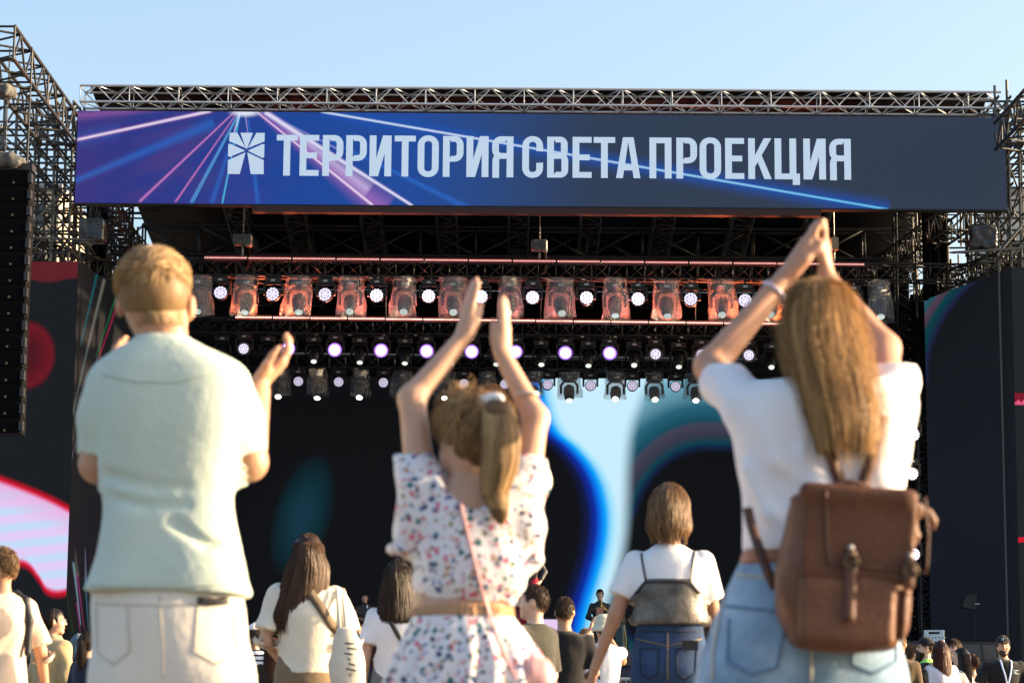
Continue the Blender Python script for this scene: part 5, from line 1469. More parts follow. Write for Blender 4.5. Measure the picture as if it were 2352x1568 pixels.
for pts, r in (([(240, 1090), (290, 1104), (350, 1114), (420, 1118), (480, 1112), (524, 1092)], 0.006), ([(250, 1140), (330, 1160), (430, 1156)], 0.004), ([(400, 1200), (470, 1250), (540, 1260)], 0.004)):
    for a, b in zip(pts[:-1], pts[1:]):
        def dy(p): x = (p[0] - 384) / 160; return -0.128 * max(0.1, 1 - min(0.99, abs(x)) ** 2.8) ** (1 / 2.8)
        S.cone(J(*a, dy(a)), J(*b, dy(b)), r, r, 0.022, 's')
S.wrinkle(0.010, 19, 5)
shirt = S.build('shirt', MINT, f.root)
bv = bvh_of(shirt)
f.rib('yoke_seam', [(248, 872), (330, 892), (430, 892), (520, 868)], 0.003, 0.002, fabric('mint_seam', (0.5, 0.58, 0.52)), bv, 0.001)
f.rib('hem_seam', [(200, 1346), (300, 1354), (400, 1356), (500, 1350), (556, 1342)], 0.003, 0.002, MATS['mint_seam'], bv, 0.001)
T = field(f, (150, 640), (1300, 1620), -0.32, 0.34, 0.010); T = SDF((T.lo[0], -0.32, 0.0), (T.ax[0][-1], 0.34, T.ax[2][-1]), 0.011)
zc = J(385, 1568)[2]
T.loft([f.row(1320, 215, 552, .12), f.row(1390, 207, 562, .138), f.row(1470, 212, 569, .145), f.row(1580, 218, 578, .14), (zc - 0.12, J(395, 1568)[0], 0, .19, .125)], 0.0, e=2.2)
cx = J(395, 1568)[0]
for sg in (-1, 1): T.path([(cx + sg * 0.098, 0, zc), (cx + sg * 0.105, 0.01, 0.42), (cx + sg * 0.11, 0, 0.06)], [0.108, 0.088, 0.08], 0.04)
T.cut((0, 0, 0.05), (0, 0, -1)).wrinkle(0.009, 20, 8)
tr = T.build('trousers', CREAM_T, f.root); bv = bvh_of(tr)
for sg in (-1, 1): MB().tube([(cx + sg * 0.11, -0.10, 0.045), (cx + sg * 0.11, 0.0, 0.055), (cx + sg * 0.115, 0.14, 0.035), (cx + sg * 0.115, 0.18, 0.025)], [0.035, 0.045, 0.038, 0.02], 10).build('shoe', SHOE, f.root, smooth=True)
SEAMC = fabric('cream_seam', (0.56, 0.51, 0.43))
f.rib('pocket_seam', [(470, 1392), (464, 1500), (510, 1528), (552, 1498), (540, 1392)], 0.003, 0.0015, SEAMC, bv, 0.001)
f.rib('pocket_seam', [(232, 1398), (238, 1500), (280, 1528), (318, 1498), (312, 1398)], 0.003, 0.0015, SEAMC, bv, 0.001)
f.rib('centre_seam', [(385, 1375), (392, 1470), (394, 1560)], 0.003, 0.0015, SEAMC, bv, 0.001)
f.rib('waistband_seam', [(225, 1388), (300, 1394), (400, 1396), (480, 1392), (552, 1384)], 0.003, 0.0015, SEAMC, bv, 0.001)
pn = on_back(bv, [tuple(J(*p)[[0, 2]]) for p in ((468, 1385), (500, 1388), (530, 1384))], 4, 0.001); ribbon('phone_in_pocket', pn, 0.018, 0.008, BLACK_PLASTIC, f.root)
K = field(f, (230, 470), (540, 800), -0.18, 0.18, 0.007)
K.ell(J(351, 645, -0.004), (0.090, 0.102, 0.083), 0.0).ell(J(356, 688, -0.03), (0.074, 0.072, 0.058), 0.06)
K.box(J(352, 760, 0.13), (0.13, 0.09, 0.15), 0.03, 0.02, 's'); K.ell(J(440, 708, 0.01), (0.016, 0.03, 0.042), 0.012, 's'); K.ell(J(270, 704, 0.02), (0.018, 0.032, 0.045), 0.012, 's')
K.wrinkle(0.003, 60, 2)
hb = hair_mat('hair_man_blond', (0.26, 0.155, 0.07), (0.74, 0.52, 0.28), tr=0.3)
hair = K.build('hair', hb, f.root)
c = J(351, 647, -0.004); zn = J(0, 744)[2]
strands('hair_strands', cap_strands(c, (0.089, 0.102, 0.085), 4200, 6, 0.05, 4, (-0.08, -0.85, 0.22), lambda p: (p[:, 2] > zn + 0.05 + 0.5 * (p[:, 1] + 0.02)) & ~((p[:, 0] > c[0] + 0.06) & (p[:, 2] < c[2] - 0.03) & (p[:, 1] > -0.03)), 0.009), 0.0021, hb, hair, clump=(c, (-0.08, -0.85, 0.22), 17))
strands('flyaway_strands', cap_strands(c, (0.089, 0.102, 0.085), 900, 6, 0.05, 44, (0.25, -0.6, 0.6), lambda p: p[:, 2] > zn + 0.09 + 0.5 * (p[:, 1] + 0.02), 0.012), 0.0016, hb, hair, clump=(c, (-0.08, -0.85, 0.22), 23))
rg = np.random.default_rng(8); nl = []
for i in range(420):                                  # short hairs fading out down the nape
    th_ = math.radians(rg.uniform(195, 345)); z0_, z1_ = J(0, 700 + rg.uniform(0, 22))[2], J(0, 728 + rg.uniform(0, 30))[2]; c0, c1 = J(358, 705, -0.012)[0], J(368, 750, -0.004)[0]
    nl.append([(c0 + (c1 - c0) * t + (0.071 - 0.007 * t) * math.cos(th_ + 0.1 * t), -0.010 + (0.078 - 0.012 * t) * math.sin(th_), z0_ + (z1_ - z0_) * t) for t in np.linspace(0, 1, 6)])
strands('nape_strands', np.array(nl), 0.0013, hb, hair)

# ------------------------------------------------------------------ the girl
f = Fig(1085, 5.85, 'young girl in a white floral blouse and skirt with a ponytail, clapping overhead'); J = f.J
F = field(f, (860, 1320), (590, 1460), -0.3, 0.4, 0.0065)
F.ell(J(1085, 990, 0.0), (0.072, 0.088, 0.097), 0.02).ell(J(1062, 1045, 0.045), (0.05, 0.055, 0.055), 0.04)
F.ell(J(1019, 1052, 0.01), (0.011, 0.019, 0.029), 0.01).cone(J(1075, 1060), J(1078, 1140, 0.0), 0.042, 0.046, 0.03)
F.cone(J(1030, 1055, 0.085), J(1020, 1066, 0.095), 0.010, 0.008, 0.012)
F.loft([f.row(y, a, b, c) for y, a, b, c in ((1105, 1020, 1150, .05), (1140, 960, 1215, .075), (1200, 955, 1210, .082), (1300, 962, 1200, .08), (1400, 948, 1172, .082), (1450, 945, 1180, .085))], 0.02)
F.path([J(968, 1120, 0.0), J(946, 915, 0.06), J(1058, 782, 0.10)], [0.038, 0.032, 0.022], 0.02)
F.path([J(1205, 1120, 0.0), J(1230, 960, 0.07), J(1158, 822, 0.10)], [0.038, 0.031, 0.022], 0.02)
add_hand(F, J(1062, 776, 0.10), (0.15, 0.04, 1), (0.72, 0.7, 0), (0.7, -0.72, 0.1), 0.156, (0.04, 0.05, 0.05, 0.08), -0.2)
add_hand(F, J(1157, 818, 0.10), (0.06, 0.04, 1), (-0.72, 0.7, 0), (-0.7, -0.72, 0.1), 0.152, (0.04, 0.06, 0.06, 0.08), -0.2)
F.build('body', SKIN, f.root)
B = field(f, (860, 1300), (980, 1440), -0.3, 0.3, 0.0075)
B.loft([f.row(y, a, b, c) for y, a, b, c in ((1076, 990, 1190, .05), (1100, 955, 1222, .075), (1150, 952, 1214, .094), (1230, 950, 1208, .10), (1300, 950, 1210, .11), (1348, 952, 1204, .11), (1376, 958, 1180, .092), (1386, 956, 1178, .094))], 0.0)
B.path([J(958, 1085, 0.01), J(950, 1045, 0.03)], [0.058, 0.05], 0.03); B.path([J(964, 1130, -0.005), J(950, 1200, -0.005), J(928, 1258, -0.005)], [0.056, 0.045, 0.027], 0.03)
B.path([J(1212, 1090, 0.01), J(1218, 1060, 0.03)], [0.056, 0.046], 0.03); B.path([J(1198, 1140, -0.005), J(1206, 1220, -0.005), J(1216, 1280, -0.005)], [0.052, 0.045, 0.031], 0.03)
B.cut_near(J(948, 1040, 0.03), (-0.05, 0, 1), 0.075); B.cut_near(J(1219, 1046, 0.03), (0.05, 0, 1), 0.075)
B.cone(J(1085, 1085, -0.03), J(1090, 1085, -0.2), 0.07, 0.075, 0.02, 's'); B.cone(J(1092, 1125, -0.075), J(1095, 1148, -0.16), 0.038, 0.045, 0.02, 's')
B.wrinkle(0.010, 34, 12)
blouse = B.build('blouse', FLORAL, f.root)
for sg, c in ((-1, (912, 1260)), (1, (1226, 1284))):
    R = field(f, (c[0] - 40, c[0] + 40), (c[1] - 40, c[1] + 40), -0.1, 0.1, 0.006); R.ell(J(c[0], c[1], -0.005), (0.026, 0.045, 0.016), 0.0).wrinkle(0.006, 120, 3); R.build('sleeve_ruffle', FLORAL, f.root)
zs0 = J(1085, 1416)[2]
K = SDF((f.J(840, 0)[0], -0.3, 0.28), (f.J(1330, 0)[0], 0.3, zs0 + 0.03), 0.0095); cxs = J(1066, 1500)[0]
K.loft([(0.30, cxs + 0.01, 0, 0.27, 0.22), (0.5, cxs + 0.01, 0, 0.235, 0.19), f.row(1568, 888, 1262, .165), f.row(1500, 912, 1236, .145), f.row(1440, 936, 1198, .115), f.row(1422, 944, 1184, .100), f.row(1414, 946, 1180, .097)], 0.0)
X, Yg, Zg = K._grid((slice(None),) * 3); K.f += (0.010 * np.sin(np.arctan2(Yg, X - cxs) * 17 + 2.0 * np.sin(Zg * 14)) * np.clip((zs0 - Zg) / 0.12, 0, 1)).astype(np.float32)
skirt = K.build('skirt', FLORAL, f.root)
for sg in (-1, 1):
    MB().tube([(cxs + sg * 0.06, 0, 0.34), (cxs + sg * 0.065, 0, 0.06)], [0.048, 0.032], 10).build('shin', SKIN, f.root, smooth=True)
    MB().tube([(cxs + sg * 0.07, -0.07, 0.04), (cxs + sg * 0.07, 0.02, 0.05), (cxs + sg * 0.075, 0.13, 0.03)], [0.028, 0.036, 0.02], 10).build('shoe', SHOE, f.root, smooth=True)
K = SDF((f.J(920, 0)[0], -0.16, J(0, 1424)[2]), (f.J(1205, 0)[0], 0.16, J(0, 1378)[2]), 0.006)
K.loft([f.row(1417, 944, 1181, .098), f.row(1402, 949, 1177, .094), f.row(1387, 953, 1178, .096)], 0.0); X, Yg, Zg = K._grid((slice(None),) * 3); K.f += (0.0035 * np.sin(np.arctan2(Yg, X - cxs) * 60 + 3 * np.sin(Zg * 90))).astype(np.float32)
K.build('waistband', fabric('tan_elastic_waistband', (0.46, 0.27, 0.15)), f.root)
PINK = mat('pink_leatherette', (0.66, 0.36, 0.36), 0.5, 0, 0.1)
bv = bvh_of(blouse, skirt)
f.rib('bag_strap', [(1048, 1128), (1068, 1200), (1090, 1290), (1110, 1370), (1128, 1430), (1160, 1510), (1185, 1560)], 0.008, 0.003, PINK, bv)
bag = SDF((-0.15, -0.15, -0.16), (0.15, 0.15, 0.16), 0.008); bag.ell((0, 0, 0), (0.04, 0.03, 0.05), 0).wrinkle(0.012, 60, 4)
bo = bag.build('pink_bag', PINK, None, None, Vector(J(1232, 1552, -0.09)) + f.base); tag(bo, 'small round pink shoulder bag at the hip of the floral girl', 'bag')
hg = hair_mat('hair_girl', (0.17, 0.10, 0.046), (0.68, 0.45, 0.21), tr=0.36)
K = field(f, (980, 1210), (870, 1120), -0.16, 0.16, 0.0065)
K.ell(J(1087, 974, -0.006), (0.076, 0.094, 0.086), 0.0); K.ell(J(1096, 1030, -0.035), (0.046, 0.045, 0.042), 0.05)
K.box(J(1050, 1060, 0.10), (0.13, 0.085, 0.10), 0.03, 0.02, 's'); K.ell(J(1018, 1054, 0.005), (0.018, 0.03, 0.036), 0.012, 's'); K.wrinkle(0.005, 90, 6)
hair = K.build('hair', hg, f.root); c = J(1087, 976, -0.006)
ln = cap_strands(c, (0.077, 0.095, 0.088), 1800, 6, 0.045, 9, (0.35, -0.75, 0.62), lambda p: (p[:, 2] > c[2] - 0.03 + 0.5 * (p[:, 1] + 0.02)) & ~((p[:, 0] < c[0] - 0.05) & (p[:, 2] < c[2] - 0.03)), 0.004)
strands('hair_strands', ln[:, ::-1], 0.0019, hg, hair, clump=(c, (0.35, -0.75, 0.62), 15))
strands('flyaway_strands', cap_strands(c, (0.078, 0.096, 0.089), 420, 6, 0.05, 19, (0.1, 0.1, 1), lambda p: p[:, 2] > c[2] + 0.01 + 0.4 * p[:, 1], 0.03), 0.0010, hg, hair)
TP = [J(1128, 922, -0.075), J(1146, 952, -0.115), J(1152, 1010, -0.125), J(1147, 1075, -0.125), J(1136, 1130, -0.125), J(1148, 1175, -0.125), J(1152, 1204, -0.12)]; TR = [0.022, 0.036, 0.040, 0.040, 0.030, 0.02, 0.006]
K = field(f, (1060, 1240), (880, 1230), -0.25, 0.0, 0.007); K.path(TP, [r * 0.85 for r in TR], 0.02, ((0, 1, 0), 0.75)); pt = K.build('ponytail', hg, hair)
rg = np.random.default_rng(3); N = 800; tt = np.linspace(0, 1, 16); L = []
TPa = np.array([np.array(q) for q in TP]); seg = np.linspace(0, 1, len(TP))
ctr = np.stack([np.interp(tt, seg, TPa[:, i]) for i in range(3)], 1); rad = np.interp(tt, seg, TR)
for i in range(N):
    a = rg.uniform(0, 6.283); q = 0.75 + 0.4 * rg.random(); w = rg.uniform(-0.6, 0.6)
    an = a + w * tt; L.append(ctr + np.stack([rad * q * np.cos(an), 0.75 * rad * q * np.sin(an), np.zeros(16)], 1))
strands('ponytail_strands', np.array(L), 0.0017, hg, pt, clump=(J(1147, 1075, -0.125), (0, 0, 1), 7))
K = field(f, (1090, 1170), (890, 960), -0.16, 0.0, 0.006); K.ell(J(1129, 924, -0.078), (0.034, 0.026, 0.022), 0).wrinkle(0.006, 120, 3); K.build('hair_tie', fabric('white_scrunchie', (0.7, 0.66, 0.66)), hair)
# a thin bracelet
MB().lathe([(0.030, -0.003), (0.0335, 0.0), (0.030, 0.003)], 20, 'z').build('bracelet', STEEL, f.root, tuple(J(1210, 905, 0.075)), smooth=True)

# ------------------------------------------------------------------ the woman with the backpack
f = Fig(1870, 5.5, 'woman with long fair hair, white T-shirt and blue jeans, clapping with arms raised high'); J = f.J
F = field(f, (1570, 2150), (440, 1420), -0.3, 0.66, 0.0075)
F.ell(J(1886, 745, 0.02), (0.074, 0.092, 0.11), 0.02).ell(J(1872, 805, 0.06), (0.052, 0.06, 0.06), 0.04).cone(J(1888, 800, 0.0), J(1886, 890, 0.0), 0.046, 0.052, 0.03)
F.ell(J(1806, 770, 0.015), (0.012, 0.02, 0.031), 0.01)
F.cone(J(1826, 770, 0.115), J(1822, 782, 0.125), 0.011, 0.009, 0.012)
F.loft([f.row(y, a, b, c) for y, a, b, c in ((880, 1800, 1980, .06), (930, 1710, 2060, .085), (1050, 1715, 2060, .095), (1180, 1735, 2030, .09), (1400, 1700, 2050, .12))], 0.02)
F.path([J(1712, 922, 0.0), J(1632, 840, 0.24), J(1800, 642, 0.32)], [0.034, 0.038, 0.025], 0.02)
F.path([J(2044, 936, 0.0), J(2030, 800, 0.24), J(1898, 640, 0.33)], [0.034, 0.038, 0.025], 0.02)
add_hand(F, J(1803, 638, 0.325), (0.47, 0.0, 0.88), (0.85, 0.1, -0.45), (-0.1, -1, 0.0), 0.195, (0.02, 0.03, 0.04, 0.06), -0.2)
add_hand(F, J(1899, 640, 0.335), (-0.02, 0.0, 1), (-0.95, -0.2, 0.0), (0.1, -1, 0.1), 0.165, (0.02, 0.03, 0.04, 0.06), -0.2)
F.build('body', SKIN_T, f.root)
S = field(f, (1600, 2150), (820, 1310), -0.32, 0.4, 0.008)
S.loft([f.row(y, a, b, c, d) for y, a, b, c, d in ((864, 1815, 1965, .062, 0), (884, 1735, 2040, .085, 0), (915, 1690, 2078, .105, 0), (970, 1680, 2090, .118, 0), (1050, 1692, 2082, .12, 0), (1130, 1706, 2062, .112, 0), (1200, 1712, 2050, .112, 0), (1255, 1714, 2046, .122, 0), (1276, 1718, 2042, .118, 0))], 0.0, e=2.6)
S.path([J(1712, 925, 0.0), J(1664, 880, 0.13), J(1655, 872, 0.155)], [0.056, 0.058, 0.057], 0.04); S.cut_near(J(1661, 876, 0.14), np.array(J(1632, 840, 0.24)) - np.array(J(1706, 915, 0.0)), 0.09)
S.path([J(2045, 930, 0.0), J(2052, 880, 0.10), J(2050, 865, 0.13)], [0.056, 0.056, 0.055], 0.04); S.cut_near(J(2051, 868, 0.125), (0, 0.24, 0.14), 0.09)
for pts, r in (([(1740, 960), (1790, 1060), (1880, 1130), (1960, 1150)], 0.009), ([(2070, 980), (2010, 1090), (1940, 1140)], 0.009), ([(1720, 1080), (1770, 1180), (1850, 1250)], 0.008), ([(2060, 1040), (2030, 1130), (1990, 1200)], 0.010), ([(1840, 1040), (1870, 1110), (1900, 1130)], 0.010)):
    for a, b in zip(pts[:-1], pts[1:]):
        def dy(p): x = (p[0] - 1880) / 195; return -0.108 * math.sqrt(max(0.05, 1 - min(0.98, abs(x)) ** 2.2))
        S.cone(J(*a, dy(a)), J(*b, dy(b)), r, r, 0.03)
S.wrinkle(0.012, 22, 15)
tee = S.build('t_shirt', WHITE_T, f.root)
zj = J(1880, 1270)[2]; K = SDF((f.J(1560, 0)[0], -0.34, 0.0), (f.J(2150, 0)[0], 0.34, zj + 0.03), 0.0105)
zc = J(1845, 1580)[2]; cxj = J(1842, 1568)[0]
K.loft([f.row(1268, 1714, 2044, .116), f.row(1310, 1696, 2048, .128), f.row(1380, 1664, 2056, .148), f.row(1460, 1634, 2062, .158), f.row(1568, 1620, 2068, .15), (zc - 0.10, cxj, 0, .225, .135)], 0.0, e=2.1)
for sg in (-1, 1): K.path([(cxj + sg * 0.118, 0, zc), (cxj + sg * 0.12, 0.01, 0.42), (cxj + sg * 0.12, 0, 0.06)], [0.118, 0.10, 0.10], 0.04)
K.cut((0, 0, 0.05), (0, 0, -1)).wrinkle(0.006, 22, 18)
jeans = K.build('jeans', DENIM_L, f.root); bv = bvh_of(jeans)
for sg in (-1, 1): MB().tube([(cxj + sg * 0.12, -0.09, 0.045), (cxj + sg * 0.12, 0.0, 0.05), (cxj + sg * 0.125, 0.13, 0.035), (cxj + sg * 0.125, 0.17, 0.022)], [0.03, 0.04, 0.034, 0.018], 10).build('shoe', SHOE, f.root, smooth=True)
for nm, pts, m in (('yoke_seam', [(1652, 1392), (1720, 1404), (1800, 1414), (1850, 1430), (1950, 1412), (2050, 1396)], STITCH_D), ('waistband_seam', [(1692, 1322), (1760, 1336), (1860, 1342), (1960, 1336), (2044, 1322)], STITCH), ('pocket_seam', [(1668, 1424), (1662, 1520), (1712, 1552), (1768, 1536), (1786, 1432)], STITCH_D),
                   ('pocket_seam', [(1934, 1440), (1938, 1528), (1990, 1548), (2044, 1520), (2048, 1428)], STITCH_D), ('centre_seam', [(1850, 1345), (1846, 1450), (1843, 1565)], STITCH), ('side_seam', [(1672, 1345), (1650, 1420), (1634, 1500), (1630, 1565)], STITCH)):
    f.rib(nm, pts, 0.006, 0.003, m, bv, 0.001)
BELT = mat('tan_leather_belt', (0.26, 0.085, 0.030), 0.45, 0, 0.2)
K = SDF((f.J(1640, 0)[0], -0.2, zj - 0.08), (f.J(2110, 0)[0], 0.2, zj + 0.04), 0.007)
K.loft([f.row(1298, 1698, 2050, .135), f.row(1262, 1708, 2048, .128)], 0.0, e=2.1); K.build('belt', BELT, f.root)
hw = hair_mat('hair_woman', (0.18, 0.095, 0.036), (0.74, 0.47, 0.20), tr=0.42)
rows_ = [f.row(y, a, b, c, d) for y, a, b, c, d in ((1020, 1878, 2006, .03, -.135), (996, 1868, 2014, .05, -.12), (940, 1850, 2012, .065, -.105), (880, 1832, 1998, .08, -.08), (810, 1812, 1982, .095, -.05), (745, 1804, 1966, .106, -.02), (700, 1814, 1950, .105, 0), (668, 1830, 1932, .085, .01), (650, 1852, 1912, .055, .015), (641, 1872, 1894, .02, .02))]
K = field(f, (1740, 2080), (610, 1060), -0.26, 0.2, 0.008); K.loft([(r[0], r[1], r[2], r[3] - 0.008, r[4] - 0.008) for r in rows_], 0.0)
K.box(J(1840, 800, 0.12), (0.085, 0.09, 0.12), 0.03, 0.02, 's'); hair = K.build('hair', hw, f.root)
strands('hair_strands', loft_strands(rows_, 5200, 18, 150, 385, 0.004, 0.022, 0.0022, 21, 0.07, 0.006), 0.0016, hw, hair, clump=(J(1890, 800, -0.02), (0.1, 0, 1), 19))
fly = loft_strands(rows_, 220, 18, 160, 380, 0.025, 0.07, 0.008, 22, 0.30, -0.004); strands('flyaway_strands', fly, 0.0008, hw, hair)
MB().lathe([(0.026, -0.006), (0.034, -0.004), (0.034, 0.004), (0.026, 0.006)], 20, 'z').build('bracelet', mat('lilac_bracelet', (0.5, 0.42, 0.5), 0.4), f.root, tuple(J(1780, 668, 0.31)), smooth=True).rotation_euler = (0, R_(40), 0)

# backpack (carried: a thing of its own)
bp = empty('backpack', Vector(J(1930, 1485, -0.2)) + f.base, 'brown leather backpack with two buckle straps on the back of the woman in white', 'backpack'); ob = Vector(bp.location) - f.base
def Bq(px, py, dy): return Vector(J(px, py, dy)) - ob
def brow(py, xl, xr, ry, dy=-0.195): q = f.row(py, xl, xr, ry, dy); return (q[0] - ob.z, q[1] - ob.x, dy - ob.y, q[3], q[4])
K = SDF((-0.28, -0.16, -0.08), (0.28, 0.2, 0.48), 0.0065)
K.loft([brow(1492, 1826, 2056, .052), brow(1478, 1806, 2068, .070), brow(1400, 1782, 2082, .082), brow(1320, 1784, 2082, .080), brow(1230, 1804, 2072, .070), brow(1170, 1806, 2062, .058), brow(1140, 1806, 2056, .046)], 0.0, e=3.2)
K.wrinkle(0.010, 26, 31); sack = K.build('sack', LEATHER, bp)
K = SDF((-0.28, -0.2, -0.08), (0.28, 0.2, 0.48), 0.0065)
tilt = Matrix.Rotation(R_(-5), 3, 'X') @ Matrix.Rotation(R_(4), 3, 'Y')
K.box(Bq(1972, 1228, -0.272), (0.124, 0.011, 0.104), 0.010, 0.0, rot=tilt); K.box(Bq(1958, 1140, -0.235), (0.118, 0.045, 0.012), 0.012, 0.03, rot=Matrix.Rotation(R_(4), 3, 'Y')); K.wrinkle(0.003, 34, 33)
flap = K.build('flap', mat('flap_leather', (0.105, 0.039, 0.018), 0.65, 0, 0.25, 9, 0.35, 60, 0.3), bp)
K = SDF((-0.28, -0.2, -0.08), (0.28, 0.2, 0.48), 0.0065); K.box(Bq(1945, 1400, -0.272), (0.105, 0.018, 0.075), 0.016, 0.0, rot=Matrix.Rotation(R_(3), 3, 'Y')); K.wrinkle(0.003, 34, 35); pocket = K.build('front_pocket', LEATHER, bp)
bvb = bvh_of(sack, flap, pocket)
for x, y0, y1, slant in ((1913, 1285, 1440, -4), (2041, 1303, 1470, -10)):
    pts = [Bq(x + slant * t, y0 + (y1 - y0) * t, 0) for t in (0, 0.5, 1)]
    st_ = ribbon('buckle_strap', on_back(bvb, [(p.x, p.z) for p in pts], 6, 0.003), 0.026, 0.005, LEATHER_D, bp)
    q = on_back(bvb, [(Bq(x, y0 - 6, 0).x, Bq(x, y0 - 6, 0).z)] * 2, 1, 0.008)[0][0]; MB().lathe([(0.002, -0.006), (0.006, -0.004), (0.0075, 0.003)], 12, 'y').build('stud', mat('dull_steel_stud', (0.35, 0.35, 0.34), 0.55, 0.7), bp, tuple(q), smooth=True)
    q = on_back(bvb, [(Bq(x, y0 + 26, 0).x, Bq(x, y0 + 26, 0).z)] * 2, 1, 0.012)[0][0]; MB().tube([(0.015 * math.cos(a), 0, 0.015 * math.sin(a)) for a in [0.524 * j for j in range(13)]], 0.0035, 6, False).build('buckle_ring', mat('antique_brass', (0.10, 0.07, 0.04), 0.55, 0.6), bp, tuple(q), smooth=True)
pe = [Bq(*p, 0) for p in ((1860, 1152), (1862, 1240), (1866, 1312), (1960, 1322), (2078, 1332), (2082, 1250), (2074, 1168))]
ribbon('flap_piping', on_back(bvb, [(p.x, p.z) for p in pe], 6, 0.001), 0.006, 0.003, LEATHER_D, bp)
MB().tube([Bq(1905, 1138, -0.22), Bq(1918, 1116, -0.22), Bq(1955, 1110, -0.22), Bq(1992, 1120, -0.22), Bq(2005, 1142, -0.22)], 0.010, 8).build('top_handle', LEATHER_D, bp, smooth=True)
bvt = bvh_of(tee)
for pts in ([(1862, 960), (1882, 1030), (1900, 1085), (1918, 1132)], [(2010, 970), (1992, 1040), (1976, 1090), (1962, 1132)]):
    pn = [(p - ob, n) for p, n in on_back(bvt, [tuple(J(*p)[[0, 2]]) for p in pts], 6, 0.004)]; ribbon('shoulder_strap', pn, 0.026, 0.006, LEATHER_D, bp)
def free(name, pts, w, nrm=(0, -1, 0), m=LEATHER_D): return ribbon(name, [(Bq(*p), Vector(nrm)) for p in pts], w, 0.006, m, bp)
free('lower_strap', [(1716, 1165, -0.10), (1724, 1200, -0.12), (1744, 1262, -0.14), (1762, 1310, -0.15), (1782, 1352, -0.17)], 0.022)
free('side_strap', [(1840, 1270, -0.15), (1815, 1300, -0.16), (1798, 1340, -0.17), (1790, 1372, -0.18)], 0.010)
K = SDF((-0.05, -0.25, 0.05), (0.32, 0.15, 0.45), 0.0065)
K.path([Bq(2066, 1168, -0.18), Bq(2104, 1168, -0.17), Bq(2132, 1178, -0.16), Bq(2143, 1196, -0.155), Bq(2144, 1216, -0.155)], [0.010, 0.011, 0.008, 0.007, 0.006], 0.012, ((0, 1, 0), 0.6)); K.path([Bq(2092, 1172, -0.17), Bq(2098, 1230, -0.17), Bq(2082, 1300, -0.18)], [0.012, 0.009, 0.008], 0.015, ((0, 1, 0), 0.5)); K.build('side_tab', LEATHER, bp)


# ================================================================== THE CROWD
def stripes(name, c1, c2, freq, duty=0.55):
    m = mat(name, c1, 0.9); nt = m.node_tree; nb = NB(nt); p = nt.nodes['Principled BSDF']
    tc = nb.n('ShaderNodeTexCoord'); sp = nb.n('ShaderNodeSeparateXYZ'); nt.links.new(tc.outputs['Object'], sp.inputs[0])
    w = nb.m('FRACT', nb.m('MULTIPLY', sp.outputs[2], freq)); f = nb.rng(w, duty, duty + 0.04)
    nt.links.new(nb.mix(f, tuple(c1[:3]) + (1,), tuple(c2[:3]) + (1,)), p.inputs['Base Color']); return m


CREAM = fabric('cream_cotton_tee', (0.74, 0.68, 0.56)); WHITE = fabric('white_cotton_tee', (0.80, 0.80, 0.83)); BLACKT = fabric('black_cotton_tee', (0.012, 0.012, 0.014)); OLIVE = fabric('faded_black_tee', (0.05, 0.048, 0.036))
BEIGE = fabric('beige_cotton_tee', (0.62, 0.48, 0.38)); TRENCH = fabric('khaki_trench_cloth', (0.40, 0.31, 0.17)); NAVY = fabric('navy_cloth', (0.02, 0.026, 0.05)); KHAKI = fabric('brown_trouser_cloth', (0.20, 0.145, 0.09)); GREYD = fabric('grey_denim', (0.16, 0.16, 0.15))
DENIM_D = mat('dark_blue_denim', (0.03, 0.055, 0.12), 0.9, 0, 0.3, 10, 0.3, 140, 0.2); GREEN_T = fabric('dark_green_trousers', (0.05, 0.07, 0.05)); BROWNJ = fabric('brown_jacket', (0.10, 0.065, 0.035)); DKTR = fabric('dark_trouser_cloth', (0.025, 0.025, 0.03))
NYLON = mat('black_nylon_strap', (0.012, 0.012, 0.014), 0.6); BROWN_ST = mat('brown_webbing_strap', (0.11, 0.075, 0.045), 0.8); CANVAS = fabric('ecru_canvas', (0.66, 0.60, 0.49))
CR = 'people in the crowd'
T = dict

# woman in the grey camisole -------------------------------------------------
r = human(1537, 1105, 11.1, 'woman with a fair bob wearing a grey satin camisole over a white T-shirt', sex='f', face=-8, skin=SKIN_T, top=T(m=WHITE, hem=1.10, sleeve=0.66, srad=0.072, loose=0.02, wr=0.008), bottom=T(m=DENIM_D, waist=1.13, wide=1.25),
          hair=T(kind='bob', col='light_brown', z=1.50, w=0.104, n=900, sr=0.0028), arms=[((-0.25, -0.03, 1.14), (-0.35, 0.02, 0.90)), ((0.20, 0.08, 1.13), (0.10, 0.28, 1.12))], build=1.0, group=CR, h=0.0105, seed=3)
K = r['S']; X, Yg, Zg = K._grid((slice(None),) * 3); ax_ = np.abs(X) + 0 * Yg + 0 * Zg     # the camisole follows the shirt a few millimetres above it
K.f = np.minimum(K.f, 0.5) - 0.009; K.wrinkle(0.004, 30, 7)
K.f = np.maximum(K.f, np.maximum(np.maximum(Zg - (1.305 - 1.1 * np.maximum(ax_ - 0.10, 0)), 1.095 - Zg), ax_ - 0.20)).astype(np.float32)
SATIN = mat('grey_satin', (0.07, 0.062, 0.056), 0.4, 0.1, 0.5, 12, 0.4, 30, 0.5, col2=(0.15, 0.135, 0.12)); r['cami'] = K.build('camisole', SATIN, r['root'])
for pts in ([(1467, 1232), (1475, 1272), (1490, 1342)], [(1588, 1232), (1596, 1275), (1588, 1342)]): strap_on(r, pts, 0.008, NYLON, 'camisole_strap', ('shirt', 'cami'))
strap_on(r, [(1464, 1366), (1474, 1354), (1487, 1340), (1537, 1340), (1588, 1340), (1600, 1354), (1610, 1366)], 0.008, NYLON, 'camisole_trim', ('cami',))
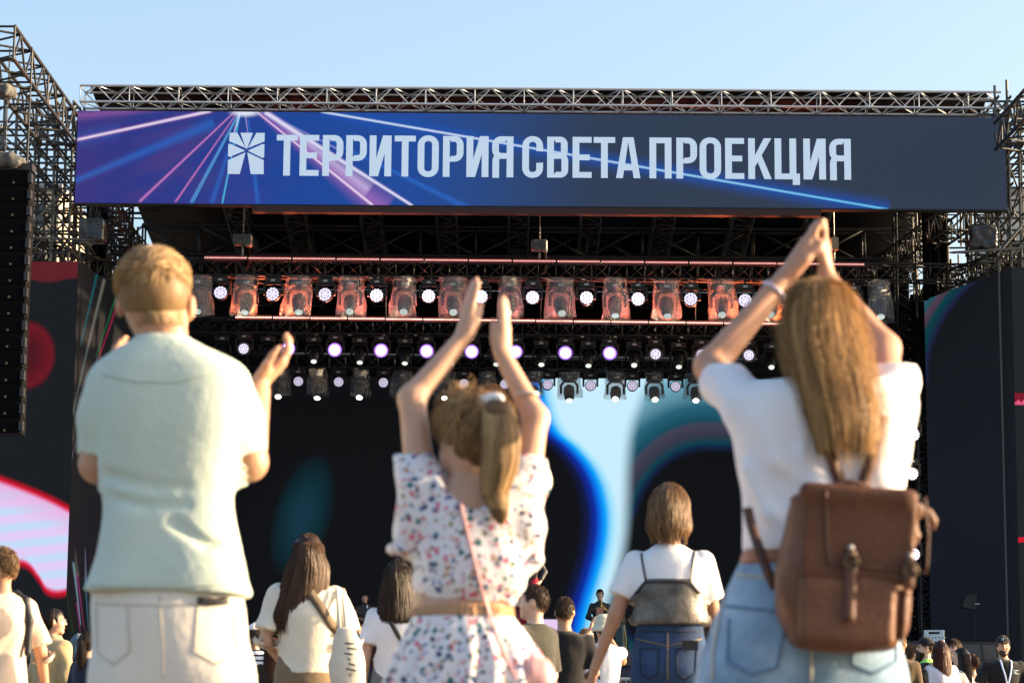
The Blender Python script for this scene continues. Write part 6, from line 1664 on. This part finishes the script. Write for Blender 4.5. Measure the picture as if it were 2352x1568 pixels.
jn = [c for c in r['root'].children if c.name.startswith('trousers')][0]; bj = bvh_of(jn); SEAM = mat('denim_seam', (0.012, 0.022, 0.05), 0.9); GOLDT = mat('tan_thread', (0.16, 0.12, 0.07), 0.8)
for nm, pl, m_ in (('waistband_seam', [(-0.15, 1.065), (0, 1.06), (0.15, 1.065)], SEAM), ('centre_seam', [(0, 1.06), (0.0, 0.95), (0, 0.84)], GOLDT), ('yoke_seam', [(-0.15, 1.03), (0, 0.995), (0.15, 1.03)], GOLDT),
                   ('pocket_seam', [(-0.13, 0.985), (-0.125, 0.87), (-0.085, 0.845), (-0.045, 0.87), (-0.04, 0.985), (-0.13, 0.985)], SEAM), ('pocket_seam', [(0.13, 0.985), (0.125, 0.87), (0.085, 0.845), (0.045, 0.87), (0.04, 0.985), (0.13, 0.985)], SEAM)):
    ribbon(nm, on_back(bj, pl, 5, 0.001), 0.006, 0.003, m_, r['root'])
ph = MB().box((-0.036, -0.005, -0.022), (0.036, 0.005, 0.022)).build('phone', BLACK_PLASTIC, None, Vector(r['root'].location) + Vector((0.085, -0.134, 1.0)) * r['s']); tag(ph, 'black phone sticking out of the dark jeans back pocket', 'phone')
# two girls with long hair ----------------------------------------------------
r = human(708, 1222, 13.9, 'girl with very long brown hair in a loose cream T-shirt and brown trousers', sex='f', face=4, top=T(m=CREAM, hem=0.93, sleeve=0.80, srad=0.09, loose=0.036, wr=0.016), bottom=T(m=KHAKI, waist=1.05, wide=1.4),
          hair=T(kind='long', col='brown', z=1.185, w=0.135, flare=0.02, cx=-0.055, n=900, sr=0.003), arms=[((-0.24, -0.02, 1.13), (-0.14, 0.2, 1.0)), ((0.26, -0.02, 1.12), (0.27, 0.08, 0.86))], build=1.05, group=CR, h=0.0105, seed=5)
strap_on(r, [(700, 1345), (735, 1395), (755, 1425), (778, 1462), (795, 1490)], 0.055, BROWN_ST, 'chest_strap')
tb = empty('tote_bag', r['root'].location + Vector((0, 0, 0.6)), 'ecru canvas tote bag with a dark print hanging from the shoulder of the long-haired girl', 'bag'); to = Vector(tb.location)
s_ = r['s']
K = SDF((-0.3, -0.3, -0.2), (0.5, 0.2, 0.6), 0.011)
cq = P(795, 1505, 13.68) - to
K.loft([(cq.z - 0.32, cq.x + 0.02, cq.y, 0.10, 0.05), (cq.z - 0.1, cq.x + 0.015, cq.y, 0.105, 0.065), (cq.z + 0.08, cq.x, cq.y, 0.085, 0.05), (cq.z + 0.16, cq.x - 0.005, cq.y, 0.055, 0.025)], 0.0); K.wrinkle(0.012, 26, 9); sk = K.build('sack', CANVAS, tb)
dl_ = r['root'].location - to; bvs = bvh_of(r['shirt'])
for x0, x1 in ((776, 786), (788, 802)):
    lp = [local(r, px_, py_) for px_, py_ in ((x0, 1352), (x0 + 3, 1380), ((x0 + x1) / 2 + 2, 1420), (x1, 1462))]
    pn = [((p_ * s_) + dl_ + Vector((0, -0.012 - 0.05 * k / 18, 0)), n_) for k, (p_, n_) in enumerate(on_back(bvs, [(v.x, v.z) for v in lp], 6, 0.004))]
    ribbon('handle', pn, 0.022, 0.004, CANVAS, tb)
bv = bvh_of(sk); q = P(800, 1505, 13.6) - to
for k in range(7): ribbon('print_line', on_back(bv, [(q.x - 0.02 + 0.004 * k + 0.01 * math.sin(k * 2.2), q.z + 0.07 - k * 0.028), (q.x + 0.03 + 0.02 * math.sin(k * 1.7), q.z + 0.068 - k * 0.03)], 4, 0.001), 0.009, 0.001, mat('dark_print_ink', (0.06, 0.07, 0.09), 0.8), tb)
r = human(914, 1281, 15.0, 'girl with long dark hair in a plain white top with a black crossbody strap', sex='f', face=-3, top=T(m=WHITE, hem=0.94, sleeve=0.7, loose=0.022), bottom=T(m=GREYD, waist=1.05), hair=T(kind='long', col='dark', z=1.27, w=0.12, flare=0.008, n=800, sr=0.003), group=CR, h=0.0105, seed=8)
strap_on(r, [(890, 1405), (908, 1440), (932, 1480), (950, 1505)], 0.03, NYLON, 'crossbody_strap')
human(762, 1352, 15.6, 'person hidden behind the long-haired girl with one finger pointing up', sex='f', top=T(m=NAVY, hem=0.95, sleeve=0.6), hair=T(kind='short', col='dark'), arms=[None, ((0.22, 0.06, 1.42), (0.10, 0.14, 1.63), (0.02, 0.0, 1))], group=CR, seed=9)
# boy, man in black, bucket hat ------------------------------------------------
r = human(1228, 1338, 15.0, 'boy in a faded black T-shirt looking down to the left', face=48, turn=28, sex='m', facev=True, skin=SKIN_P, top=T(m=OLIVE, hem=0.85, sleeve=0.95, srad=0.085, loose=0.03, wr=0.014), bottom=T(m=DKTR), hair=T(kind='fade', col='brown', len=0.02, n=700), build=0.88, group=CR, h=0.0105, seed=11, head_drop=0.01,
          arms=[((-0.2, 0.03, 1.12), (-0.14, 0.24, 1.05)), ((0.2, 0.0, 1.1), (0.16, 0.16, 0.98))])
r = human(1297, 1370, 19.6, 'short-haired man in a plain black T-shirt with arms folded in front', face=-6, skin=SKIN_T, top=T(m=BLACKT, hem=0.90, sleeve=0.85, srad=0.078, loose=0.02), bottom=T(m=DKTR), hair=T(kind='fade', col='brown', len=0.018, n=700), group=CR, seed=12,
          arms=[((-0.24, 0.03, 1.13), (-0.08, 0.24, 1.10)), ((0.26, 0.02, 1.12), (0.1, 0.22, 1.05))], build=1.05)
r = human(1386, 1410, 23.8, 'man in a cream bucket hat and white top raising his left arm to film', face=0, skin=SKIN_T, top=T(m=WHITE, hem=0.93, sleeve=0.18, loose=0.014), bottom=T(m=DKTR), hair=T(kind='fade', col='dark'), arms=[((-0.27, 0.14, 1.40), (-0.13, 0.30, 1.60), (0.2, 0.1, 1)), ((0.2, 0.18, 1.30), (0.06, 0.32, 1.56), (-0.1, 0, 1))], group=CR, seed=13)
strap_on(r, [(1362, 1492), (1367, 1520), (1376, 1560)], 0.02, NYLON, 'bag_strap')
K = SDF((-0.22, -0.22, 1.5), (0.22, 0.25, 1.86), 0.010); K.loft([(1.595, 0, -0.005, .128, .145), (1.62, 0, -0.005, .118, .135), (1.655, 0, 0, .100, .118), (1.69, 0, 0, .094, .112), (1.74, 0, 0, .078, .092), (1.768, 0, 0, .045, .055)], 0.0); K.wrinkle(0.006, 60, 2); hat = K.build('bucket_hat', fabric('cream_hat_cotton', (0.66, 0.62, 0.48)), r['root'])
q = r['root'].location + Vector((-0.13, 0.30, 1.575)) * r['s']; wt = MB().lathe([(0.030, -0.014), (0.038, -0.010), (0.038, 0.010), (0.030, 0.014)], 14, 'z').build('wrist_watch', STEEL, None, q, smooth=True); tag(wt, 'steel wrist watch on the raised arm of the man in the bucket hat', 'watch')
pc = P(1378, 1411, 24.12); pf = empty('smartphone', pc, 'smartphone held up to film, in front of the saxophone player', 'phone')
MB().box((-0.038, -0.004, -0.078), (0.038, 0.004, 0.078)).build('case', BLACK_PLASTIC, pf); MB().box((-0.034, -0.006, -0.072), (0.034, -0.0045, 0.072)).build('screen', mat('phone_screen', (0.1, 0.06, 0.05), 0.2, 0, 0.9, 40, emit=C(120, 70, 60), estr=EM * 0.5), pf)
pc = P(1262, 1433, 27.0); pf = empty('camera_monitor', pc, 'small lit violet monitor between the boy and the man in black', 'monitor')
MB().box((-0.17, -0.0, -0.075), (0.13, 0.06, 0.075)).build('case', BLACK_PLASTIC, pf); MB().box((-0.16, -0.004, -0.06), (0.09, -0.002, 0.055)).build('screen', mat('violet_monitor_screen', (0.1, 0.1, 0.1), 0.3, emit=C(225, 190, 235), estr=EM), pf)
MB().tube([(0, 0.03, -0.075), (0, 0.03, -pc.z)], 0.03, 8).build('stand', BLACK_METAL, pf)
human(1346, 1441, 27.0, 'pinkish fair head behind the shoulder of the man in black', sex='f', skin=SKIN_P, top=T(m=fabric('rose_top', (0.5, 0.3, 0.3)), hem=0.95), hair=T(kind='short', col='blond', len=0.05), group=CR, seed=14)
human(1622, 1358, 17.0, 'woman with long black hair standing just beyond the woman in the grey camisole', sex='f', face=-10, top=T(m=BLACKT, hem=0.95, sleeve=1.9), hair=T(kind='long', col='dark', z=1.05, w=0.12, flare=0.01, n=700), group=CR, seed=15)
# left ---------------------------------------------------------------------------
r = human(6, 1255, 14.0, 'bearded man in a beige T-shirt with a rucksack strap at the left edge', face=42, turn=34, facev=True, skin=SKIN_T, top=T(m=BEIGE, hem=0.88, sleeve=0.9, srad=0.088, loose=0.03, wr=0.02), bottom=T(m=fabric('beige_shorts', (0.50, 0.42, 0.34))), hair=T(kind='fade', col='darkblond', len=0.016, n=900), beard=0.01, group=CR, h=0.0105, seed=21,
          arms=[None, ((0.29, -0.02, 1.12), (0.36, 0.02, 0.89))], build=1.05)
o = r['root']; gl = MB(); H = r['H']
for sg in (-1, 1): gl.tube([H(sg * 0.082, 0.0, 1.655), H(sg * 0.078, 0.07, 1.655), H(sg * 0.05, 0.108, 1.652), H(sg * 0.012, 0.12, 1.65)], 0.004, 5)
gl.build('glasses', BLACK_PLASTIC, o)
K = SDF((-0.1, -0.25, 0.95), (0.3, 0.3, 1.55), 0.010); K.path([(0.12, -0.15, 1.10), (0.125, -0.150, 1.3), (0.12, -0.10, 1.43), (0.115, 0.0, 1.475), (0.11, 0.10, 1.42), (0.11, 0.15, 1.25)], [0.022, 0.024, 0.024, 0.022, 0.022, 0.02], 0.02); K.build('rucksack_strap', NYLON, o)
MB().lathe([(0.030, -0.016), (0.040, -0.012), (0.040, 0.012), (0.030, 0.016)], 14, 'z').build('wrist_watch', BLACK_PLASTIC, o, (0.352, 0.015, 0.905), smooth=True)
r = human(124, 1395, 21.6, 'woman with a dark bun and glasses in a khaki trench coat, head turned right', sex='f', face=-35, turn=-45, facev=True, top=T(m=TRENCH, hem=0.62, sleeve=1.92, loose=0.05, srad=0.085, wr=0.016, name='trench_coat', neck=1.49), hair=T(kind='bun', col='dark'), group=CR, seed=22, build=1.05)
gl = MB(); H = r['H']
for sg in (-1, 1): gl.tube([H(sg * 0.08, 0.0, 1.655), H(sg * 0.05, 0.108, 1.652), H(sg * 0.012, 0.12, 1.65)], 0.004, 5)
gl.build('glasses', STEEL, r['root'])
K = SDF((-0.2, -0.2, 1.38), (0.2, 0.2, 1.56), 0.010); K.loft([(1.42, 0, -0.01, .13, .105), (1.46, 0, -0.01, .11, .10), (1.50, 0, -0.012, .092, .092)], 0.0); K.wrinkle(0.008, 50, 2); K.build('collar', TRENCH, r['root'])
r = human(204, 1446, 20.0, 'dark-haired person in a navy top with a white jacket tied round the waist', sex='f', face=-25, top=T(m=NAVY, hem=0.95, sleeve=1.9, loose=0.02), hair=T(kind='pony', col='dark', z=1.3), group=CR, seed=23)
K = SDF((-0.3, -0.32, 0.7), (0.3, 0.2, 1.12), 0.012); K.loft([(0.78, 0.0, -0.12, .10, .06), (0.9, 0, -0.06, .16, .11), (1.0, 0, 0, .19, .15), (1.05, 0, 0, .17, .135)], 0.0); K.wrinkle(0.02, 30, 4); K.build('tied_jacket', WHITE, r['root'])
r = human(183, 1456, 27.0, 'person in a crumpled grey-blue hood glimpsed left of the cream trousers', face=10, top=T(m=NAVY, hem=0.95, sleeve=1.9), hair=T(kind='short', col='dark'), group=CR, seed=24)
K = SDF((-0.2, -0.2, 1.42), (0.2, 0.2, 1.86), 0.012); K.ell((0, -0.015, 1.65), (0.11, 0.13, 0.125), 0).ell((0, -0.03, 1.53), (0.11, 0.11, 0.08), 0.05); K.wrinkle(0.018, 55, 3); K.build('hood', fabric('grey_blue_hood_cloth', (0.10, 0.15, 0.19)), r['root'])
r = human(588, 1431, 27.0, 'girl in a white cap and navy striped T-shirt with a black crossbody strap', sex='f', face=-32, turn=-12, facev=True, top=T(m=stripes('navy_white_stripes', (0.72, 0.72, 0.76), (0.012, 0.014, 0.03), 17.0, 0.62), hem=1.0, sleeve=0.62, loose=0.02), bottom=T(m=GREEN_T, waist=1.05), hair=T(kind='pony', col='dark', z=1.42), arms=[None, ((0.23, -0.03, 1.12), (0.12, 0.2, 1.05))], group=CR, seed=31)
cap(r, fabric('white_cap_cotton', (0.75, 0.74, 0.72)))
strap_on(r, [(572, 1500), (588, 1530), (602, 1556)], 0.03, NYLON, 'crossbody_strap')
r = human(604, 1420, 30.5, 'man in a black and tan cap behind the striped girl', face=120, facev=True, skin=SKIN_T, top=T(m=BLACKT, hem=0.9), hair=T(kind='fade', col='dark'), group=CR, seed=32, arms=[((-0.22, 0.03, 1.12), (-0.1, 0.24, 1.12)), None])
c_ = cap(r, fabric('black_cap_cotton', (0.012, 0.012, 0.015)))
MB().box((-0.03, 0.1035, 1.70), (0.03, 0.1065, 1.725)).build('cap_emblem', WHITE, c_)
human(628, 1462, 26.0, 'woman with long dark brown hair and a dark jacket beyond the striped girl', sex='f', face=15, top=T(m=fabric('dark_brown_jacket', (0.03, 0.02, 0.015)), hem=0.9, sleeve=1.9), hair=T(kind='long', col='red', z=1.15, w=0.12), group=CR, seed=33)
r = human(829, 1431, 26.0, 'fair-haired young man in a navy jacket beside the tote bag', face=-62, turn=-25, facev=True, skin=SKIN_P, top=T(m=NAVY, hem=0.85, sleeve=1.92, loose=0.03, name='jacket', neck=1.5), hair=T(kind='short', col='darkblond', len=0.035, n=700), group=CR, seed=34, head_drop=0.02)
human(872, 1452, 24.0, 'person with wavy red-brown hair beside the girl in the plain white top', sex='f', face=20, top=T(m=NAVY, hem=0.9, sleeve=1.9), hair=T(kind='long', col='red', z=1.25, w=0.125, n=500), group=CR, seed=35)
# right ---------------------------------------------------------------------------
human(2064, 1452, 26.0, 'fair-haired person in a brown jacket just right of the backpack', face=-15, top=T(m=BROWNJ, hem=0.85, sleeve=1.9, loose=0.03), hair=T(kind='short', col='blond', len=0.05), group=CR, seed=41)
human(2088, 1478, 30.0, 'dark-haired person in a black jacket behind the steel barrier', face=-30, top=T(m=BLACKT, hem=0.85, sleeve=1.9, loose=0.03), hair=T(kind='short', col='brown'), group=CR, seed=42)
r = human(2126, 1463, 33.0, 'bearded man in a backwards black cap and yellow-green safety vest, in profile', face=88, facev=True, skin=SKIN_P, top=T(m=BLACKT, hem=0.88, sleeve=0.9), hair=T(kind='fade', col='brown'), beard=0.045, group=CR, seed=43, h=0.009)
cap(r, MATS['black_cap_cotton'], True, True)
VEST = mat('lime_safety_vest', (0.28, 0.75, 0.10), 0.6)
K = SDF((-0.32, -0.25, 0.9), (0.32, 0.25, 1.55), 0.0115); K.loft([(0.92, 0, 0, .185, .145), (1.08, 0, 0, .182, .142), (1.28, 0, 0, .198, .150), (1.38, 0, 0, .20, .125), (1.44, 0, 0, .14, .105), (1.485, 0, -.005, .085, .082)], 0.0); K.box((0, 0.14, 1.2), (0.07, 0.12, 0.5), 0.02, 0.01, 's'); K.build('safety_vest', VEST, r['root'])
H = r['H']; MB().tube([H(-0.05, 0.095, 1.648), H(-0.03, 0.11, 1.645), H(0.03, 0.11, 1.645), H(0.05, 0.095, 1.648)], 0.012, 8).build('sunglasses', mat('amber_lens', (0.35, 0.2, 0.02), 0.15), r['root'], smooth=True)
r = human(2160, 1469, 30.0, 'woman with long glossy red-brown hair in a white shirt', sex='f', face=12, top=T(m=fabric('lilac_white_shirt', (0.70, 0.68, 0.76)), hem=0.98, sleeve=1.9, loose=0.03, srad=0.075, wr=0.013), bottom=T(m=fabric('pale_skirt', (0.6, 0.56, 0.55)), waist=1.06), hair=T(kind='long', col='red', z=1.03, w=0.118, flare=0.015, cx=0.02, n=900), group=CR, seed=44)
human(2192, 1466, 34.0, 'man with swept-up brown hair behind the two long-haired women', face=140, facev=True, skin=SKIN_P, top=T(m=BLACKT, hem=0.9), hair=T(kind='short', col='brown', len=0.06, n=700), group=CR, seed=45)
r = human(2208, 1485, 31.0, 'woman with straight black hair in a pale ribbed T-shirt, in profile', sex='f', face=48, turn=20, facev=True, skin=SKIN_P, top=T(m=stripes('pale_rib_knit', (0.62, 0.57, 0.50), (0.56, 0.51, 0.45), 40), hem=0.98, sleeve=0.55, loose=0.014), hair=T(kind='long', col='black', z=1.02, w=0.105, n=800), group=CR, seed=46)
strap_on(r, [(2205, 1545), (2212, 1560)], 0.02, WHITE, 'bag_strap')
r = human(2232, 1502, 33.0, 'brown-haired person in sunglasses lifting a hand beside the guard', sex='f', face=60, facev=True, skin=SKIN_T, top=T(m=fabric('tan_top', (0.4, 0.28, 0.2)), hem=0.95), hair=T(kind='short', col='red', len=0.05), arms=[None, ((0.2, 0.14, 1.40), (0.16, 0.02, 1.62), (0, -0.1, 1))], group=CR, seed=47)
H = r['H']; MB().tube([H(-0.075, 0.03, 1.650), H(-0.05, 0.10, 1.648), H(0, 0.118, 1.645), H(0.05, 0.10, 1.648), H(0.075, 0.03, 1.65)], 0.011, 8).build('sunglasses', BLACK_PLASTIC, r['root'], smooth=True)
r = human(2303, 1459, 31.5, 'bearded guard facing the camera in a black cap and T-shirt with a lanyard', face=186, facev=True, turn=-10, skin=SKIN, top=T(m=BLACKT, hem=0.88, sleeve=0.9, srad=0.085, loose=0.024), bottom=T(m=DKTR), hair=T(kind='fade', col='light_brown'), beard=0.006, group=CR, seed=48, build=1.12, h=0.009,
          arms=[((-0.31, 0.02, 1.13), (-0.12, 0.26, 1.03)), ((0.33, 0.02, 1.14), (0.24, 0.26, 1.0))])
c_ = cap(r, MATS['black_cap_cotton'])
PRINT = mat('pale_blue_print', (0.35, 0.5, 0.55), 0.7)
for k, pl in enumerate(([(0.0, 0), (0.0, 0.026)], [(0.0, 0.026), (0.012, 0.024), (0.012, 0.014), (0.0, 0.012)], [(0.020, 0), (0.020, 0.026)], [(0.020, 0.026), (0.034, 0.026)], [(0.020, 0.013), (0.030, 0.013)])):
    MB().tube([(0.028 - x, 0.1005 - 0.35 * z - 0.6 * abs(x - 0.017), 1.703 + z) for x, z in pl], 0.003, 5).build('cap_letter', PRINT, c_)
LAN = mat('pale_blue_lanyard', (0.42, 0.55, 0.78), 0.7)
bv = bvh_of(r['shirt'], r['body'])
for sg in (-1, 1): ribbon('lanyard', on_back(bv, [(sg * 0.07, 1.455), (sg * 0.055, 1.36), (sg * 0.02, 1.22), (0.0, 1.12)], 6, 0.004, True), 0.022, 0.003, LAN, r['root'])
pb = on_back(bv, [(0.0, 1.06), (0.0, 1.055)], 1, 0.012, True)[0][0]; MB().box((-0.045, -0.004, -0.06), (0.045, 0.004, 0.05)).build('badge', mat('badge_card', (0.5, 0.5, 0.45), 0.4, 0, 0.3, 30), r['root'], pb)
for k in range(3): ribbon('chest_print', on_back(bv, [(-0.075, 1.33 - 0.02 * k), (-0.15 + (0.03 if k == 1 else 0), 1.33 - 0.02 * k)], 5, 0.003, True), 0.008, 0.001, PRINT, r['root'])

# ================================================================== ON THE STAGE
BJ = mat('black_sequin_jacket', (0.012, 0.012, 0.014), 0.5, 0, 0.3, 80, 0.5, 200)
r = human(838, 1358, 57.0, 'guitarist in a black suit and white shirt bending over his guitar', base_z=STZ, face=200, facev=True, skin=SKIN, top=T(m=BJ, hem=0.85, sleeve=1.9, name='jacket', neck=1.49), hair=T(kind='short', col='dark'), turn=-20, group='musicians on the stage', seed=51, head_drop=0.02, arms=[((-0.28, 0.06, 1.15), (-0.24, 0.3, 1.22)), ((0.26, 0.04, 1.13), (0.05, 0.24, 1.02))], h=0.012)
MB().prism([(-0.03, 1.25), (0.03, 1.25), (0.045, 1.44), (-0.045, 1.44)], 0.118, 0.14).build('shirt_front', WHITE, r['root'])
gq = r['root'].location; gt = empty('guitar', (gq.x, gq.y - 0.33, gq.z + 1.0), 'electric guitar held by the guitarist in the black suit', 'guitar', rz=0)
K = SDF((-0.3, -0.08, -0.25), (0.3, 0.08, 0.25), 0.012); K.ell((0.08, 0, -0.02), (0.17, 0.03, 0.13), 0).ell((-0.06, 0, 0.03), (0.11, 0.028, 0.10), 0.03); K.build('guitar_body', mat('dark_guitar_lacquer', (0.03, 0.012, 0.008), 0.2), gt)
MB().tube([(-0.05, -0.035, 0.04), (-0.05 - 0.0 + 0.0, -0.035, 0.04), (0.10 - 0.62, -0.03, 0.0)], 0.0, 4) if False else None
tube_obj('neck', (-0.1, -0.03, 0.06), (0.02, -0.02, 0.02), 0.02, mat('maple_neck', (0.35, 0.2, 0.09), 0.4), gt); tube_obj('neck', (-0.62, -0.02, 0.12), (-0.1, -0.03, 0.06), 0.022, MATS['maple_neck'], gt); MB().box((-0.12, -0.015, -0.035), (0.0, 0.015, 0.04)).build('headstock', MATS['maple_neck'], gt, (-0.62, -0.02, 0.125))
r = human(1378, 1352, 57.0, 'saxophone player in a black jacket with gold embroidery, facing the crowd', base_z=STZ, face=180, facev=True, skin=SKIN_P, top=T(m=BJ, hem=0.85, sleeve=1.9, name='jacket', neck=1.49), hair=T(kind='short', col='brown'), group='musicians on the stage', seed=52, arms=[((-0.27, 0.06, 1.15), (-0.06, 0.27, 1.16)), ((0.27, 0.06, 1.12), (0.07, 0.26, 0.98))], h=0.012)
GOLD = mat('gold_embroidery', (0.5, 0.36, 0.1), 0.35, 0.9)
for sg in (-1, 1):
    for k in range(4): MB().tube([(sg * (0.06 + 0.03 * k), 0.125 - 0.012 * k, 1.38 - 0.03 * k), (sg * (0.09 + 0.03 * k), 0.122 - 0.014 * k, 1.30 - 0.015 * k)], 0.010, 5).build('embroidery', GOLD, r['root'])
sx_ = empty('saxophone', (r['root'].location.x, 56.72, STZ + 0.95 * r['s']), 'golden saxophone played on the stage', 'saxophone'); K = SDF((-0.2, -0.2, -0.25), (0.2, 0.2, 0.75), 0.012)
K.path([(0.02, 0.06, 0.62), (0.03, 0.0, 0.60), (0.03, -0.02, 0.5), (0.0, -0.03, 0.1), (-0.03, -0.03, -0.12), (-0.06, -0.06, -0.16), (-0.09, -0.08, -0.08), (-0.10, -0.1, 0.12)], [0.01, 0.012, 0.018, 0.028, 0.036, 0.042, 0.048, 0.07], 0.02); K.build('horn', mat('brass_lacquer', (0.7, 0.5, 0.16), 0.22, 1.0), sx_)
r = human(1216, 1231, 40.0, 'singer in a black jacket and red trousers standing at the catwalk end behind the girl', base_z=STZ, face=165, facev=True, skin=SKIN, top=T(m=BJ, hem=0.93, sleeve=1.85, name='jacket', neck=1.49), bottom=T(m=fabric('crimson_trousers', (0.28, 0.012, 0.03)), wide=1.5, waist=1.06), hair=T(kind='long', col='dark', z=1.3), sex='f', group='musicians on the stage', seed=53, arms=[((-0.27, 0.02, 1.15), (-0.23, 0.14, 0.98)), None], h=0.012)
r = human(1424, 1346, 55.0, 'performer half hidden behind the arm of the woman in the camisole', base_z=STZ, face=95, facev=True, sex='f', top=T(m=BJ, hem=0.9, sleeve=1.9), bottom=T(m=mat('green_sequins', (0.01, 0.03, 0.03), 0.3, 0.3, 0.9, 60), skirt=0.25, z0=0.3), hair=T(kind='long', col='black', z=1.3), group='musicians on the stage', seed=54, h=0.012)
# gear
vc = P(842, 1404, 51.0); v = empty('video_camera', (vc.x, 51.0, STZ), 'black broadcast camera on a tripod in front of the guitarist', 'camera'); z = vc.z - STZ
MB().box((-0.16, -0.12, z - 0.07), (0.1, 0.12, z + 0.07)).build('camera_body', BLACK_PLASTIC, v); MB().lathe([(0.05, 0.1), (0.065, 0.16), (0.065, 0.3), (0.055, 0.32)], 16, 'x', (0, 0, z)).build('lens', BLACK_PLASTIC, v, smooth=True); MB().box((-0.1, -0.1, z + 0.075), (0.0, -0.02, z + 0.14)).build('viewfinder', BLACK_PLASTIC, v)
for k in range(3): a = k * 2.094 + 0.5; tube_obj('tripod_leg', (0, 0, z - 0.08), (0.35 * math.cos(a), 0.35 * math.sin(a), 0.0), 0.02, BLACK_METAL, v)
r = human(858, 1412, 51.3, 'camera operator in black behind the broadcast camera', base_z=STZ - 0.45, face=170, facev=True, top=T(m=BLACKT, hem=0.9, sleeve=1.9), hair=T(kind='fade', col='dark'), group='musicians on the stage', seed=55, h=0.012) if False else None
wedge = empty('stage_monitor', (0, 0, 0)); MB().prism([(-0.3, 0.0), (0.3, 0.0), (0.26, 0.42), (-0.26, 0.42)], 0.0, 0.35).build('cabinet', BLACK_PLASTIC, wedge); MB().prism([(-0.24, 0.06), (0.24, 0.06), (0.21, 0.36), (-0.21, 0.36)], -0.012, -0.003).build('grille', mat('worn_grille', (0.05, 0.055, 0.06), 0.6), wedge)
for i, px in enumerate((2086, 2102, 2232, 2270, 1330, 1290)):
    o = wedge if i == 0 else copy_tree(wedge); p = P(px, 1500, 50.6); o.location = (p.x, 50.5 + 0.15 * i, STZ); o.rotation_euler.z = R_(-12 + 5 * i)
    tag(o, f'black floor monitor on the stage edge, {["first", "second", "third", "fourth"][i] + " of the four at the right" if i < 4 else ["right one", "left one"][i - 4] + " of the two in the middle"}', 'stage monitor', 'floor monitors')
p = P(2148, 1459, 50.8); ch = empty('plastic_chair', (p.x, 50.9, STZ), 'white plastic folding chair on the stage, its slotted back showing above the crowd', 'chair', rz=R_(-18))
PLW = mat('white_plastic', (0.50, 0.56, 0.58), 0.45)
zc_ = p.z - STZ
bk = MB(); n = 7
for r0, r1 in ((-0.13, -0.06), (-0.025, 0.035), (0.085, 0.12)): bk.box((-0.21, -0.012, r0), (0.21, 0.012, r1))
for k in range(n): xk = -0.21 + k * 0.42 / (n - 1); bk.box((xk - 0.022, -0.0115, -0.0585), (xk + 0.022, 0.0115, -0.0265))
for xk in (-0.165, 0.165): bk.box((xk - 0.045, -0.0115, 0.0365), (xk + 0.045, 0.0115, 0.0835))
o = bk.build('backrest', PLW, ch, (0, -0.05, zc_)); o.rotation_euler.x = R_(-12)
MB().box((-0.21, 0.0, zc_ - 0.42), (0.21, 0.42, zc_ - 0.39)).build('seat', PLW, ch)
for x in (-0.2, 0.2): tube_obj('leg', (x, -0.08, 0), (x, -0.02, zc_ - 0.1), 0.014, STEEL, ch); tube_obj('leg', (x, 0.4, 0), (x, 0.2, zc_ - 0.42), 0.014, STEEL, ch)
p = P(2226, 1381, 53.0); bs = empty('speaker_on_stand', (p.x, 53.0, STZ), 'small black loudspeaker tilted on a tall thin stand in front of the right panel', 'loudspeaker'); z = p.z - STZ
K = MB().prism([(-0.17, -0.12), (0.12, -0.19), (0.15, 0.17), (-0.10, 0.11)], -0.12, 0.15); K.build('cabinet', BLACK_PLASTIC, bs, (0, 0, z)); tube_obj('pole', (0.12, 0, 0), (0.12, 0, z - 0.1), 0.018, BLACK_METAL, bs); MB().box((0.1, -0.14, -0.06), (0.2, -0.125, -0.045)).build('bracket', STEEL, bs, (0, 0, z))
p = P(2078, 1438, 52.5); cs = empty('cymbal_stand', (p.x, 52.5, STZ), 'thin black stand with a flat top beside the floor monitors', 'stand'); z = p.z - STZ
MB().lathe([(0.02, 0.02), (0.17, 0.0), (0.172, -0.006), (0.02, 0.008)], 20, 'z').build('plate', BLACK_METAL, cs, (0, 0, z), smooth=True); tube_obj('pole', (0, 0, 0.3), (0, 0, z), 0.014, BLACK_METAL, cs)
for k in range(3): a = k * 2.094; tube_obj('leg', (0, 0, 0.55), (0.32 * math.cos(a), 0.32 * math.sin(a), 0), 0.012, BLACK_METAL, cs)

# crowd barriers ---------------------------------------------------------------------
def barrier():
    root = empty('crowd_barrier', (0, 0, 0)); W, Hh = 2.1, 1.3
    for a, b in (((0, 0, 0.12), (0, 0, Hh)), ((W, 0, 0.12), (W, 0, Hh)), ((0, 0, Hh), (W, 0, Hh)), ((0, 0, 0.15), (W, 0, 0.15))): tube_obj('frame_tube', a, b, 0.022, STEEL, root)
    m = MB()
    for i in range(1, 30): x = W * i / 30; m.tube([(x, 0, 0.16), (x, 0, Hh - 0.02)], 0.006, 4, False)
    for j in range(1, 16): zz_ = 0.15 + (Hh - 0.17) * j / 16; m.tube([(0, 0.012, zz_), (W, 0.012, zz_)], 0.006, 4, False)
    tag(m.build('mesh_infill', STEEL, root), kind='stuff')
    for x in (0.15, W - 0.15): tube_obj('foot', (x, -0.3, 0.03), (x, 0.3, 0.03), 0.02, STEEL, root)
    return root


bp_ = barrier()
for i in range(9):
    o = bp_ if i == 0 else copy_tree(bp_); o.location = (-9.6 + i * 2.13, 35.2, 0)
    tag(o, f'steel mesh crowd barrier, {ORD[i + 1]} panel from the left in the row', 'barrier', 'crowd barriers')
